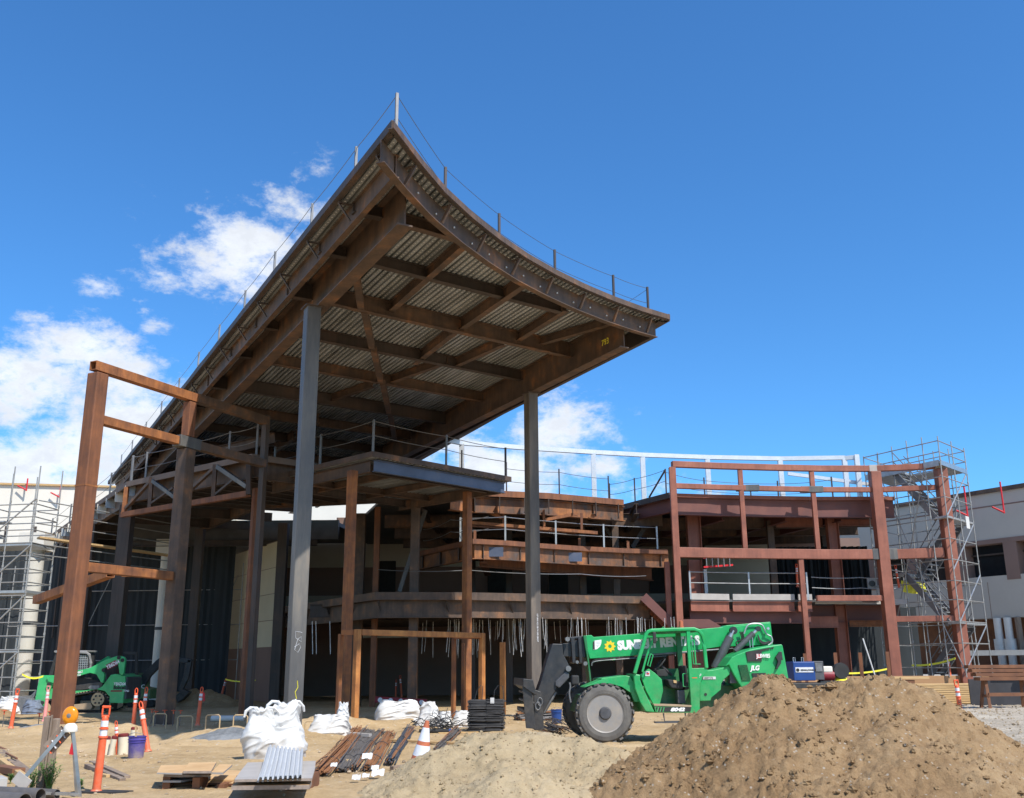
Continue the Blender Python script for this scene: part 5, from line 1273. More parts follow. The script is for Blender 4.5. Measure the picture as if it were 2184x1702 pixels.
PA([(735, 150), (1190, 128), (1225, 148), (1225, 160), (735, 178)], CY0 + .04, CY1 - .05, 'cab_roof', gd, cab)
PA([(1100, 150), (1135, 150), (1135, 500), (1200, 500), (1200, 600), (1185, 905), (1110, 905)], CY0 - .02, CY0 + .06, 'door_post', gm, cab, bev=.008)
PA([(1130, 500), (1270, 495), (1278, 520), (1225, 585), (1205, 640), (1130, 640)], CY0 - .01, CY0 + .05, 'rear_quarter_panel', gm, cab, bev=.008)
PA([(590, 545), (655, 555), (650, 600), (680, 690), (775, 900), (690, 890), (640, 800), (600, 680)], CY0 + .0, CY0 + .85, 'cab_nose', gm, cab, bev=.02)
PA([(655, 555), (700, 520), (735, 500), (790, 540), (850, 600), (858, 700), (820, 830), (765, 830), (700, 700)], CY0 + .12, CY0 + .2, 'dashboard_side', gm, cab, bev=.01)
PA([(765, 822), (1115, 850), (1115, 905), (800, 900), (780, 895)], CY0 - .02, CY1, 'cab_floor', gm, cab, bev=.008)
PA([(765, 820), (1112, 836), (1112, 852), (770, 838)], CY0 - .035, CY0 + .3, 'door_sill', M_['mud'], cab, bev=.003)
PA([(820, 500), (1100, 500), (1100, 840), (820, 840)], CY1 - .04, CY1, 'far_side_panel', gd, cab, bev=.0)
PA([(1000, 160), (1045, 160), (1055, 500), (1010, 500)], CY1 - .06, CY1, 'far_post', gd, cab, bev=.005)
PA([(785, 852), (1108, 852), (1100, 892), (795, 892)], CY0 - .032, CY0 - .02, 'black_flash', M_['blackmat'], cab, bev=0)
for k in range(3):
    PA([(790 + k * 26, 892), (803 + k * 26, 852), (812 + k * 26, 852), (799 + k * 26, 892)], CY0 - .036, CY0 - .032, 'stripe', gm, cab, bev=0)
x0, z0 = A(910, 886); text('model_number', '8042', .095, M_['white'], cab, face_mx(x0, CY0 - .038, z0), .003, .006, 1.55, shear=.3)
# windows frame of door (open door leaf swung back)
tubes([(1140, 250), (1150, 235), (1165, 235), (1172, 470)], CY0 - .02, .014, 'door_window_frame'); tubes([(1140, 250), (1150, 460), (1215, 462)], CY0 - .03, .012, 'door_window_frame')
tubes([(1045, 550), (1095, 545), (1095, 670), (1045, 665), (1045, 550)], CY0 + .1, .012, 'grab_handle'); tubes([(755, 362), (778, 375), (745, 480), (722, 470), (755, 362)], CY0 - .04, .012, 'grab_handle')
PA([(985, 700), (1055, 695), (1060, 822), (990, 822)], CY0 + .25, CY0 + .5, 'step_box', M_['darkmetal'], cab, bev=.015)
# seat, wheel, levers
PA([(905, 605), (930, 600), (1050, 625), (1060, 660), (1040, 690), (940, 680), (915, 650)], .22, .68, 'seat', M_['blackmat'], cab, bev=.02)
PA([(1050, 480), (1085, 470), (1100, 690), (1060, 700)], .22, .68, 'seat_back', M_['blackmat'], cab, bev=.02)
PA([(955, 605), (985, 610), (985, 635), (958, 632)], .2, .23, 'armrest_tag', M_['pine'], cab, bev=.003)
c = Vector((A(835, 460, .45)[0], .45, A(835, 460, .45)[1])); mb = MB(); Rm = Matrix.Rotation(radians(-48), 3, 'Y')
mb.path([c + Rm @ Vector((.19 * cos(t * pi / 10), .19 * sin(t * pi / 10), 0)) for t in range(21)], .016, 8); mb.path([c, c + Rm @ Vector((0, 0, -.35))], .03, 8)
mb.path([c + Rm @ Vector((-.18, 0, 0)), c, c + Rm @ Vector((.09, .16, 0))], .012, 6); mb.build('steering_wheel', M_['blackmat'], cab)
for (a, b) in ((790, 500), (810, 525), (870, 500)):
    p = A(a, b, .35); MB().path([(p[0], .35, p[1]), (p[0] + .03, .34, p[1] - .16)], .018, 8).build('lever', M_['blackmat'], cab)
PA([(800, 510), (880, 505), (910, 550), (905, 570), (810, 570)], .3, .6, 'console', M_['blackmat'], cab, bev=.01)
# mirror
x, z = A(785, 215); MB().box((x, CY0 - .12, z), (.075, .05, .24)).build('mirror', M_['blackmat'], cab, bevel=.02); MB().path([(x, CY0 - .1, z + .05), (x - .1, CY0, z + .06)], .012, 6).build('mirror_arm', M_['blackmat'], cab)
# beacon
p = A(1052, 100, .5); MB().lathe([(.06, -.04), (.06, 0), (.045, 0), (.042, .11), (.02, .125), (0, .125)], 18, (p[0], .5, p[1] - .02)).build('beacon', M_['orangeold'], cab, smooth=True)
for zx in (885, 968):
    p = A(zx, 128, CY0); mb = MB(); mb.path([(p[0] + .03 * cos(t * pi / 5), CY0, p[1] - .01 + .04 * sin(t * pi / 5)) for t in range(6)], .008, 6); mb.build('lifting_eye', gm, cab)
# stickers on the cab
def sticker(zx, zy, w, h, m, par=cab, y=CY0 + .0): 
    x, z = A(zx, zy); MB().bx(x, x + w, y - .006, y, z, z + h).build('sticker', M_[m], par, bevel=0)
sticker(707, 568, .10, .10, 'paper', y=CY0 + .118); sticker(720, 552, .055, .03, 'redmark', y=CY0 + .11); sticker(720, 540, .03, .018, 'blue', y=CY0 + .108)
sticker(1120, 612, .13, .065, 'paper', y=CY0 - .01); sticker(1125, 590, .11, .015, 'orange', y=CY0 - .016)
# sun emblem: a ring of pointed teeth
def sun_emblem(cx, cz, r, y, par, m='yellow', teeth=9):
    mb = MB(); n = teeth * 2; out = []
    for i in range(teeth):
        a = 2 * pi * i / teeth; out.append((cx + r * cos(a), cz + r * sin(a))); a2 = a + 2 * pi / teeth * .42; out.append((cx + r * .68 * cos(a2), cz + r * .68 * sin(a2)))
    m_ = len(out); vs = []
    for (x, z) in out: vs.append(Vector((x, y, z)))
    for i in range(m_):
        a = 2 * pi * i / m_; vs.append(Vector((cx + r * .3 * cos(a), y, cz + r * .3 * sin(a))))
    vs += [v + Vector((0, .004, 0)) for v in vs]; k = 2 * m_
    fs = []
    for i in range(m_):
        j = (i + 1) % m_; fs += [(i, j, m_ + j, m_ + i), (k + i, k + m_ + i, k + m_ + j, k + j), (i, k + i, k + j, j), (m_ + i, m_ + j, k + m_ + j, k + m_ + i)]
    mb.add(vs, fs); mb.build('sun_emblem', M_[m], par)
def boomxy(zx, zy): return A(zx, zy, BY0)
x, z = boomxy(382, 292); sun_emblem(x, z, .135, BY0 - .006, th)
x, z = A(1170, 523); sun_emblem(x, z, .045, CY0 - .018, cab)
x, z = A(1130, 568); text('small_lettering', 'SUNBELT', .052, M_['white'], cab, face_mx(x, CY0 - .014, z), .001, .002, .92); text('small_lettering', 'RENTALS', .028, M_['white'], cab, face_mx(x + .045, CY0 - .014, z - .035), .001, .001, 1.0)
# lettering on the boom
x, z = boomxy(456, 322); text('boom_lettering', 'SUNBELT RENTALS', .255, M_['white'], th, face_mx(x, BY0 - .004, z, radians(3.4)), .003, .018, .865)
# white shield badge with dots at the boom end
P = [boomxy(a, b) for a, b in ((243, 238), (306, 230), (304, 262), (290, 295), (262, 318), (225, 324), (228, 250))]
bd = MB().prism(P, BY0 - .006, BY0 - .001).build('badge', M_['white'], th)
mb = MB()
for i in range(4):
    for j in range(4 - abs(i - 1)):
        x, z = boomxy(256 + i * 12, 252 + j * 14); mb.lathe([(0, 0), (.006, 0), (.006, .003)], 8, (x, BY0 - .0095, z), 'Y')
mb.build('badge_dots', M_['blackmat'], bd); PA([(228, 250), (243, 240), (243, 318), (226, 320)], BY0 - .012, BY0 - .0065, 'badge_edge', M_['blackmat'], bev=0)
# step under the cab
mb = MB(); p = A(850, 905); q = A(1050, 905)
mb.path([(p[0], .0, p[1]), (p[0] + .02, .0, p[1] - .17), (q[0], .0, p[1] - .17), (q[0], .0, q[1])], .018, 6); mb.build('step', M_['darkmetal'], th)
mb = MB().bx(p[0] - .18, q[0], -.02, .14, p[1] - .2, p[1] - .17); mb.build('step_tread', M_['darkmetal'], th)
# lamp and bracket at the front
p = Bz(560, 560, .4); MB().box((p[0], .35, p[1]), (.16, .14, .2)).build('head_lamp', M_['blackmat'], th, bevel=.03)
hose([(5, 620), (10, 660), (0, 720), (12, 800)], .3, .02, 'grime')

# ============================================================ SKID STEER ON TRACKS
SB = atZ(200, 1508, 0.0); sd = 55.0
# local units: pixel offsets of the zoomed photograph turned into metres at that depth
SY = 38.0
def Sx(zx, zy, y=0.0):
    u = zx * .2054; v = 1217.5 + zy * .2054   # view region 0,1900..700,2400
    p = atY(u, v, SY + y); return p
so_ = atY(190, 1500, SY)
sk = thing('track_loader', 'small green track loader with raised lift arms and grey bucket, left', 'track loader', (so_.x, SY, 0))
def PS(pts, y0, y1, name, m, par=sk, bev=.012):
    P_ = [Sx(a, b, y0) for a, b in pts]
    return MB().prism([(p.x - so_.x, p.z) for p in P_], y0, y1).build(name, m, par, bevel=bev)
gs = mat('bright_green_paint', (.02, .36, .10), .4, dust=(1.6, .25), scale=2.2, stops=[(.3, (.02, .38, .11)), (.6, (.035, .47, .15)), (.8, (.12, .46, .19))])
# track
trk = [(400, 1420), (480, 1350), (700, 1300), (900, 1265), (1010, 1258), (1090, 1290), (1130, 1350), (1135, 1420), (1050, 1470), (900, 1500), (560, 1500), (430, 1480)]
for y in (0.0, 1.35):
    P_ = [Sx(a, b, 0) for a, b in trk]; P_ = [Vector((p.x - so_.x, y + .16, max(.03, p.z))) for p in P_]; P_.append(P_[0])
    MB().sweep(P_, .34, .05, 'box').build('track', M_['blackmat'], sk)
    mb = MB()
    for a, b in zip(P_, P_[1:]):
        n = max(1, int((b - a).length / .1))
        for k in range(n):
            p = a.lerp(b, k / n); dr = (b - a).normalized(); up = Vector((-dr.z, 0, dr.x)); s__ = -1
            mb.box(p + up * .03, (.04, .34, .05), Matrix(((dr.x, 0, up.x), (0, 1, 0), (dr.z, 0, up.z))))
    mb.build('track_lugs', M_['mud'], sk)
PS([(640, 1400), (940, 1370), (960, 1410), (940, 1440), (780, 1440), (620, 1460)], .02, .3, 'track_frame', M_['mud'])
for (a, b, r) in ((1015, 1335, .24), (470, 1430, .2)):
    p = Sx(a, b); MB().lathe([(r, 0), (r, .04), (r * .5, .05), (0, .05)][::-1], 22, (p.x - so_.x, -.02, p.z), 'Y').build('sprocket', M_['tan'], sk)
for k in range(6):
    p = Sx(1015, 1335); a = k * pi / 3; MB().lathe([(.035, 0), (.035, .02)], 8, (p.x - so_.x + .14 * cos(a), -.04, p.z + .14 * sin(a)), 'Y').build('sprocket_hole', M_['blackmat'], sk)
# body
PS([(500, 1180), (560, 1230), (700, 1250), (900, 1240), (1000, 1215), (1060, 1200), (1150, 1080), (1200, 1070), (1200, 1290), (1130, 1300), (1090, 1250), (1000, 1230), (700, 1290), (540, 1330), (480, 1330)], .0, 1.6, 'body', gs)
PS([(700, 1250), (1040, 1215), (1060, 1190), (1060, 1150), (700, 1200)], -.01, .1, 'side_step', bk)
PS([(720, 1130), (860, 1110), (900, 1120), (1030, 1140), (1060, 1200), (720, 1240)], .12, 1.5, 'engine_bay', M_['blackmat'])
PS([(915, 1210), (940, 1190), (1030, 1190), (1030, 1215), (1000, 1232), (930, 1232)], -.012, .0, 'side_grille', M_['grime'])
PS([(1145, 1085), (1200, 1070), (1303, 1095), (1300, 1150), (1275, 1375), (1135, 1370)], -.02, 1.62, 'tailgate', gs)
PS([(1303, 1095), (1325, 1110), (1310, 1330), (1280, 1330)], .05, 1.5, 'rear_bumper', M_['darkmetal'])
# cab cage
cg = [(575, 840), (740, 840), (900, 850), (930, 870), (945, 960), (940, 1010), (900, 1035)]
for y in (.28, 1.3):
    P_ = [Sx(a, b, y) for a, b in cg]; MB().sweep([Vector((p.x - so_.x, y, p.z)) for p in P_], .09, .09).build('cab_frame', M_['rim'], sk, bevel=.02)
p = [Sx(a, b, .3) for a, b in ((575, 842), (900, 852))]; MB().bx(p[0].x - so_.x - .05, p[1].x - so_.x, .28, 1.3, p[0].z - .02, p[0].z + .05).build('cab_roof', M_['rim'], sk, bevel=.02)
PS([(575, 850), (600, 850), (540, 1100), (500, 1100)], .28, .4, 'cab_pillar', M_['blackmat'])
mb = MB()
for i in range(15):
    a = Sx(600 + i * 22, 872, .3); b = Sx(590 + i * 22, 1030, .3); mb.tube((a.x - so_.x, .3, a.z), (b.x - so_.x, .3, b.z), .012, 4)
for i in range(9):
    a = Sx(590, 880 + i * 18, .3); b = Sx(915, 885 + i * 18, .3); mb.tube((a.x - so_.x, .3, a.z), (b.x - so_.x, .3, b.z), .012, 4)
mb.build('cab_mesh', M_['galvdull'], sk)
PS([(600, 860), (900, 860), (930, 1000), (600, 1100)], .5, 1.2, 'cab_interior', M_['blackmat'])
# lift arms
for y in (-.12, 1.5):
    PS([(1230, 880), (1290, 895), (1302, 920), (1285, 1060), (1270, 1085), (1240, 1070), (1225, 960), (1180, 970), (1060, 1020), (1085, 1080), (1070, 1165), (1045, 1155), (1000, 1075), (930, 1060), (860, 1080), (720, 1115), (560, 1170), (500, 1150), (480, 1110), (560, 1085), (730, 1050), (930, 1010), (1100, 920)], y, y + .14, 'lift_arm', gs, bev=.015)
PS([(420, 1085), (560, 1085), (560, 1160), (500, 1270), (470, 1400), (380, 1430), (350, 1420), (380, 1250), (400, 1150)], -.05, .12, 'lift_arm_knee', gs)
PS([(420, 1085), (560, 1085), (560, 1160), (500, 1270), (470, 1400), (380, 1430), (350, 1420), (380, 1250), (400, 1150)], 1.38, 1.55, 'lift_arm_knee', gs)
for (a, b, c_, d__) in ((480, 1110, 340, 1320), (505, 1130, 330, 1300), (470, 1160, 350, 1380)):
    p, q = Sx(a, b, .2), Sx(c_, d__, .2); MB().tube((p.x - so_.x, .2, p.z), (q.x - so_.x, .2, q.z), .045, 10).build('cylinder', M_['grime'], sk, smooth=True)
p, q = Sx(1090, 1060, .1), Sx(1110, 1180, .1); MB().tube((p.x - so_.x, .1, p.z), (q.x - so_.x, .1, q.z), .06, 10).build('cylinder', M_['darkmetal'], sk, smooth=True)
PS([(1140, 900), (1120, 885), (950, 985), (945, 1005), (1100, 935)], 1.5, 1.64, 'lift_arm', gs)
PS([(150, 1340), (185, 1300), (330, 1330), (350, 1400), (350, 1480), (300, 1510), (250, 1500), (200, 1440)], -.2, 1.8, 'bucket', M_['grime'], bev=.02)
for (a, b) in ((1235, 900), (1273, 928), (1077, 1030), (440, 1370), (507, 1180)):
    p = Sx(a, b, -.12); MB().lathe([(.07, 0), (.07, .03)], 14, (p.x - so_.x, -.15, p.z), 'Y').build('pin', M_['blackmat'], sk)
p = Sx(1110, 1003, -.12); q = Sx(1216, 950, -.12)
t_ = atan2(q.z - p.z, q.x - p.x)
L__ = (q - p).length
mb = MB(); mb.box((0, 0, 0), (L__, .01, .2)); mb.xf(Matrix.Translation(((p.x + q.x) / 2 - so_.x, -.13, (p.z + q.z) / 2)) @ Matrix.Rotation(-t_, 4, 'Y')); mb.build('sticker', M_['darkred'], sk)
text('number', 'YB6D64', .19, M_['white'], sk, face_mx(p.x - so_.x + .02, -.14, p.z - .06, t_), .002, .005, .78)
p = Sx(1190, 1190, -.02); text('number', 'YB6D64', .16, M_['white'], sk, face_mx(p.x - so_.x - .03, -.03, p.z), .002, .004, .8)
p = Sx(1185, 1228, -.02); text('maker_name', 'Bobcat', .19, M_['blackmat'], sk, face_mx(p.x - so_.x - .03, -.03, p.z), .002, .008, .8)
p = Sx(1150, 1252, -.02); MB().bx(p.x - so_.x, p.x - so_.x + .42, -.03, -.022, p.z - .01, p.z + .04).build('stripe', M_['darkred'], sk); text('model_number', 'T740', .1, M_['white'], sk, face_mx(p.x - so_.x + .47, -.03, p.z - .02), .002, .002)
p = Sx(750, 1082, -.12); sun_emblem(p.x - so_.x, p.z, .075, -.14, sk); p = Sx(770, 1078, -.12); text('small_lettering', 'SUNBELT', .1, M_['white'], sk, face_mx(p.x - so_.x + .02, -.135, p.z + .02, .18), .001, .004, .75)
text('small_lettering', 'RENTALS', .075, M_['white'], sk, face_mx(p.x - so_.x + .03, -.135, p.z - .07, .18), .001, .003, .75)
# ============================================================ SMALL DARK EXCAVATOR IN THE SHADE
XY = 43.0
xo = atY(290, 1495, XY); exv = thing('mini_excavator', 'small dark green excavator with black arm, in the shade behind the track loader', 'excavator', (xo.x, XY, 0))
def PX(pts, y0, y1, name, m, bev=.015):
    P_ = [atY(a * .3205, 1217.5 + b * .3205, XY + y0) for a, b in pts]
    return MB().prism([(p.x - xo.x, p.z) for p in P_], y0, y1).build(name, m, exv, bevel=bev)
k_ = .2054 / .3205
def pz_(l): return [(a * k_, b * k_) for a, b in l]
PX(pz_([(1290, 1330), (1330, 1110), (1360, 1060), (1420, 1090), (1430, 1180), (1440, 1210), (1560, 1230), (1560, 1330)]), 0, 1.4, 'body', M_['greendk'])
PX(pz_([(1280, 850), (1300, 835), (1420, 840), (1425, 870), (1430, 1100), (1400, 1100), (1400, 870), (1310, 865)]), .1, .2, 'cab_frame', M_['black'], .01)
PX(pz_([(1290, 1340), (1580, 1340), (1600, 1380), (1580, 1420), (1290, 1420), (1270, 1380)]), 0, .35, 'track', M_['blackmat'], .05)
PX(pz_([(1290, 1340), (1580, 1340), (1600, 1380), (1580, 1420), (1290, 1420), (1270, 1380)]), 1.1, 1.45, 'track', M_['blackmat'], .05)
PX(pz_([(1430, 1130), (1470, 1080), (1620, 930), (1690, 880), (1720, 900), (1700, 950), (1560, 1090), (1500, 1190), (1440, 1190)]), .5, .75, 'arm', M_['black'])
PX(pz_([(1690, 880), (1900, 905), (1985, 920), (1980, 950), (1800, 960), (1700, 950)]), .5, .72, 'arm', M_['black'])
PX(pz_([(1950, 920), (1990, 930), (1960, 1100), (1890, 1250), (1850, 1240), (1900, 1100)]), .5, .7, 'arm', M_['black'])
PX(pz_([(1900, 1230), (1960, 1260), (1900, 1330), (1840, 1370), (1820, 1300)]), .4, .85, 'bucket', M_['black'])
p = atY(371 * .745, 1464, XY); text('model_number', '35C', .22, M_['white'], exv, face_mx(-.05, -.02, atY(283, 1464, XY).z - .08), .002, .004)
# ============================================================ SCAFFOLDS
sc = M_['scaf']
def coupler(mb, p, r=.04):
    mb.tube(Vector(p) - Vector((0, 0, .05)), Vector(p) + Vector((0, 0, .05)), r, 6)
def scaffold_tower(t, O, e1, e2, n1, n2, ztop, lifts, z0, over=1.0):
    """posts on a grid spanned by e1, e2 (vectors), ledgers at the lifts"""
    O = Vector(O)
    for i in range(n1 + 1):
        for j in range(n2 + 1):
            if 0 < i < n1 and 0 < j < n2: continue
            p = O + e1 * (i / n1) + e2 * (j / n2); mb = MB().tube((p.x, p.y, z0), (p.x, p.y, ztop + over * (1 + .12 * sin(i * 3 + j))), .026, 8)
            for z in lifts: coupler(mb, (p.x, p.y, z + .12))
            mb.build('standard', sc, t, world=True)
    cs = [(O, O + e1), (O + e1, O + e1 + e2), (O + e1 + e2, O + e2), (O + e2, O)]
    for z in lifts:
        for k, (a, b) in enumerate(cs):
            MB().tube((a.x, a.y, z), (b.x, b.y, z), .024, 6).build('ledger', sc, t, world=True)
def flight(t, a, b, w, n=11, m=None):
    """stair flight from a up to b, w is a sideways vector"""
    m = m or M_['postgrey']; a = Vector(a); b = Vector(b); fl = None
    for s_ in (0, 1):
        o = MB().beam(a + w * s_, b + w * s_, .06, .27).build('stair_stringer', m, t, world=True)
        fl = fl or o
        MB().tube(a + w * s_ + Vector((0, 0, 1.0)), b + w * s_ + Vector((0, 0, 1.0)), .022, 6).build('handrail', m, t, world=True)
        MB().tube(a + w * s_ + Vector((0, 0, .55)), b + w * s_ + Vector((0, 0, .55)), .022, 6).build('handrail', m, t, world=True)
    d = (b - a); dh = Vector((d.x, d.y, 0)).normalized() * .2
    for k in range(n):
        p = a.lerp(b, (k + .6) / n)
        MB().plate([tuple((p - dh * .5)[:2]), tuple((p + dh * .5)[:2]), tuple((p + dh * .5 + w)[:2]), tuple((p - dh * .5 + w)[:2])], p.z, p.z + .04).build('tread', M_['galvdull'], t, world=True)
N0 = atZ(2006, 987, 10.1); Rr0 = atZ(2062, 1008, 10.1); Lf0 = atZ(1846, 1020, 10.1)
e1 = Rr0 - N0; e1.z = 0; e2 = Lf0 - N0; e2.z = 0
print('scaffold', N0, e1.length, e2.length)
e2 = e2.normalized() * min(e2.length, 6.2)
t = thing('scaffold_tower', 'galvanised scaffold stair tower with stepped flights beside the red frame', 'scaffold', (N0.x, N0.y, 1.02))
lifts = [1.4, 2.4, 3.3, 4.2, 5.0, 5.9, 6.8, 7.7, 8.6, 9.5, 10.15]
scaffold_tower(t, N0, e1, e2, 2, 5, 10.15, lifts, 1.02, 1.15)
for z in (10.6, 11.1):
    for a, b in ((N0, N0 + e1), (N0 + e1, N0 + e1 + e2), (N0 + e1 + e2, N0 + e2), (N0 + e2, N0)): MB().tube((a.x, a.y, z), (b.x, b.y, z), .024, 6).build('guard_rail', sc, t, world=True)
E1, E2 = e1.normalized(), e2.normalized()
def pl(a0, a1, b0, b1, z, nm='platform'):
    q = [N0 + e1 * a + e2 * b for a, b in ((a0, b0), (a1, b0), (a1, b1), (a0, b1))]
    MB().plate([(p.x, p.y) for p in q], z, z + .09).build(nm, M_['galvdull'], t, world=True)
pl(0, 1, 0, .16, 10.1); pl(.5, 1, .16, 1, 10.1); pl(0, .5, .55, 1, 10.1)
MB().beam((N0 + e2 * .02) + Vector((0, 0, .02)), N0 + e2 + Vector((0, 0, .02)), .06, .26).build('toe_beam', M_['galvdull'], t, world=True)
MB().beam(N0 + Vector((0, 0, .02)), N0 + e1 + Vector((0, 0, .02)), .06, .22).build('toe_beam', M_['galv'], t, world=True)
w_ = e1 * .42
zs = [1.05, 3.2, 5.45, 7.7, 10.1]
for k in range(4):
    a = N0 + e1 * (.05 if k % 2 else .53); lo, hi = (.16, .62) if k % 2 == 1 else (.62, .16)
    if k % 2 == 0: lo, hi = .62, .14
    else: lo, hi = .14, .62
    A_ = a + e2 * (lo if k % 2 == 0 else lo); B_ = a + e2 * (hi)
    if k % 2 == 1: A_, B_ = a + e2 * .14, a + e2 * .62
    flight(t, (A_.x, A_.y, zs[k]), (B_.x, B_.y, zs[k + 1]), w_)
for z, lo in ((3.2, 0), (7.7, 0), (5.45, .62)):
    pl(0, 1, lo, lo + .14, z)
for k, (za, zb) in enumerate(((1.2, 3.2), (3.2, 5.4), (5.4, 7.7), (7.7, 10.1))):
    a = N0 + (e1 * 0); b = N0 + e1
    MB().tube((a.x, a.y, za + .05), (b.x, b.y, zb), .03, 8).build('brace', M_['galv'], t, world=True)
    a, b = N0 + e2 * (.2 * k), N0 + e2 * (.2 * k + .2); MB().tube((a.x, a.y, za), (b.x, b.y, zb), .024, 6).build('brace', sc, t, world=True)
    a, b = N0 + e2 * (.8 - .2 * k), N0 + e2 * (1.0 - .2 * k); MB().tube((a.x, a.y, zb), (b.x, b.y, za), .024, 6).build('brace', sc, t, world=True)
p = N0 + e1 * .75; MB().box((p.x, p.y - .05, 7.7), (.42, .02, .55), atan2(e1.y, e1.x)).build('notice_sheet', M_['paper'], t, world=True)
# yellow sheet hung in the scaffold
a = atY(1922, 1238, 45.0); b = atY(1972, 1262, 45.2)
mb = MB(); n = 12
for i in range(n + 1):
    for j in range(7):
        s_, q = i / n, j / 6; mb.v.append(Vector((a.x + (b.x - a.x) * s_, 45 + .05 * sin(i * 1.4 + j), a.z + (b.z - a.z) * q - .12 * s_ * (1 - q) - .1 * sin(pi * s_) * q)))
for i in range(n):
    for j in range(6): k = i * 7 + j; mb.f.append([k, k + 7, k + 8, k + 1])
tag(mb.build('sheet', M_['yellowtarp'], fix=False), 'bright yellow sheet hung inside the scaffold stair tower', 'sheet')
# left scaffold
t = thing('scaffold_tower', 'dense galvanised scaffold with many ledgers at the left edge, before the cream building', 'scaffold', (-19, 38, 0))
q = atY(86, 1003, 38.0); X1 = q.x
for (O, e1_, e2_, n1, n2, zt, ov) in ((Vector((X1, 38, 0)), Vector((-2.2, .4, 0)), Vector((.15, 1.6, 0)), 2, 1, 8.2, 1.1), (Vector((X1 - 2.2, 38.4, 0)), Vector((-2.6, .4, 0)), Vector((.15, 1.6, 0)), 2, 1, 7.7, 1.0)):
    lf = [0.3 + .5 * k for k in range(int(zt / .5))]
    scaffold_tower(t, O, e1_, e2_, n1, n2, zt, lf, 0, ov)
    for z in (2.2, 4.4, 6.2): 
        qq = [O, O + e1_, O + e1_ + e2_, O + e2_]; MB().plate([(p.x, p.y) for p in qq], z, z + .1).build('platform', M_['galvdull'], t, world=True)
    for k, (za, zb) in enumerate(((.3, 2.2), (2.2, 4.3), (4.3, 6.2), (6.2, 8))):
        MB().tube((O.x + e1_.x, O.y + e1_.y - .04, za), (O.x, O.y - .04, zb), .03, 8).build('brace', M_['galv'], t, world=True)
for k in range(24):
    z = .3 + .3 * k; MB().bx(X1 - 3.6 + .25 * (k % 3), X1 - 1.5 - .2 * ((k + 1) % 3), 38.7, 39.3, z, z + .05).build('tread', M_['galvdull'], t, world=True)
O = Vector((X1, 38.2, 0))
for z in (8.0, 7.55, 7.1, 6.3, 5.9): MB().tube((O.x - .1, O.y + .2, z), (O.x + 2.9, O.y + 7, z), .024, 6).build('ledger', sc, t, world=True)
MB().plate([(O.x, O.y + .4), (O.x + 2.9, O.y + 7), (O.x + 2.6, O.y + 7.4), (O.x - .3, O.y + .8)], 6.55, 6.62).build('platform_board', M_['pine'], t, world=True)
MB().beam((O.x - 3, O.y + .9, 0), (O.x - 3, O.y + .9, 6.1), .9, .9).build('stair_core', M_['darkmetal'], t, world=True)

# ============================================================ SMALL STEEL FRAMES AND POSTS
A1, A2 = atZ(763, 1342, 2.62), atZ(1028, 1350, 2.62)
dd = A2 - A1; t = thing('door_frame', 'low bright orange rust portal of square tube standing by the white bags', 'steel frame', (A1.x, A1.y, 0), atan2(dd.y, dd.x)); L_ = Vector((dd.x, dd.y)).length
MB().beam((0, 0, -.1), (0, 0, 2.62), .16, .16).build('post', M_['rustbright'], t, bevel=.012); MB().beam((L_, 0, -.1), (L_, 0, 2.62), .16, .16).build('post', M_['rustbright'], t, bevel=.012)
MB().beam((.1, 0, 2.54), (L_ - .1, 0, 2.54), .16, .16).build('rail', M_['rustbright'], t, bevel=.01)
MB().beam((-.02, .1, 2.54), (-.12, .5, 2.54), .14, .14).build('rail', M_['rust'], t); MB().beam((-.14, .55, -.1), (-.14, .55, 2.5), .11, .11).build('post', M_['rust'], t)
MB().beam((L_ - .05, .1, 2.5), (L_ - .35, .9, 2.5), .12, .12).build('rail', M_['rust'], t); MB().beam((L_ - .35, .9, -.1), (L_ - .35, .9, 2.5), .11, .11).build('post', M_['rust'], t)
lab = ['rust stub post right of the low orange portal', 'rust stub post directly behind the fork carriage', 'brown stub post between the red columns, left one near the welder', 'brown stub post with a white board leaning beside it', 'brown stub post just left of the big red column', 'rust stub post at the foot of the thin red column', 'short rust stub post behind the telehandler engine cover', 'thin rust bar post behind the right leg of the low portal']
for k, (u, v, Y, w, m, zb) in enumerate(((1072, 1370, 33.5, .16, 'rustbright', 0), (1130, 1370, 37, .15, 'rustbright', 0), (1781, 1392, 41, .14, 'rustdk', .0), (1834, 1392, 40.5, .14, 'rustdk', .0), (1892, 1390, 41.5, .14, 'rustdk', .0), (1716, 1394, 43, .13, 'rustdk', .9), (1603, 1398, 42, .13, 'rust', 0), (988, 1372, 35, .1, 'rust', 0))):
    p = atY(u, v, Y); o = MB().beam((p.x, Y, zb - .05), (p.x, Y, p.z), w, w, up=(.3, 1, 0)).build('stub_post', M_[m], bevel=.006); tag(o, lab[k], 'post', 'stub posts standing in the footings')
p = atY(1850, 1412, 40.8); q = atY(1842, 1378, 40.8); tag(MB().beam((q.x + .35, 40.6, .8), (q.x, 40.8, q.z + .3), .1, .03).build('board', M_['paper']), 'white board leaning against a brown stub post', 'board')
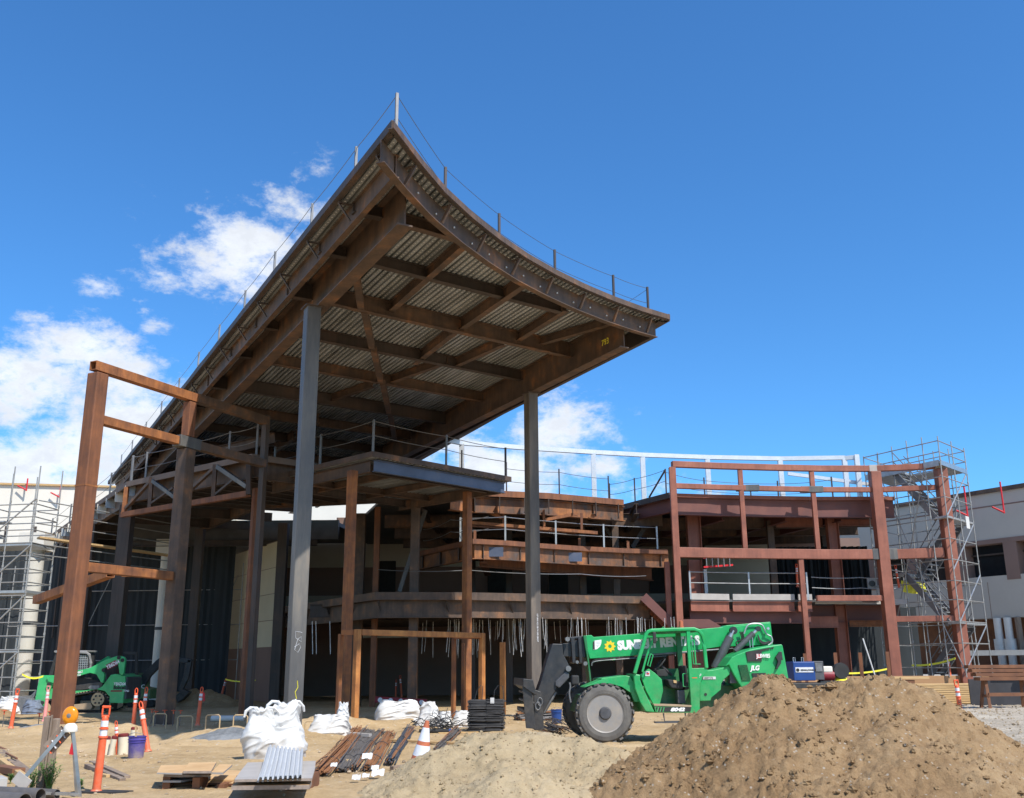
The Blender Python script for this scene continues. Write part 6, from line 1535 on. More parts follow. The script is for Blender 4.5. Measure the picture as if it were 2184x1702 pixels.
# small floor things on the red frame's first floor
lad = thing('ladder', 'red and silver extension ladder hung level behind the red posts', 'ladder', tuple(hit(1500, 1200, (0, 44.6), (1, 0))))
for dz in (0, .42):
    MB().beam((0, 0, dz - .2), (1.35, .1, dz - .1), .04, .08).build('ladder_rail', M_['red'], lad)
for k in range(5): MB().tube((.15 + .26 * k, .02, -.18), (.15 + .26 * k, .02, .3), .025, 6).build('rung', M_['galv'], lad)
p = hit(1503, 1198, (0, 44.9), (1, 0)); tag(MB().beam((p.x, 44.9, 4.33), (p.x, 44.9, 5.75), .14, .06).build('board', M_['paper']), 'pale upright board by the wide red column on the upper floor', 'board')
p = hit(1858, 1245, (0, 46.5), (1, 0)); o = MB().bx(p.x - .2, p.x + .2, 46.4, 46.5, p.z - .25, p.z + .25).lathe([(.14, -.16), (.14, -.1), (0, -.1)], 16, (p.x, 46.5, p.z), 'Y', 1).build('fan_box', [M_['plygrey'], M_['black']]); tag(o, 'small grey fan box with a round black opening on the netting', 'fan')
# ============================================================ DELINEATOR POSTS
def delineator(label, h=1.07, m='orange', top='grip', base=False):
    t = thing('delineator_post', label, 'traffic post', (0, 0, 0), group='delineator posts on the site')
    r = .052
    MB().lathe([(r * 1.5, 0), (r * 1.45, .03), (r * 1.1, .05), (r * 1.08, .12), (r, .5 * h), (r * .97, .62 * h), (r * 1.2, .625 * h), (r * 1.2, .645 * h), (r * .93, .65 * h), (r * .93, .72 * h), (r * 1.15, .725 * h), (r * 1.15, .74 * h), (r * .9, .745 * h), (r * .9, .83 * h), (r * .8, .86 * h), (r * .55, .88 * h), (0, .88 * h)], 18).build('tube', M_[m], t, smooth=True)
    for z in (.65, .755): MB().lathe([(r * .955, z * h), (r * .955, (z + .07) * h)], 18).build('reflective_band', M_['reflect'], t, smooth=True)
    mb = MB()
    if top == 'grip':
        mb.bx(-.05, .05, -.022, .022, .86 * h, .89 * h).bx(-.055, -.035, -.022, .022, .89 * h, .97 * h).bx(.035, .055, -.022, .022, .89 * h, .97 * h).bx(-.055, .055, -.022, .022, .97 * h, 1.0 * h)
        mb.build('grip', M_[m], t, bevel=.008)
    else:
        mb.path([(-.03, 0, .86 * h), (-.036, 0, .93 * h), (-.028, 0, .975 * h), (0, 0, 1.0 * h), (.028, 0, .975 * h), (.036, 0, .93 * h), (.03, 0, .86 * h)], .014, 8); mb.build('loop_handle', M_[m], t, smooth=True)
    if base: MB().lathe([(.19, 0), (.2, .03), (.1, .06), (.08, .06)], 8).build('rubber_base', M_['blackmat'], t)
    return t
def place(t, u, v, z=0.0, lean=(0, 0), rz=0.0, Y=None):
    p = atZ(u, v, z) if Y is None else atY(u, v, Y); t.location = p; t.rotation_euler = (lean[0], lean[1], rz); return p
d0 = delineator('large clean orange delineator post with square grip in the left foreground, leaning right', 1.12)
p = place(d0, 205, 1690, 0, (0, radians(1.5)), .2)
tag(MB().plate([(p.x - .3, p.y - .1), (p.x + .35, p.y - .2), (p.x + .5, p.y + .0), (p.x + .1, p.y + .12), (p.x - .25, p.y + .06)], -.02, .03).build('rubber_mat', M_['blackmat']), 'flat dark dusty rubber base under the large foreground delineator', 'base')
dl = delineator('orange delineator post with loop handle and a red flag, alone in the dark middle ground', top='loop')
place(dl, 421, 1547, 0, (0, radians(3))); g_ = 'orange delineator posts on the site'
MB().prism([(.03, .95), (.1, .9), (.13, .7), (.09, .66), (.05, .8)], -.01, .01).build('red_flag', M_['red'], dl)
def dpost(src, u, v, label, lean=(0, 0), rz=0, z=0, Y=None, sc=1.0, m=None):
    p = atZ(u, v, z) if Y is None else atY(u, v, Y)
    r = dup(src, p, 0, label, rot=(lean[0], lean[1], rz), scale=sc)
    return r
dg = delineator('plain', 1.07); dgp = place(dg, 22.9, 1553, 0, (0, radians(4)))
dg['label'] = 'orange delineator post left of the portal frame, leaning in front of the white bag'
lp_ = delineator('plain', top='loop'); place(lp_, 283.5, 1557, 0, (0, 0)); lp_['label'] = 'upright orange delineator post with loop handle, tallest of those behind the blue bucket'
dpost(dg, 42, 1486, 'orange delineator post with yellow tape tied on, beside the left scaffold', (0, radians(3)))
dpost(lp_, 316, 1603, 'orange delineator post tilted far to the left against another behind the blue bucket', (radians(-8), radians(-17)), sc=.95)
dpost(lp_, 303, 1549, 'orange delineator post standing in shadow behind the blue bucket', (0, radians(2)), z=-.02)
dpost(lp_, 251, 1610, 'short orange delineator post with yellow rag stuck among the cream pipe stubs', (0, radians(-8)), sc=.62)
dpost(lp_, 470, 1493, 'thin looking far delineator post in the shade by the beige wall, leaning right', (0, radians(12)), z=.05)
dpost(dg, 857, 1487, 'far orange delineator post behind the middle white bags, leaning left', (0, radians(-6)), z=.1)
dpost(dg, 844, 1487, 'dull far delineator post at the left of another behind the white bags', (0, 0), z=.1, sc=.8)
rt = dpost(dg, 2053, 1550, 'orange delineator post alone on the gravel at the right, leaning slightly left', (0, radians(-1.5)), sc=1.1)
text('lettering', 'SEQUEL', .1, M_['blackmat'], rt, Matrix.Translation((-.035, -.056, .62)) @ Matrix.Rotation(pi / 2, 4, 'X') @ Matrix.Rotation(-pi / 2, 4, 'Z'), .001, .002)
dpost(lp_, 2027, 1441, 'small orange delineator post with yellow rag on the slab between the red columns', (0, 0), Y=45.5, sc=.75)
dpost(dg, 1701, 1252, 'red orange post on the upper floor beside the thin red column', (0, radians(2)), Y=44.5, sc=.95)
dpost(dg, 1918, 1254, 'red orange post standing on the upper floor left of the yellow sheet', (0, radians(-4)), Y=45.0, sc=.95)
pk_ = delineator('sun faded pink delineator post with yellow tape, standing behind the weathered timber post', m='pink'); place(pk_, 94, 1540, .0, (0, radians(1)))
# a tape from post to post
def tape(a, b, nm_label, sag=.1, w=.06):
    mb = MB(); n = 10
    for i in range(n + 1):
        t_ = i / n; p = a.lerp(b, t_) - Vector((0, 0, sag * 4 * t_ * (1 - t_))); mb.v += [p, p + Vector((0, .01, w))]
    for i in range(n): mb.f.append([2 * i, 2 * i + 2, 2 * i + 3, 2 * i + 1])
    o = mb.build('caution_tape', M_['tape'], fix=False); return tag(o, nm_label, 'tape')
tape(atY(47, 1440, 36.5), atY(92, 1444, 36.5), 'yellow caution tape strung left of the track loader')
tape(atY(1745, 1432, 43.6), atY(1895, 1428, 43.6), 'yellow caution tape low between the red columns', .15, .07); tape(atY(1945, 1421, 44.8), atY(2040, 1405, 44.8), 'yellow caution tape crossing the foot of the scaffold tower', .1, .08)
tape(atY(480, 1450, 44), atY(545, 1452, 44), 'faint caution tape in the shade near the beige wall', .08, .05)
# ============================================================ TRAFFIC CONE
p = atZ(893, 1652, 0); cn = thing('traffic_cone', 'orange traffic cone with two white bands, half buried behind the sand heap', 'traffic cone', p, rot=(radians(3), radians(9), 0))
r_ = lambda z: .165 * (1 - z / .78) + .03
for a, b, m in ((.0, .26, 'orangeold'), (.26, .42, 'reflect'), (.42, .48, 'orangeold'), (.48, .68, 'reflect'), (.68, .78, 'orangeold')):
    MB().lathe([(r_(a), a), (r_(b), b)] + ([(0, b)] if b > .77 else []), 24).build('cone_body' if m == 'orangeold' else 'white_band', M_[m], cn, smooth=True)
MB().bx(-.22, .22, -.22, .22, -.03, .01).build('base', M_['orangeold'], cn, bevel=.01)
# ============================================================ BUCKETS
p = atZ(289, 1620, 0)
bu = thing('bucket', 'muddy purple blue plastic bucket beside the cream pipe stubs', 'bucket', p)
MB().lathe([(.0, .0), (.128, 0), (.132, .02), (.148, .27), (.16, .275), (.16, .285), (.15, .287), (.152, .31), (.164, .315), (.164, .325), (.153, .33), (.155, .365), (.165, .37), (.165, .38), (.15, .38), (.128, .03), (0, .03)], 28).build('pail', M_['purple'], bu, smooth=True)
MB().path([(-.16, 0, .35), (-.13, -.09, .42), (0, -.14, .45), (.13, -.09, .42), (.16, 0, .35)], .005, 6).build('wire_handle', M_['postgrey'], bu); MB().beam((-.02, .02, .2), (-.06, .03, .55), .03, .015).build('stir_stick', M_['pine'], bu)
p = atY(1187, 1527, 29.5); b2 = dup(bu, (p.x, 29.5, 0), 0, 'bright blue bucket seen between the forks and the front wheel')
for ch in [c for c in bpy.data.objects if c.parent == b2]:
    if ch.name.startswith('pail'): ch.data = ch.data.copy(); ch.data.materials.clear(); ch.data.materials.append(M_['blue'])
# ============================================================ CREAM PIPE STUBS
def stub(u, v, r, h, label, lean=0.0, cap=True):
    t = thing('pipe_stub', label, 'pipe', atZ(u, v, 0), rot=(0, lean, 0), group='cream pipe stubs with maroon tops')
    MB().lathe([(r, -.05), (r, h), (r * .93, h), (r * .93, h - .02), (0, h - .02)], 22).build('pipe_wall', M_['stub'], t, smooth=True)
    if cap: MB().lathe([(r * 1.04, h - .03), (r * 1.05, h + .01), (r * .8, h + .03), (0, h + .025)], 14).build('rag_cap', M_['maroon'], t)
    return t
stub(262, 1610, .098, .40, 'widest cream pipe stub, standing left of the purple bucket', -.04)
stub(236, 1613, .05, .33, 'thin cream pipe stub leaning by the short delineator post', .12); stub(226, 1612, .055, .30, 'short cream pipe stub half hidden behind the foreground delineator', 0)
stub(284, 1580, .07, .26, 'low cream pipe stub behind the purple bucket', .0)
# ============================================================ A-FRAME BARRICADE WITH AMBER LIGHT
p0 = atZ(152, 1702, 0.0); Yb = p0.y
bf = thing('barricade', 'metal A frame barricade with striped panel and amber warning lamp, lower left', 'barricade', (p0.x, Yb, 0))
def BP(u, v, dy=0.0): q = atY(u, v, Yb + dy); return Vector((q.x - p0.x, dy, q.z))
al = M_['galv']
def flatbar(a, b, w, t_, nm, m): return MB().beam(a, b, w, t_, 'L', .004, up=(0, 1, 0)).build(nm, m, bf)
apex = BP(152, 1552)
for dy, sgn in ((-.02, 0), (.28, 1)):
    flatbar(BP(146, 1551, dy * .4), BP(28, 1690, dy), .05, .05, 'leg', al); flatbar(BP(156, 1551, dy * .4), BP(172 if not sgn else 165, 1700, dy), .045, .04, 'leg', al)
MB().beam(BP(140, 1558, .02), BP(102, 1600, .02), .02, .17, 'box', up=(0, 0, 1)).build('striped_panel', M_['oldwood'], bf)
for k in range(4):
    a = BP(136 - k * 10, 1566 + k * 11, -.0); MB().beam(a + Vector((-.03, -.012, .05)), a + Vector((.03, -.012, -.05)), .035, .004).build('stripe', M_['orange'] if k % 2 else M_['reflect'], bf)
a, b = BP(36, 1655, .0), BP(66, 1680, .0); MB().beam(a.lerp(b, .0) + Vector((.0, -.04, .0)), b + Vector((-.02, -.04, .02)), .02, .15, 'box').build('grey_panel', M_['plygrey'], bf)
MB().beam(BP(158, 1585, -.02), BP(152, 1610, -.02), .06, .01).build('red_reflector', M_['red'], bf)
MB().beam(BP(96, 1692, -.02), BP(171, 1695, -.02), .05, .035).build('foot_bar', al, bf); MB().beam(BP(150, 1560, .05), BP(165, 1640, .1), .05, .01).build('wood_slat', M_['oldwood'], bf)
MB().lathe([(.0, -.02), (.085, -.02), (.09, .0), (.08, .05), (.05, .085), (0, .1)], 20, tuple(BP(150, 1558))).build('lamp_base', M_['creamwall'], bf, smooth=True)
c = BP(150, 1527); lens = MB().lathe([(0, -.05), (.055, -.05), (.085, -.04), (.1, -.015), (.1, .015), (.085, .04), (.055, .05), (0, .05)], 24, tuple(c), 'Y')
lens.v = [Vector((v.x, v.y, c.z + (v.z - c.z) * 1.18)) for v in lens.v]; lens.build('lamp_lens', M_['amber'], bf, smooth=True); MB().lathe([(.012, -.055), (.03, -.05), (.03, -.03)], 10, tuple(c + Vector((.0, -.0, .0))), 'Y').build('lamp_bolt', M_['postgrey'], bf)
# weathered timber post
pw = atZ(92, 1690, 0.0); o = MB()
o.beam((pw.x - .045, pw.y, -.1), (pw.x - .04, pw.y, .98), .09, .1).beam((pw.x + .045, pw.y + .03, -.1), (pw.x + .06, pw.y + .03, .95), .08, .09).beam((pw.x + .0, pw.y - .05, -.05), (pw.x + .03, pw.y - .05, 1.0), .025, .04)
tag(o.build('timber_post', M_['oldwood'], bevel=.012), 'thick weathered split timber post in the lower left foreground', 'post')
# weeds
def weed(u, v, h, n, seed, label):
    rnd = random.Random(seed); p = atZ(u, v, 0); t = thing('weed', label, 'plant', p, group='green weeds in the lower left corner')
    for k in range(n):
        a = rnd.uniform(0, 6.28); l = rnd.uniform(.04, .35) * h; top = Vector((l * cos(a), l * sin(a), h * rnd.uniform(.6, 1.0))); pts = [Vector((0, 0, 0)).lerp(top, q) + Vector((0, 0, .06 * h * sin(q * pi))) for q in (0, .33, .66, 1)]
        s_ = MB().path(pts, [.005, .004, .003, .0015], 4).build('stem', M_['leaf'], t)
        mb = MB()
        for i in range(26):
            q = .2 + .8 * i / 26; b_ = Vector((0, 0, 0)).lerp(top, q) + Vector((0, 0, .06 * h * sin(q * pi))); az_ = i * 2.4; L = rnd.uniform(.04, .075) * (1.3 - q * .6); d = Vector((cos(az_), sin(az_), .45)).normalized() * L; s2 = Vector((-sin(az_), cos(az_), 0)) * .009
            mb.add([b_, b_ + d * .5 + s2, b_ + d, b_ + d * .5 - s2], [(0, 1, 2, 3)])
        mb.build('leaves', M_['leaf'], t, fix=False)
weed(66, 1694, .42, 8, 1, 'small green weed left of the timber post'); weed(103, 1692, .52, 14, 2, 'tallest bushy green weed at the right foot of the timber post')
weed(168, 1692, .2, 4, 3, 'low green weed at the right leg of the barricade'); weed(22, 1668, .17, 4, 4, 'tiny green weed near the left picture edge')
# big pipes in the corner
def pipe(a, b, r, label):
    d = (b - a).normalized(); _, x, y = MB().frame(a, b); n = 28; mb = MB()
    for (rr, k) in ((r, 0), (r, 1), (r * .88, 1), (r * .88, 0)):
        q = a.lerp(b, k)
        for i in range(n): mb.v.append(q + x * cos(2 * pi * i / n) * rr + y * sin(2 * pi * i / n) * rr)
    for s_ in range(4):
        for i in range(n):
            j = (i + 1) % n; s2 = (s_ + 1) % 4; mb.f.append([s_ * n + i, s_ * n + j, s2 * n + j, s2 * n + i])
    tag(mb.build('steel_pipe', M_['pipe'], smooth=True), label, 'pipe', 'dark steel pipes in the lower left corner')
b = atY(92, 1712, 12.6); pipe(Vector((b.x - 3.6, 13.9, .13)), Vector((b.x - .05, 12.62, .13)), .085, 'rust edged dark steel pipe whose open end shows in the corner')
b = atY(60, 1720, 12.0); pipe(Vector((b.x - 3.6, 13.3, .15)), Vector((b.x, 11.9, .15)), .11, 'thickest dark steel pipe at the very corner'); b = atY(100, 1690, 13.2)
pipe(Vector((b.x - 3.2, 14.7, .06)), Vector((b.x, 13.5, .06)), .055, 'thin dark steel pipe behind the two thick ones')
# clutter at the left edge
for k, (u0, v0, u1, v1, w, h, m, lab_) in enumerate(((0, 1600, 62, 1648, .16, .05, 'oldwood', 'grey board pointing at the barricade from the left edge'), (2, 1622, 58, 1662, .09, .09, 'pine', 'short pale timber left of the barricade'), (-5, 1638, 40, 1646, .2, .1, 'redmark', 'dull red painted beam end at the left edge'),
                                              (-6, 1662, 6, 1668, .12, .12, 'concrete', 'grey concrete block at the left edge'), (12, 1614, 35, 1626, .03, .03, 'brownwood', 'thin brown batten lying at the left'), (-10, 1586, 22, 1598, .06, .03, 'brownwood', 'small brown batten furthest left'))):
    a = atZ(u0, v0, h / 2); b = atZ(u1, v1, h / 2); m_ = 'brownwood' if m == 'redmark' else m
    tag(MB().beam(a, b, w, h).build('timber' if m != 'concrete' else 'block', M_[m_], bevel=.006), lab_, 'timber' if m != 'concrete' else 'block')
def plank(u0, v0, u1, v1, w, h, m, lab_, z=0.0, cat='plank'):
    a = atZ(u0, v0, z + h / 2); b = atZ(u1, v1, z + h / 2); a.z += max(0, H(a.x, a.y)) * .8; b.z += max(0, H(b.x, b.y)) * .8
    return tag(MB().beam(a, b, w, h).build('plank', M_[m], bevel=.004), lab_, cat)
plank(186, 1628, 262, 1659, .09, .07, 'oldwood', 'left one of two parallel grey planks right of the foreground delineator'); plank(196, 1622, 272, 1654, .09, .06, 'oldwood', 'right one of two parallel grey planks right of the foreground delineator'); plank(216, 1649, 232, 1652, .08, .06, 'pine', 'short wood offcut beside the two grey planks')
plank(835, 1583, 1045, 1594, .14, .04, 'pine', 'long pale plank lying under the middle rebar bundles'); plank(1000, 1637, 1060, 1632, .1, .05, 'oldwood', 'grey plank end by the traffic cone'); plank(835, 1642, 900, 1636, .1, .06, 'oldwood', 'grey plank running behind the traffic cone'); plank(700, 1640, 652, 1648, .1, .04, 'pine', 'pale plank under the left rust rebar bundle')
plank(828, 1692, 890, 1712, .05, .03, 'oldwood', 'thin stick at the front edge of the sand heap'); plank(728, 1572, 790, 1574, .12, .07, 'plygrey', 'short grey block of timber at the foot of the second white bag'); plank(935, 1562, 1020, 1560, .08, .03, 'pine', 'thin pale batten in front of the black wire pile')
# ============================================================ PLYWOOD STACKS AND CORRUGATED SHEETS
def ZP(zx, zy, z): return atZ(320.4 + zx * .176, 1409.8 + zy * .176, z)
def sheet(pts, z, th, m, edge, label, nm='plywood_sheet', grp='plywood sheets in two low stacks'):
    P_ = [ZP(a, b, z + th) for a, b in pts]; mb = MB().plate([(p.x, p.y) for p in P_], z, z + th)
    mb.m = [1] * len(mb.f); mb.m[1] = 0; o = mb.build(nm, [M_[m], M_[edge]], fix=True)
    return tag(o, label, 'plywood', grp)
sheet([(160, 1505), (700, 1490), (1000, 1500), (1090, 1340), (700, 1330), (400, 1400)], .02, .03, 'ply', 'brownwood', 'lowest sheet of the left plywood stack, light brown')
sheet([(150, 1475), (370, 1475), (580, 1440), (520, 1400), (200, 1420)], .075, .025, 'plygrey', 'plygrey', 'grey edged sheet low in the left plywood stack')
sheet([(740, 1450), (1010, 1455), (1100, 1340), (960, 1335)], .055, .02, 'ply', 'ply', 'tilted light sheet at the right of the left plywood stack')
sheet([(160, 1395), (375, 1400), (715, 1395), (780, 1330), (420, 1290), (220, 1330)], .15, .03, 'ply', 'plyedge', 'middle sheet of the left plywood stack')
sheet([(80, 1365), (385, 1372), (455, 1270), (130, 1275)], .20, .02, 'ply', 'plygrey', 'top left sheet of the left plywood stack')
sheet([(398, 1350), (735, 1350), (800, 1240), (470, 1245)], .225, .03, 'ply', 'plyedge', 'top middle sheet of the left plywood stack')
sheet([(735, 1365), (880, 1370), (995, 1270), (840, 1265)], .20, .025, 'ply', 'plygrey', 'top right sheet of the left plywood stack')
for k, (a, b) in enumerate(((200, 1470), (560, 1480), (860, 1470))):
    p = ZP(a, b, .1); tag(MB().bx(p.x - .05, p.x + .05, p.y - .02, p.y + .35, -.02, .15 if k < 2 else .05).build('bearer', M_['brownwood']), ('left', 'middle', 'right')[k] + ' timber bearer under the left plywood stack', 'timber')
sheet([(985, 1500), (1930, 1490), (1960, 1440), (1100, 1400)], .17, .05, 'ply', 'plyedge', 'thick lower board of the right stack', )
sheet([(1020, 1455), (1960, 1440), (1995, 1320), (2005, 1225), (1180, 1245), (1110, 1330)], .235, .03, 'plygrey', 'plyedge', 'grey faced board on top of the right stack')
for k, (a, b) in enumerate(((1080, 1480), (1870, 1470))):
    p = ZP(a, b, .1); tag(MB().bx(p.x - .06, p.x + .06, p.y + .05, p.y + .75, -.02, .168).build('bearer', M_['brownwood']), ('left', 'right')[k] + ' timber bearer under the right board stack', 'timber')
P_ = [ZP(a, b, .3) for a, b in ((1295, 1440), (1835, 1410), (1850, 1215), (1420, 1150))]
for layer in range(2):
    mb = MB(); n = 96; mrow = 8
    for i in range(n + 1):
        t_ = i / n; a = P_[0].lerp(P_[1], t_); b = P_[3].lerp(P_[2], t_); ph = (t_ * 9) % 1; zz = .035 * (0 if ph < .38 else (1 if .46 < ph < .92 else (ph - .38) / .08 if ph < .5 else (1 - ph) / .08))
        for j in range(mrow + 1):
            s_ = j / mrow; q = a.lerp(b, s_); mb.v.append(Vector((q.x, q.y, .275 + layer * .02 + zz + .14 * s_ ** 1.6)))
    for i in range(n):
        for j in range(mrow): k = i * (mrow + 1) + j; mb.f.append([k, k + mrow + 1, k + mrow + 2, k + 1])
    tag(mb.build('corrugated_sheet', M_['brightmetal'], fix=False), ('lower', 'upper')[layer] + ' of two shiny corrugated metal sheets lying on the right board stack', 'metal sheet', 'corrugated metal sheets')
# ============================================================ WHITE BULK BAGS
def bag(u, v, w, h, d, seed, label, m='bag', shape=None, hollow=False, handles=True):
    p = atZ(u, v, 0); rnd = random.Random(seed); t = thing('bulk_bag', label, 'bag', (p.x, p.y + d * .45, 0), group='white woven bulk bags')
    n1, n2 = 72, 44; mb = MB(); off = seed * 13.1
    for j in range(n2 + 1):
        q = j / n2
        wr = (shape(q) if shape else (1 - .1 * q ** 2))
        for i in range(n1):
            a = 2 * pi * i / n1; ca, sa = cos(a), sin(a)
            e = 3.2; rr = (abs(ca) ** e + abs(sa) ** e) ** (-1 / e)
            x = ca * rr * w / 2 * wr; y = sa * rr * d / 2 * wr; z = h * q
            nrm = Vector((ca, sa, 0)); g1 = 1 - abs(fbm(x * .9 + y * .4 + off, z * .6 - x * .5, 2.4, 2)) * 2; g2 = 1 - abs(fbm(x * .5 - z * .8 + off * 2, y + z * .9, 4.2, 2)) * 2; f = .05 * fbm(x + off, y + z, 1.3, 2) + .05 * g1 * abs(g1) + .028 * g2 * abs(g2)
            z += (.10 * h * fbm(ca * 1.2 + off, sa * 1.2, 1.0, 3) * q if q > .6 else 0)
            if q < .12: nrm *= .6 
            mb.v.append(Vector((x, y, max(0, z))) + nrm * f * (1.5 if w > .8 else 1.1))
    for j in range(n2):
        for i in range(n1): k = (i + 1) % n1; mb.f.append([j * n1 + i, j * n1 + k, (j + 1) * n1 + k, (j + 1) * n1 + i])
    # top: sagging
    base = len(mb.v); top = [mb.v[n2 * n1 + i] for i in range(n1)]; c = sum(top, Vector()) / n1
    for ring, (s_, dz) in enumerate(((.72, -.06), (.42, -.10), (.15, -.12))):
        for i in range(n1): q = c.lerp(top[i], s_); mb.v.append(Vector((q.x, q.y, q.z + dz * h * (1.8 if hollow else 1) + .04 * fbm(q.x * 3 + off, q.y * 3, 2, 3))))
    prev = n2 * n1
    for ring in range(3):
        cur = base + ring * n1
        for i in range(n1): k = (i + 1) % n1; mb.f.append([prev + i, prev + k, cur + k, cur + i])
        prev = cur
    mb.f.append([prev + i for i in range(n1)])
    mb.build('bag_body', M_[m], t, smooth=False).data.polygons.foreach_set('use_smooth', [True] * len(mb.f))
    if handles:
        for s_ in (-1, 1):
            mb = MB(); x0 = s_ * w * .32; mb.path([(x0 - .14, -d * .28, h * .84), (x0 - .12, -d * .26, h * .96), (x0 - .05, -d * .2, h * 1.03), (x0 + .05, -d * .12, h * 1.02), (x0 + .12, -d * .05, h * .93), (x0 + .13, 0, h * .84)], [.02, .03, .032, .03, .026, .02], 6); mb.build('lifting_loop', M_[m], t)
    return t
bag(548, 1625, .5, .84, .6, 1, 'tall white bulk bag, left of the two leaning together in front of the grey column', shape=lambda q: 1.02 - .28 * q ** 2 + .12 * sin(q * 5))
bag(598, 1622, .6, .96, .65, 2, 'tall white bulk bag, right of the two leaning together, topped by a lifting loop', shape=lambda q: 1.05 - .45 * q ** 1.6 + .06 * sin(q * 7))
bag(700, 1577, .86, .45, .6, 3, 'low slumped white bag against the left leg of the orange portal', shape=lambda q: 1.0 - .25 * q, handles=False)
bag(726, 1573, .42, .78, .4, 4, 'white bag corner standing up against the left leg of the orange portal', shape=lambda q: 1.0 - .6 * q, handles=False)
bag(846, 1541, 1.18, .62, .8, 5, 'wide creased white bag in the middle of the sunlit strip', shape=lambda q: 1.04 - .3 * q ** 2)
bag(912, 1550, .62, .62, .5, 6, 'torn white bag heap left of the black wire pile', shape=lambda q: 1.05 - .6 * q, handles=False)
bag(948, 1552, .4, .42, .4, 7, 'small white bag behind the black wire pile', shape=lambda q: 1.0 - .5 * q, handles=False)
bag(985, 1551, .52, .42, .4, 8, 'crumpled white bag between the wire pile and the mesh stack', shape=lambda q: 1.05 - .5 * q, handles=False)
bag(10, 1524, .95, .62, .7, 9, 'white bag at the left picture edge beside the grey bucket', shape=lambda q: 1.05 - .5 * q, handles=False)
gb = bag(62, 1524, .62, .48, .6, 10, 'blue grey sheet bundle between the white bag and the loader bucket', 'greybag', shape=lambda q: 1.0 - .3 * q, handles=False); gb['group'] = 'blue grey bundles'; gb['category'] = 'bundle'
# ============================================================ REBAR BUNDLES
def bundle(a, b, w, n, m, label, r=.0095, seed=0, hgt=.13, bend=0.0, ties=3):
    rnd = random.Random(seed); t = thing('rebar_bundle', label, 'steel bars', tuple(a), group='bundles of reinforcing bar'); d = b - a; L = d.length; dn = d.normalized(); sd = Vector((-dn.y, dn.x, 0))
    for k in range(min(n, 64)):
        o0 = rnd.gauss(0, .5) * w / 2; z0 = abs(rnd.gauss(0, .42)) * hgt * max(.25, 1 - abs(o0) / w) + r
        pts = []; o1 = o0 + rnd.gauss(0, .035)
        for i in range(7):
            q = i / 6; q2 = -.02 * rnd.random() + q * (1.0 + rnd.uniform(-.02, .02)); pts.append(dn * (L * q2) + sd * (o0 + (o1 - o0) * q + bend * sin(pi * q) + .008 * rnd.gauss(0, 1)) + Vector((0, 0, z0 + .01 * rnd.gauss(0, 1) + .02)))
        MB().path(pts, r, 5).build('bar', M_[m if rnd.random() < .8 else ('bar_grey' if m == 'bar_rust' else 'bar_rust')], t)
    for k in range(ties):
        q = .15 + .7 * k / max(1, ties - 1); c = dn * (L * q); mb = MB(); mb.path([c + sd * (w * .52 * cos(s_ * pi / 5)) + Vector((0, 0, .04 + hgt * .85 * max(0, sin(s_ * pi / 5)))) for s_ in range(6)], .006, 4); mb.build('tie_wire', M_['bar_black'], t)
def RB(zx, zy): return atZ(640.8 + zx * .176, 1409.8 + zy * .176, 0)
bundle(RB(240, 1400), RB(700, 850), .34, 54, 'bar_rust', 'rust brown rebar bundle, leftmost, next to the board stack', seed=1, bend=-.05)
bundle(RB(500, 1330), RB(830, 850), .26, 46, 'bar_grey', 'grey rebar bundle second from the left', seed=2, bend=.04)
bundle(RB(635, 1330), RB(985, 870), .24, 46, 'bar_grey', 'grey rebar bundle with a white paper tag on it', seed=3, bend=.05)
bundle(RB(830, 1340), RB(1080, 895), .28, 48, 'bar_rust', 'bright orange rust rebar bundle with white paper at its end', seed=4)
bundle(RB(1080, 1270), RB(1330, 850), .22, 46, 'bar_blue', 'blue grey rebar bundle, rightmost of the five in the middle', seed=5)
bundle(RB(1650, 1130), RB(1900, 860), .2, 36, 'bar_grey', 'grey bundle half covered by the sand heap', seed=6)
bundle(atZ(1105, 1537, 0), atZ(1195, 1534, 0), .7, 50, 'bar_grey', 'long straight grey bars lying behind the sand heap by the forks', seed=8, r=.02, hgt=.22)
bundle(RB(980, 740), RB(1380, 740), .3, 30, 'bar_black', 'thin black bars lying at the foot of the wide white bag', seed=9, hgt=.1)
bundle(atZ(1165, 1556, 0), atZ(1196, 1566, 0), .5, 40, 'bar_grey', 'short grey bars heaped beside the fork carriage', seed=10, r=.012, hgt=.3)
# black wire pile
p = atZ(942, 1560, 0); t = thing('wire_pile', 'tangled pile of short black tie wires in front of the small white bags', 'wire pile', p); rnd = random.Random(4)
for k in range(96):
    a = rnd.uniform(0, 6.28); c = Vector((rnd.gauss(0, .26), rnd.gauss(0, .16), .03 + abs(rnd.gauss(0, .16)))); l = rnd.uniform(.15, .38); e_ = rnd.uniform(-.1, .6); d = Vector((cos(a), sin(a) * .5, e_)).normalized() * l
    MB().path([c, c + d * .5 + Vector((0, 0, .03)), c + d], .009, 5).build('wire', M_['bar_black'], t)
MB().lathe([(.05, -.45), (.05, .3)], 12, (-.1, -.25, .05), 'X').build('black_tube', M_['blackmat'], t); MB().lathe([(.055, .3), (.055, .36)], 12, (-.1, -.25, .05), 'X').build('tube_end', M_['blue'], t)
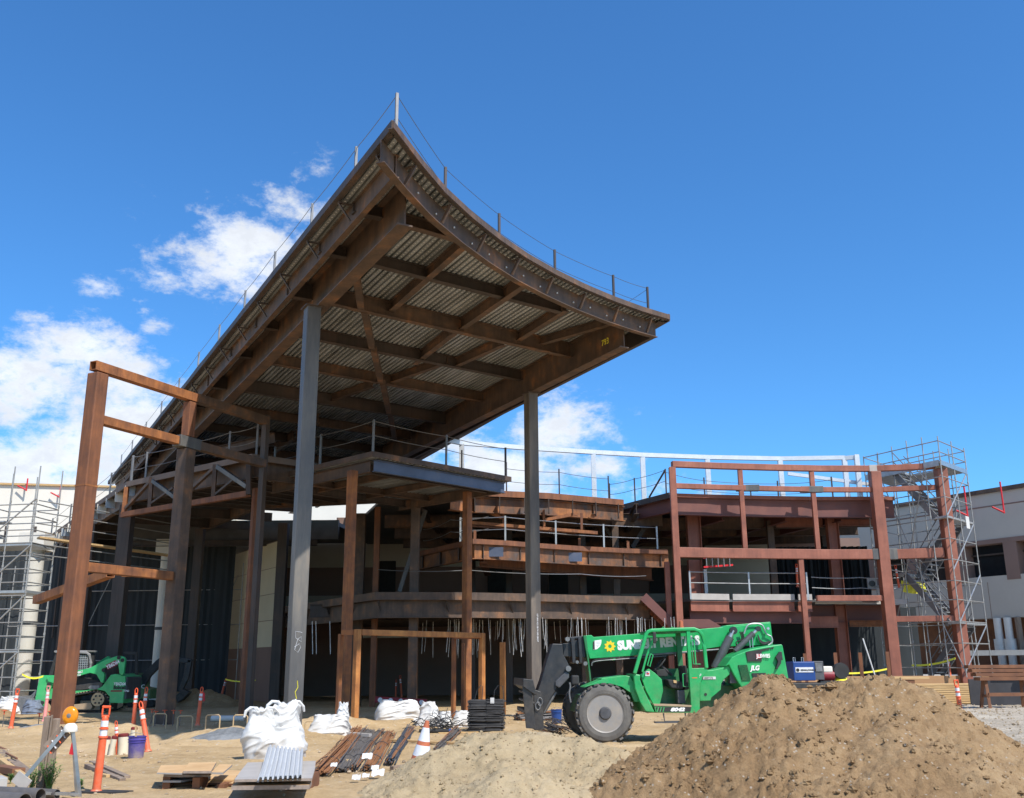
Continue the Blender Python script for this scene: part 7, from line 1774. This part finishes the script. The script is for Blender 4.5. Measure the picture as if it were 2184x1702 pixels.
# mesh stack
p = atZ(1038, 1558, 0); t = thing('mesh_stack', 'square stack of black bent wire ties with a white tag, right of the bags', 'wire stack', p); rnd = random.Random(6)
for k in range(62):
    z = .02 + k * .0122; dx, dy = rnd.gauss(0, .02), rnd.gauss(0, .02); a = rnd.gauss(0, .03); ca, sa = cos(a), sin(a)
    for (x0, x1) in ((-.46, .0), (.0, .44), (-.4, .38)):
        pts = [(x0, -.24), (x1, -.24), (x1, .24), (x0, .24), (x0, -.26)]
        if (k + int(x0 * 10)) % 3 != 0: MB().path([(x * ca - y * sa + dx, x * sa + y * ca + dy, z + rnd.gauss(0, .004)) for x, y in pts], .0105, 4).build('wire_tie', M_['bar_black'], t)
for pts in ([(-.32, 0, .72), (-.25, 0, 1.0), (-.16, 0, 1.12), (-.1, 0, 1.1), (-.12, 0, .75)], [(.18, 0, .75), (.2, 0, .98), (.3, 0, 1.12), (.42, 0, 1.1), (.44, 0, .75)]): MB().path(pts, .01, 5).build('wire_loop', M_['bar_black'], t)
MB().bx(.1, .2, -.26, -.255, .68, .82).build('paper_tag', M_['paper'], t)
# paper scraps
def scrap(u, v, s, seed, label, z=.05):
    p = atZ(u, v, z); s *= .62; rnd = random.Random(seed); mb = MB(); n = 5
    for i in range(n + 1):
        for j in range(n + 1): mb.v.append(p + Vector(((i / n - .5) * s, (j / n - .5) * s * .6, .25 * s * fbm(i / n * 1.5 + seed, j / n * 1.5, 2.0, 2) + .45 * s * (j / n))))
    for i in range(n):
        for j in range(n): k = i * (n + 1) + j; mb.f.append([k, k + n + 1, k + n + 2, k + 1])
    tag(mb.build('paper_scrap', M_['paper'], fix=False), label, 'paper', 'white paper scraps')
scrap(783, 1618, .26, 1, 'white paper tag lying on the grey rebar bundle', .2); scrap(806, 1653, .3, 2, 'largest white paper scrap at the end of the orange rebar bundle'); scrap(800, 1640, .18, 3, 'small white scrap above the largest one', .12); scrap(760, 1660, .2, 4, 'white paper scrap on the sand below the grey bundles'); scrap(712, 1634, .16, 5, 'small white paper on the rust rebar bundle', .16); scrap(780, 1656, .17, 6, 'white scrap between the rebar ends'); scrap(888, 1543, .25, 7, 'white rag right of the wide bag')
p = atY(1716, 1484, 13.9); scrap(1728, 1478, .001, 8, 'x') if 0 else None
pz2 = dirt_h(5.0, 13.6)
# ============================================================ REBAR STAKES WITH ORANGE CAPS, BENT BARS
def stake(u, v, h, label):
    p = atZ(u, v, 0); t = thing('capped_stake', label, 'stake', (p.x, p.y, 0), group='rebar stakes with orange caps'); hz_ = max(h, H(p.x, p.y) + .25)
    MB().tube((0, 0, -.1), (0, 0, hz_), .012, 6).build('bar', M_['bar_grey'], t); MB().lathe([(.018, -.09), (.018, -.01), (.07, 0), (.075, .012), (0, .025)], 14, (0, 0, hz_)).build('cap', M_['orange'], t, smooth=True)
for k, (u, v, lab_) in enumerate(((5, 1553, 'capped stake furthest left by the white bag'), (81, 1552, 'capped stake left of the pink delineator post'), (103, 1550, 'capped stake right of the pink delineator post'), (117, 1556, 'capped stake left of the amber lamp'), (139, 1552, 'capped stake hidden partly by the amber lamp'),
                             (322, 1545, 'leftmost capped stake before the second portal column'), (330, 1549, 'second capped stake before the second portal column'), (349, 1548, 'capped stake in front of the second portal column'), (368, 1548, 'capped stake just right of the second portal column'), (383, 1546, 'capped stake furthest right of the second portal column'))):
    stake(u, v, .42, lab_)
def ubar(u0, u1, v, h, label):
    p = atZ((u0 + u1) / 2, v, 0); w = (atZ(u1, v, 0) - atZ(u0, v, 0)).length; t = MB().path([(p.x - w / 2, p.y, -.05), (p.x - w / 2, p.y, h - .04), (p.x - w / 2 + .04, p.y, h), (p.x + w / 2 - .04, p.y, h), (p.x + w / 2, p.y, h - .04), (p.x + w / 2, p.y, -.05)], .016, 6)
    tag(t.build('bent_bar', M_['tan']), label, 'bar', 'bent bars over the footing')
for (a, b, v, h, l) in ((326, 352, 1560, .42, 'bent bar at the left end of the footing row'), (377, 408, 1566, .4, 'bent bar second in the footing row'), (437, 466, 1572, .46, 'bent bar in the middle of the footing row'), (496, 525, 1572, .44, 'bent bar just left of the tall white bags'), (650, 676, 1566, .34, 'bent bar just right of the tall white bags')): ubar(a, b, v, h, l)
# white wrapped roll on the ground and blue-grey gravel patches
p = atZ(485, 1538, 0); o = MB().lathe([(0, -.5), (.09, -.5), (.09, .5), (0, .5)], 16, (p.x, p.y, .1), 'X'); tag(o.build('wrapped_roll', M_['pvc'], smooth=True), 'white wrapped roll lying on the ground left of the tall white bags', 'roll')
def patch(u, v, rx, ry, m, label, nm):
    p = atZ(u, v, 0); n = 26; mb = MB(); pts = []
    c = Vector((p.x, p.y, H(p.x, p.y) + .05)); mb.v.append(c)
    for k, s_ in enumerate((.5, 1.0)):
        for i in range(n):
            a = 2 * pi * i / n; r = s_ * (1 + .25 * fbm(cos(a) * 2 + u, sin(a) * 2, 1, 2)); x = p.x + rx * r * cos(a); y = p.y + ry * r * sin(a); mb.v.append(Vector((x, y, H(x, y) + (.04 if s_ < 1 else -.02))))
    for i in range(n): j = (i + 1) % n; mb.f.append([0, 1 + i, 1 + j]); mb.f.append([1 + i, 1 + n + i, 1 + n + j, 1 + j])
    tag(mb.build(nm, M_[m], fix=False), label, 'gravel', kind='stuff')
patch(75, 1562, .55, .5, 'bluegravel', 'blue grey gravel patch by the timber post', 'gravel_patch'); patch(480, 1580, .9, .35, 'bluegravel', 'blue grey gravel along the footing', 'gravel_patch')
# ============================================================ RIGHT SIDE: SLAB EDGE, LUMBER, SAWHORSES
def mkthing_box(x0, x1, y0, y1, z0, z1, m, label, nm, cat, bev=.006): return tag(MB().bx(x0, x1, y0, y1, z0, z1).build(nm, M_[m], bevel=bev), label, cat)
a = atY(1940, 1445, 43.0); b = atY(2040, 1445, 43.0)
mkthing_box(9.2, 19.4, 43.30, 43.36, .1, 1.08, 'form', 'long brown formwork board along the edge of the raised slab', 'formwork_board', 'board')
mkthing_box(19.6, 30, 42.9, 42.96, .1, 1.1, 'form', 'brown formwork board right of the big red column foot', 'formwork_board', 'board')
for k in range(9):
    mkthing_box(15.4 + .12 * (k % 2), 18.6 + .2 * (k % 3), 41.0, 42.2, .04 + k * .085, .11 + k * .085, 'pine', ('lowest', 'second', 'third', 'fourth', 'fifth', 'sixth', 'seventh', 'eighth', 'topmost')[k] + ' layer of the pale lumber pile before the formwork', 'lumber_layer', 'lumber')
mkthing_box(17.3, 20.4, 39.0, 39.06, 0, 1.0, 'blacksheet', 'dark sheet standing upright behind the right delineator', 'dark_sheet', 'sheet'); mkthing_box(20.5, 23.4, 39.4, 39.46, 0, 1.0, 'blacksheet', 'second dark sheet, further right under the brown timbers', 'dark_sheet', 'sheet')
for k, (x0, x1, y, z, m, l) in enumerate(((18.2, 21.2, 38.9, 1.02, 'brownwood', 'brown timber on top of the dark sheet'), (19.2, 21.6, 38.6, 1.18, 'brownwood', 'second brown timber on top of the dark sheet'), (20.0, 21.3, 38.5, 1.02, 'pine', 'pale timber end on top of the dark sheet'), (20.0, 21.6, 38.7, 1.32, 'plygrey', 'grey board lying on the brown timbers'))):
    mkthing_box(x0, x1, y, y + .3, z, z + .14, m, l, 'timber', 'timber')
# sawhorses
def sawhorse(x, y, w, hgt, label, rz=0.0, n=4):
    t = thing('sawhorse', label, 'sawhorse', (x, y, 0), rz)
    for k in range(n): MB().bx(-w / 2 - .1 * k, w / 2, -.25 + .05 * k, .25, hgt + k * .14, hgt + .12 + k * .14).build('top_beam', M_['brownwood'], t, bevel=.006)
    for sx in (-1, 1):
        for sy in (-1, 1): MB().beam((sx * w * .4, sy * .35, 0), (sx * w * .36, sy * .1, hgt), .1, .08).build('leg', M_['brownwood'], t)
        MB().beam((sx * w * .38, -.3, .45), (sx * w * .38, .3, .45), .05, .1).build('brace', M_['brownwood'], t)
    MB().beam((-w * .38, -.28, .5), (w * .38, -.28, .5), .06, .12).build('brace', M_['brownwood'], t)
q = atY(2145, 1490, 37.0); sawhorse(q.x, 37.0, 1.9, .98, 'brown timber sawhorse loaded with beams at the right edge')
q = atY(1935, 1470, 39.5); sawhorse(q.x - .5, 39.3, 1.3, .86, 'small brown sawhorse with a pale plank, left of the lumber pile', n=1)
mkthing_box(q.x - 1.6, q.x + .7, 39.0, 39.25, 1.02, 1.1, 'pine', 'pale plank across the small sawhorse', 'plank', 'plank')
# pallet
q = atZ(2120, 1500, 0); pal = thing('pallet', 'weathered wooden pallet lying on the gravel at the right edge', 'pallet', (q.x, q.y - .5, 0), .15)
for k in range(9): MB().bx(-1.0 + k * .23, -1.0 + k * .23 + .15, -.6, .6, .1, .125).build('slat', M_['oldwood'], pal)
for y in (-.56, 0, .5): MB().bx(-1.0, 1.0, y, y + .08, 0, .1).build('runner', M_['oldwood'], pal)
plank(1985, 1500, 2062, 1488, .12, .05, 'pine', 'pale plank lying on the gravel behind the right delineator', .05)
# ============================================================ BLUE WELDER BOX ON A TRAILER, COMPRESSOR
Yw = 27.0
def WP_(u, v, dy=0): q = atY(u, v, Yw + dy); return q
q = WP_(1726, 1470); wd = thing('welder_generator', 'blue welding generator box with name plate on a dark trailer, behind the soil heap', 'generator', (q.x, Yw, 0))
def W_box(u0, v0, u1, v1, y0, y1, nm, m, bev=.01):
    a = WP_(u0, v1); b = WP_(u1, v0); return MB().bx(a.x - q.x, b.x - q.x, y0, y1, a.z, b.z).build(nm, M_[m], wd, bevel=bev)
W_box(1694, 1411, 1737, 1452, 0, .7, 'casing', 'blue', .02); W_box(1738, 1410, 1756, 1450, .02, .7, 'end_panel', 'darkmetal', .01); W_box(1740, 1414, 1753, 1432, .0, .02, 'grille', 'grime', 0); W_box(1697, 1423, 1734, 1434, -.012, 0, 'name_plate', 'reflect', 0)
W_box(1690, 1456, 1815, 1468, -.1, 1.2, 'trailer_bed', 'black', .01)
a = WP_(1707, 1431); text('name_lettering', 'GENNG-JOHNSON', .062, M_['blackmat'], wd, face_mx(a.x - q.x + .0, -.016, a.z), .001, .002, .78); a = WP_(1699, 1432); MB().lathe([(0, 0), (.045, 0), (.045, .003)], 12, (a.x - q.x + .03, -.017, a.z + .035), 'Y').build('name_badge', M_['blackmat'], wd)
for u in (1700, 1718): a = WP_(u, 1408); MB().path([(a.x - q.x - .02, .3, a.z - .05), (a.x - q.x - .02, .3, a.z + .07), (a.x - q.x + .03, .3, a.z + .07), (a.x - q.x + .03, .3, a.z - .05)], .01, 6).build('lifting_loop', M_['galv'], wd)
for (u) in (1720, 1790): a = WP_(u, 1485); MB().lathe([(.0, 0), (.28, 0), (.3, .03), (.3, .17), (.28, .2), (0, .2)], 20, (a.x - q.x, -.1, .3), 'Y').build('wheel', M_['blackmat'], wd, smooth=True)
a = WP_(1775, 1446); cp = thing('compressor', 'small red and cream engine compressor with hoses on the trailer', 'compressor', (a.x, Yw + .2, a.z - .12)); cc = Vector((0, 0, 0))
MB().lathe([(0, -.2), (.13, -.2), (.14, -.1), (.14, .1), (.13, .2), (0, .2)], 18, (-.1, 0, .18), 'X').build('engine', M_['darkred'], cp, smooth=True); MB().bx(-.2, .06, -.12, .12, .26, .42).build('fuel_tank', M_['creamwall'], cp, bevel=.03)
MB().lathe([(0, -.1), (.2, -.1), (.21, 0), (.2, .1), (0, .1)], 20, (.3, 0, .3), 'Y').build('fan_guard', M_['blackmat'], cp, smooth=True); MB().bx(-.3, .45, -.15, .15, 0, .05).build('base_plate', M_['black'], cp)
a = WP_(1800, 1448); o = MB().lathe([(.0, .16), (.12, .15), (.2, .08), (.28, .0), (.3, -.02)], 20, (a.x, Yw + .3, a.z - .1)); tag(o.build('yellow_cover', M_['tape'], smooth=True), 'yellow dome shaped cover beside the compressor', 'cover'); a = WP_(1787, 1462)
tag(MB().box((a.x + .15, Yw - .05, a.z), (.7, .3, .03)).build('white_panel', M_['paper']), 'flat white panel lying on the trailer edge', 'panel')
# dark red rail object on the ground in the shade
a = atY(800, 1505, 38.5); b = atY(910, 1520, 38.5); t = thing('steel_truss_beam', 'dark red perforated steel beam lying in the shade behind the orange portal', 'beam', (a.x, 38.5, 0))
MB().beam((0, 0, .42), (b.x - a.x, 0, .3), .12, .22).build('web', M_['darkred'], t)
for k in range(5): MB().lathe([(.07, 0), (.09, 0), (.09, .02), (.07, .02)], 14, ((b.x - a.x) * (.1 + .2 * k), -.08, .4 - .024 * k), 'Y').build('ring', M_['reflect'], t)
for x in (.3, 1.6): MB().beam((x, 0, 0), (x, 0, .32), .08, .08).build('leg', M_['darkred'], t)
# soil behind the left scaffold
mb = MB()
for j in range(15):
    for i in range(31): x = -21.5 + i * .14; y = 36 + j * .14; mb.v.append(Vector((x, y, .62 * gauss(x, y, -19.9, 37, 1.5, .8) * (1 + .5 * fbm(x, y, 1.5, 4)) - .06)))
for j in range(14):
    for i in range(30): k = j * 31 + i; mb.f.append([k, k + 1, k + 32, k + 31])
tag(mb.build('soil_heap', M_['dirt'], fix=False), 'small mound of brown soil at the foot of the left scaffold', 'heap')
mb = MB()
for j in range(21):
    for i in range(41): x = -17 + i * .16; y = 43 + j * .16; mb.v.append(Vector((x, y, .8 * gauss(x, y, -13.9, 44.6, 1.8, .9) * (1 + .5 * fbm(x, y, 1.3, 4, 4)) - .06)))
for j in range(20):
    for i in range(40): k = j * 41 + i; mb.f.append([k, k + 1, k + 42, k + 41])
tag(mb.build('soil_heap', M_['dirt'], fix=False), 'mound of soil in the shade below the small excavator arm', 'heap')

# settle the loose things on the uneven ground
SKIP = ('steel_canopy', 'portal_frame', 'entry_canopy', 'steel_building', 'door_frame', 'telehandler', 'building', 'panel_wall', 'primed_frame', 'screen_frame', 'stub_post', 'welder', 'compressor', 'yellow_cover', 'white_panel', 'scaffold', 'netting')
for o in list(bpy.data.objects):
    if o.parent is not None or o.get('kind') or 'label' not in o or o.name.startswith(SKIP) or 'heap' in o.name: continue
    if o.location.y < 38 and abs(o.location.z) < .35 and o.location.x < 9: o.location.z += H(o.location.x, o.location.y)
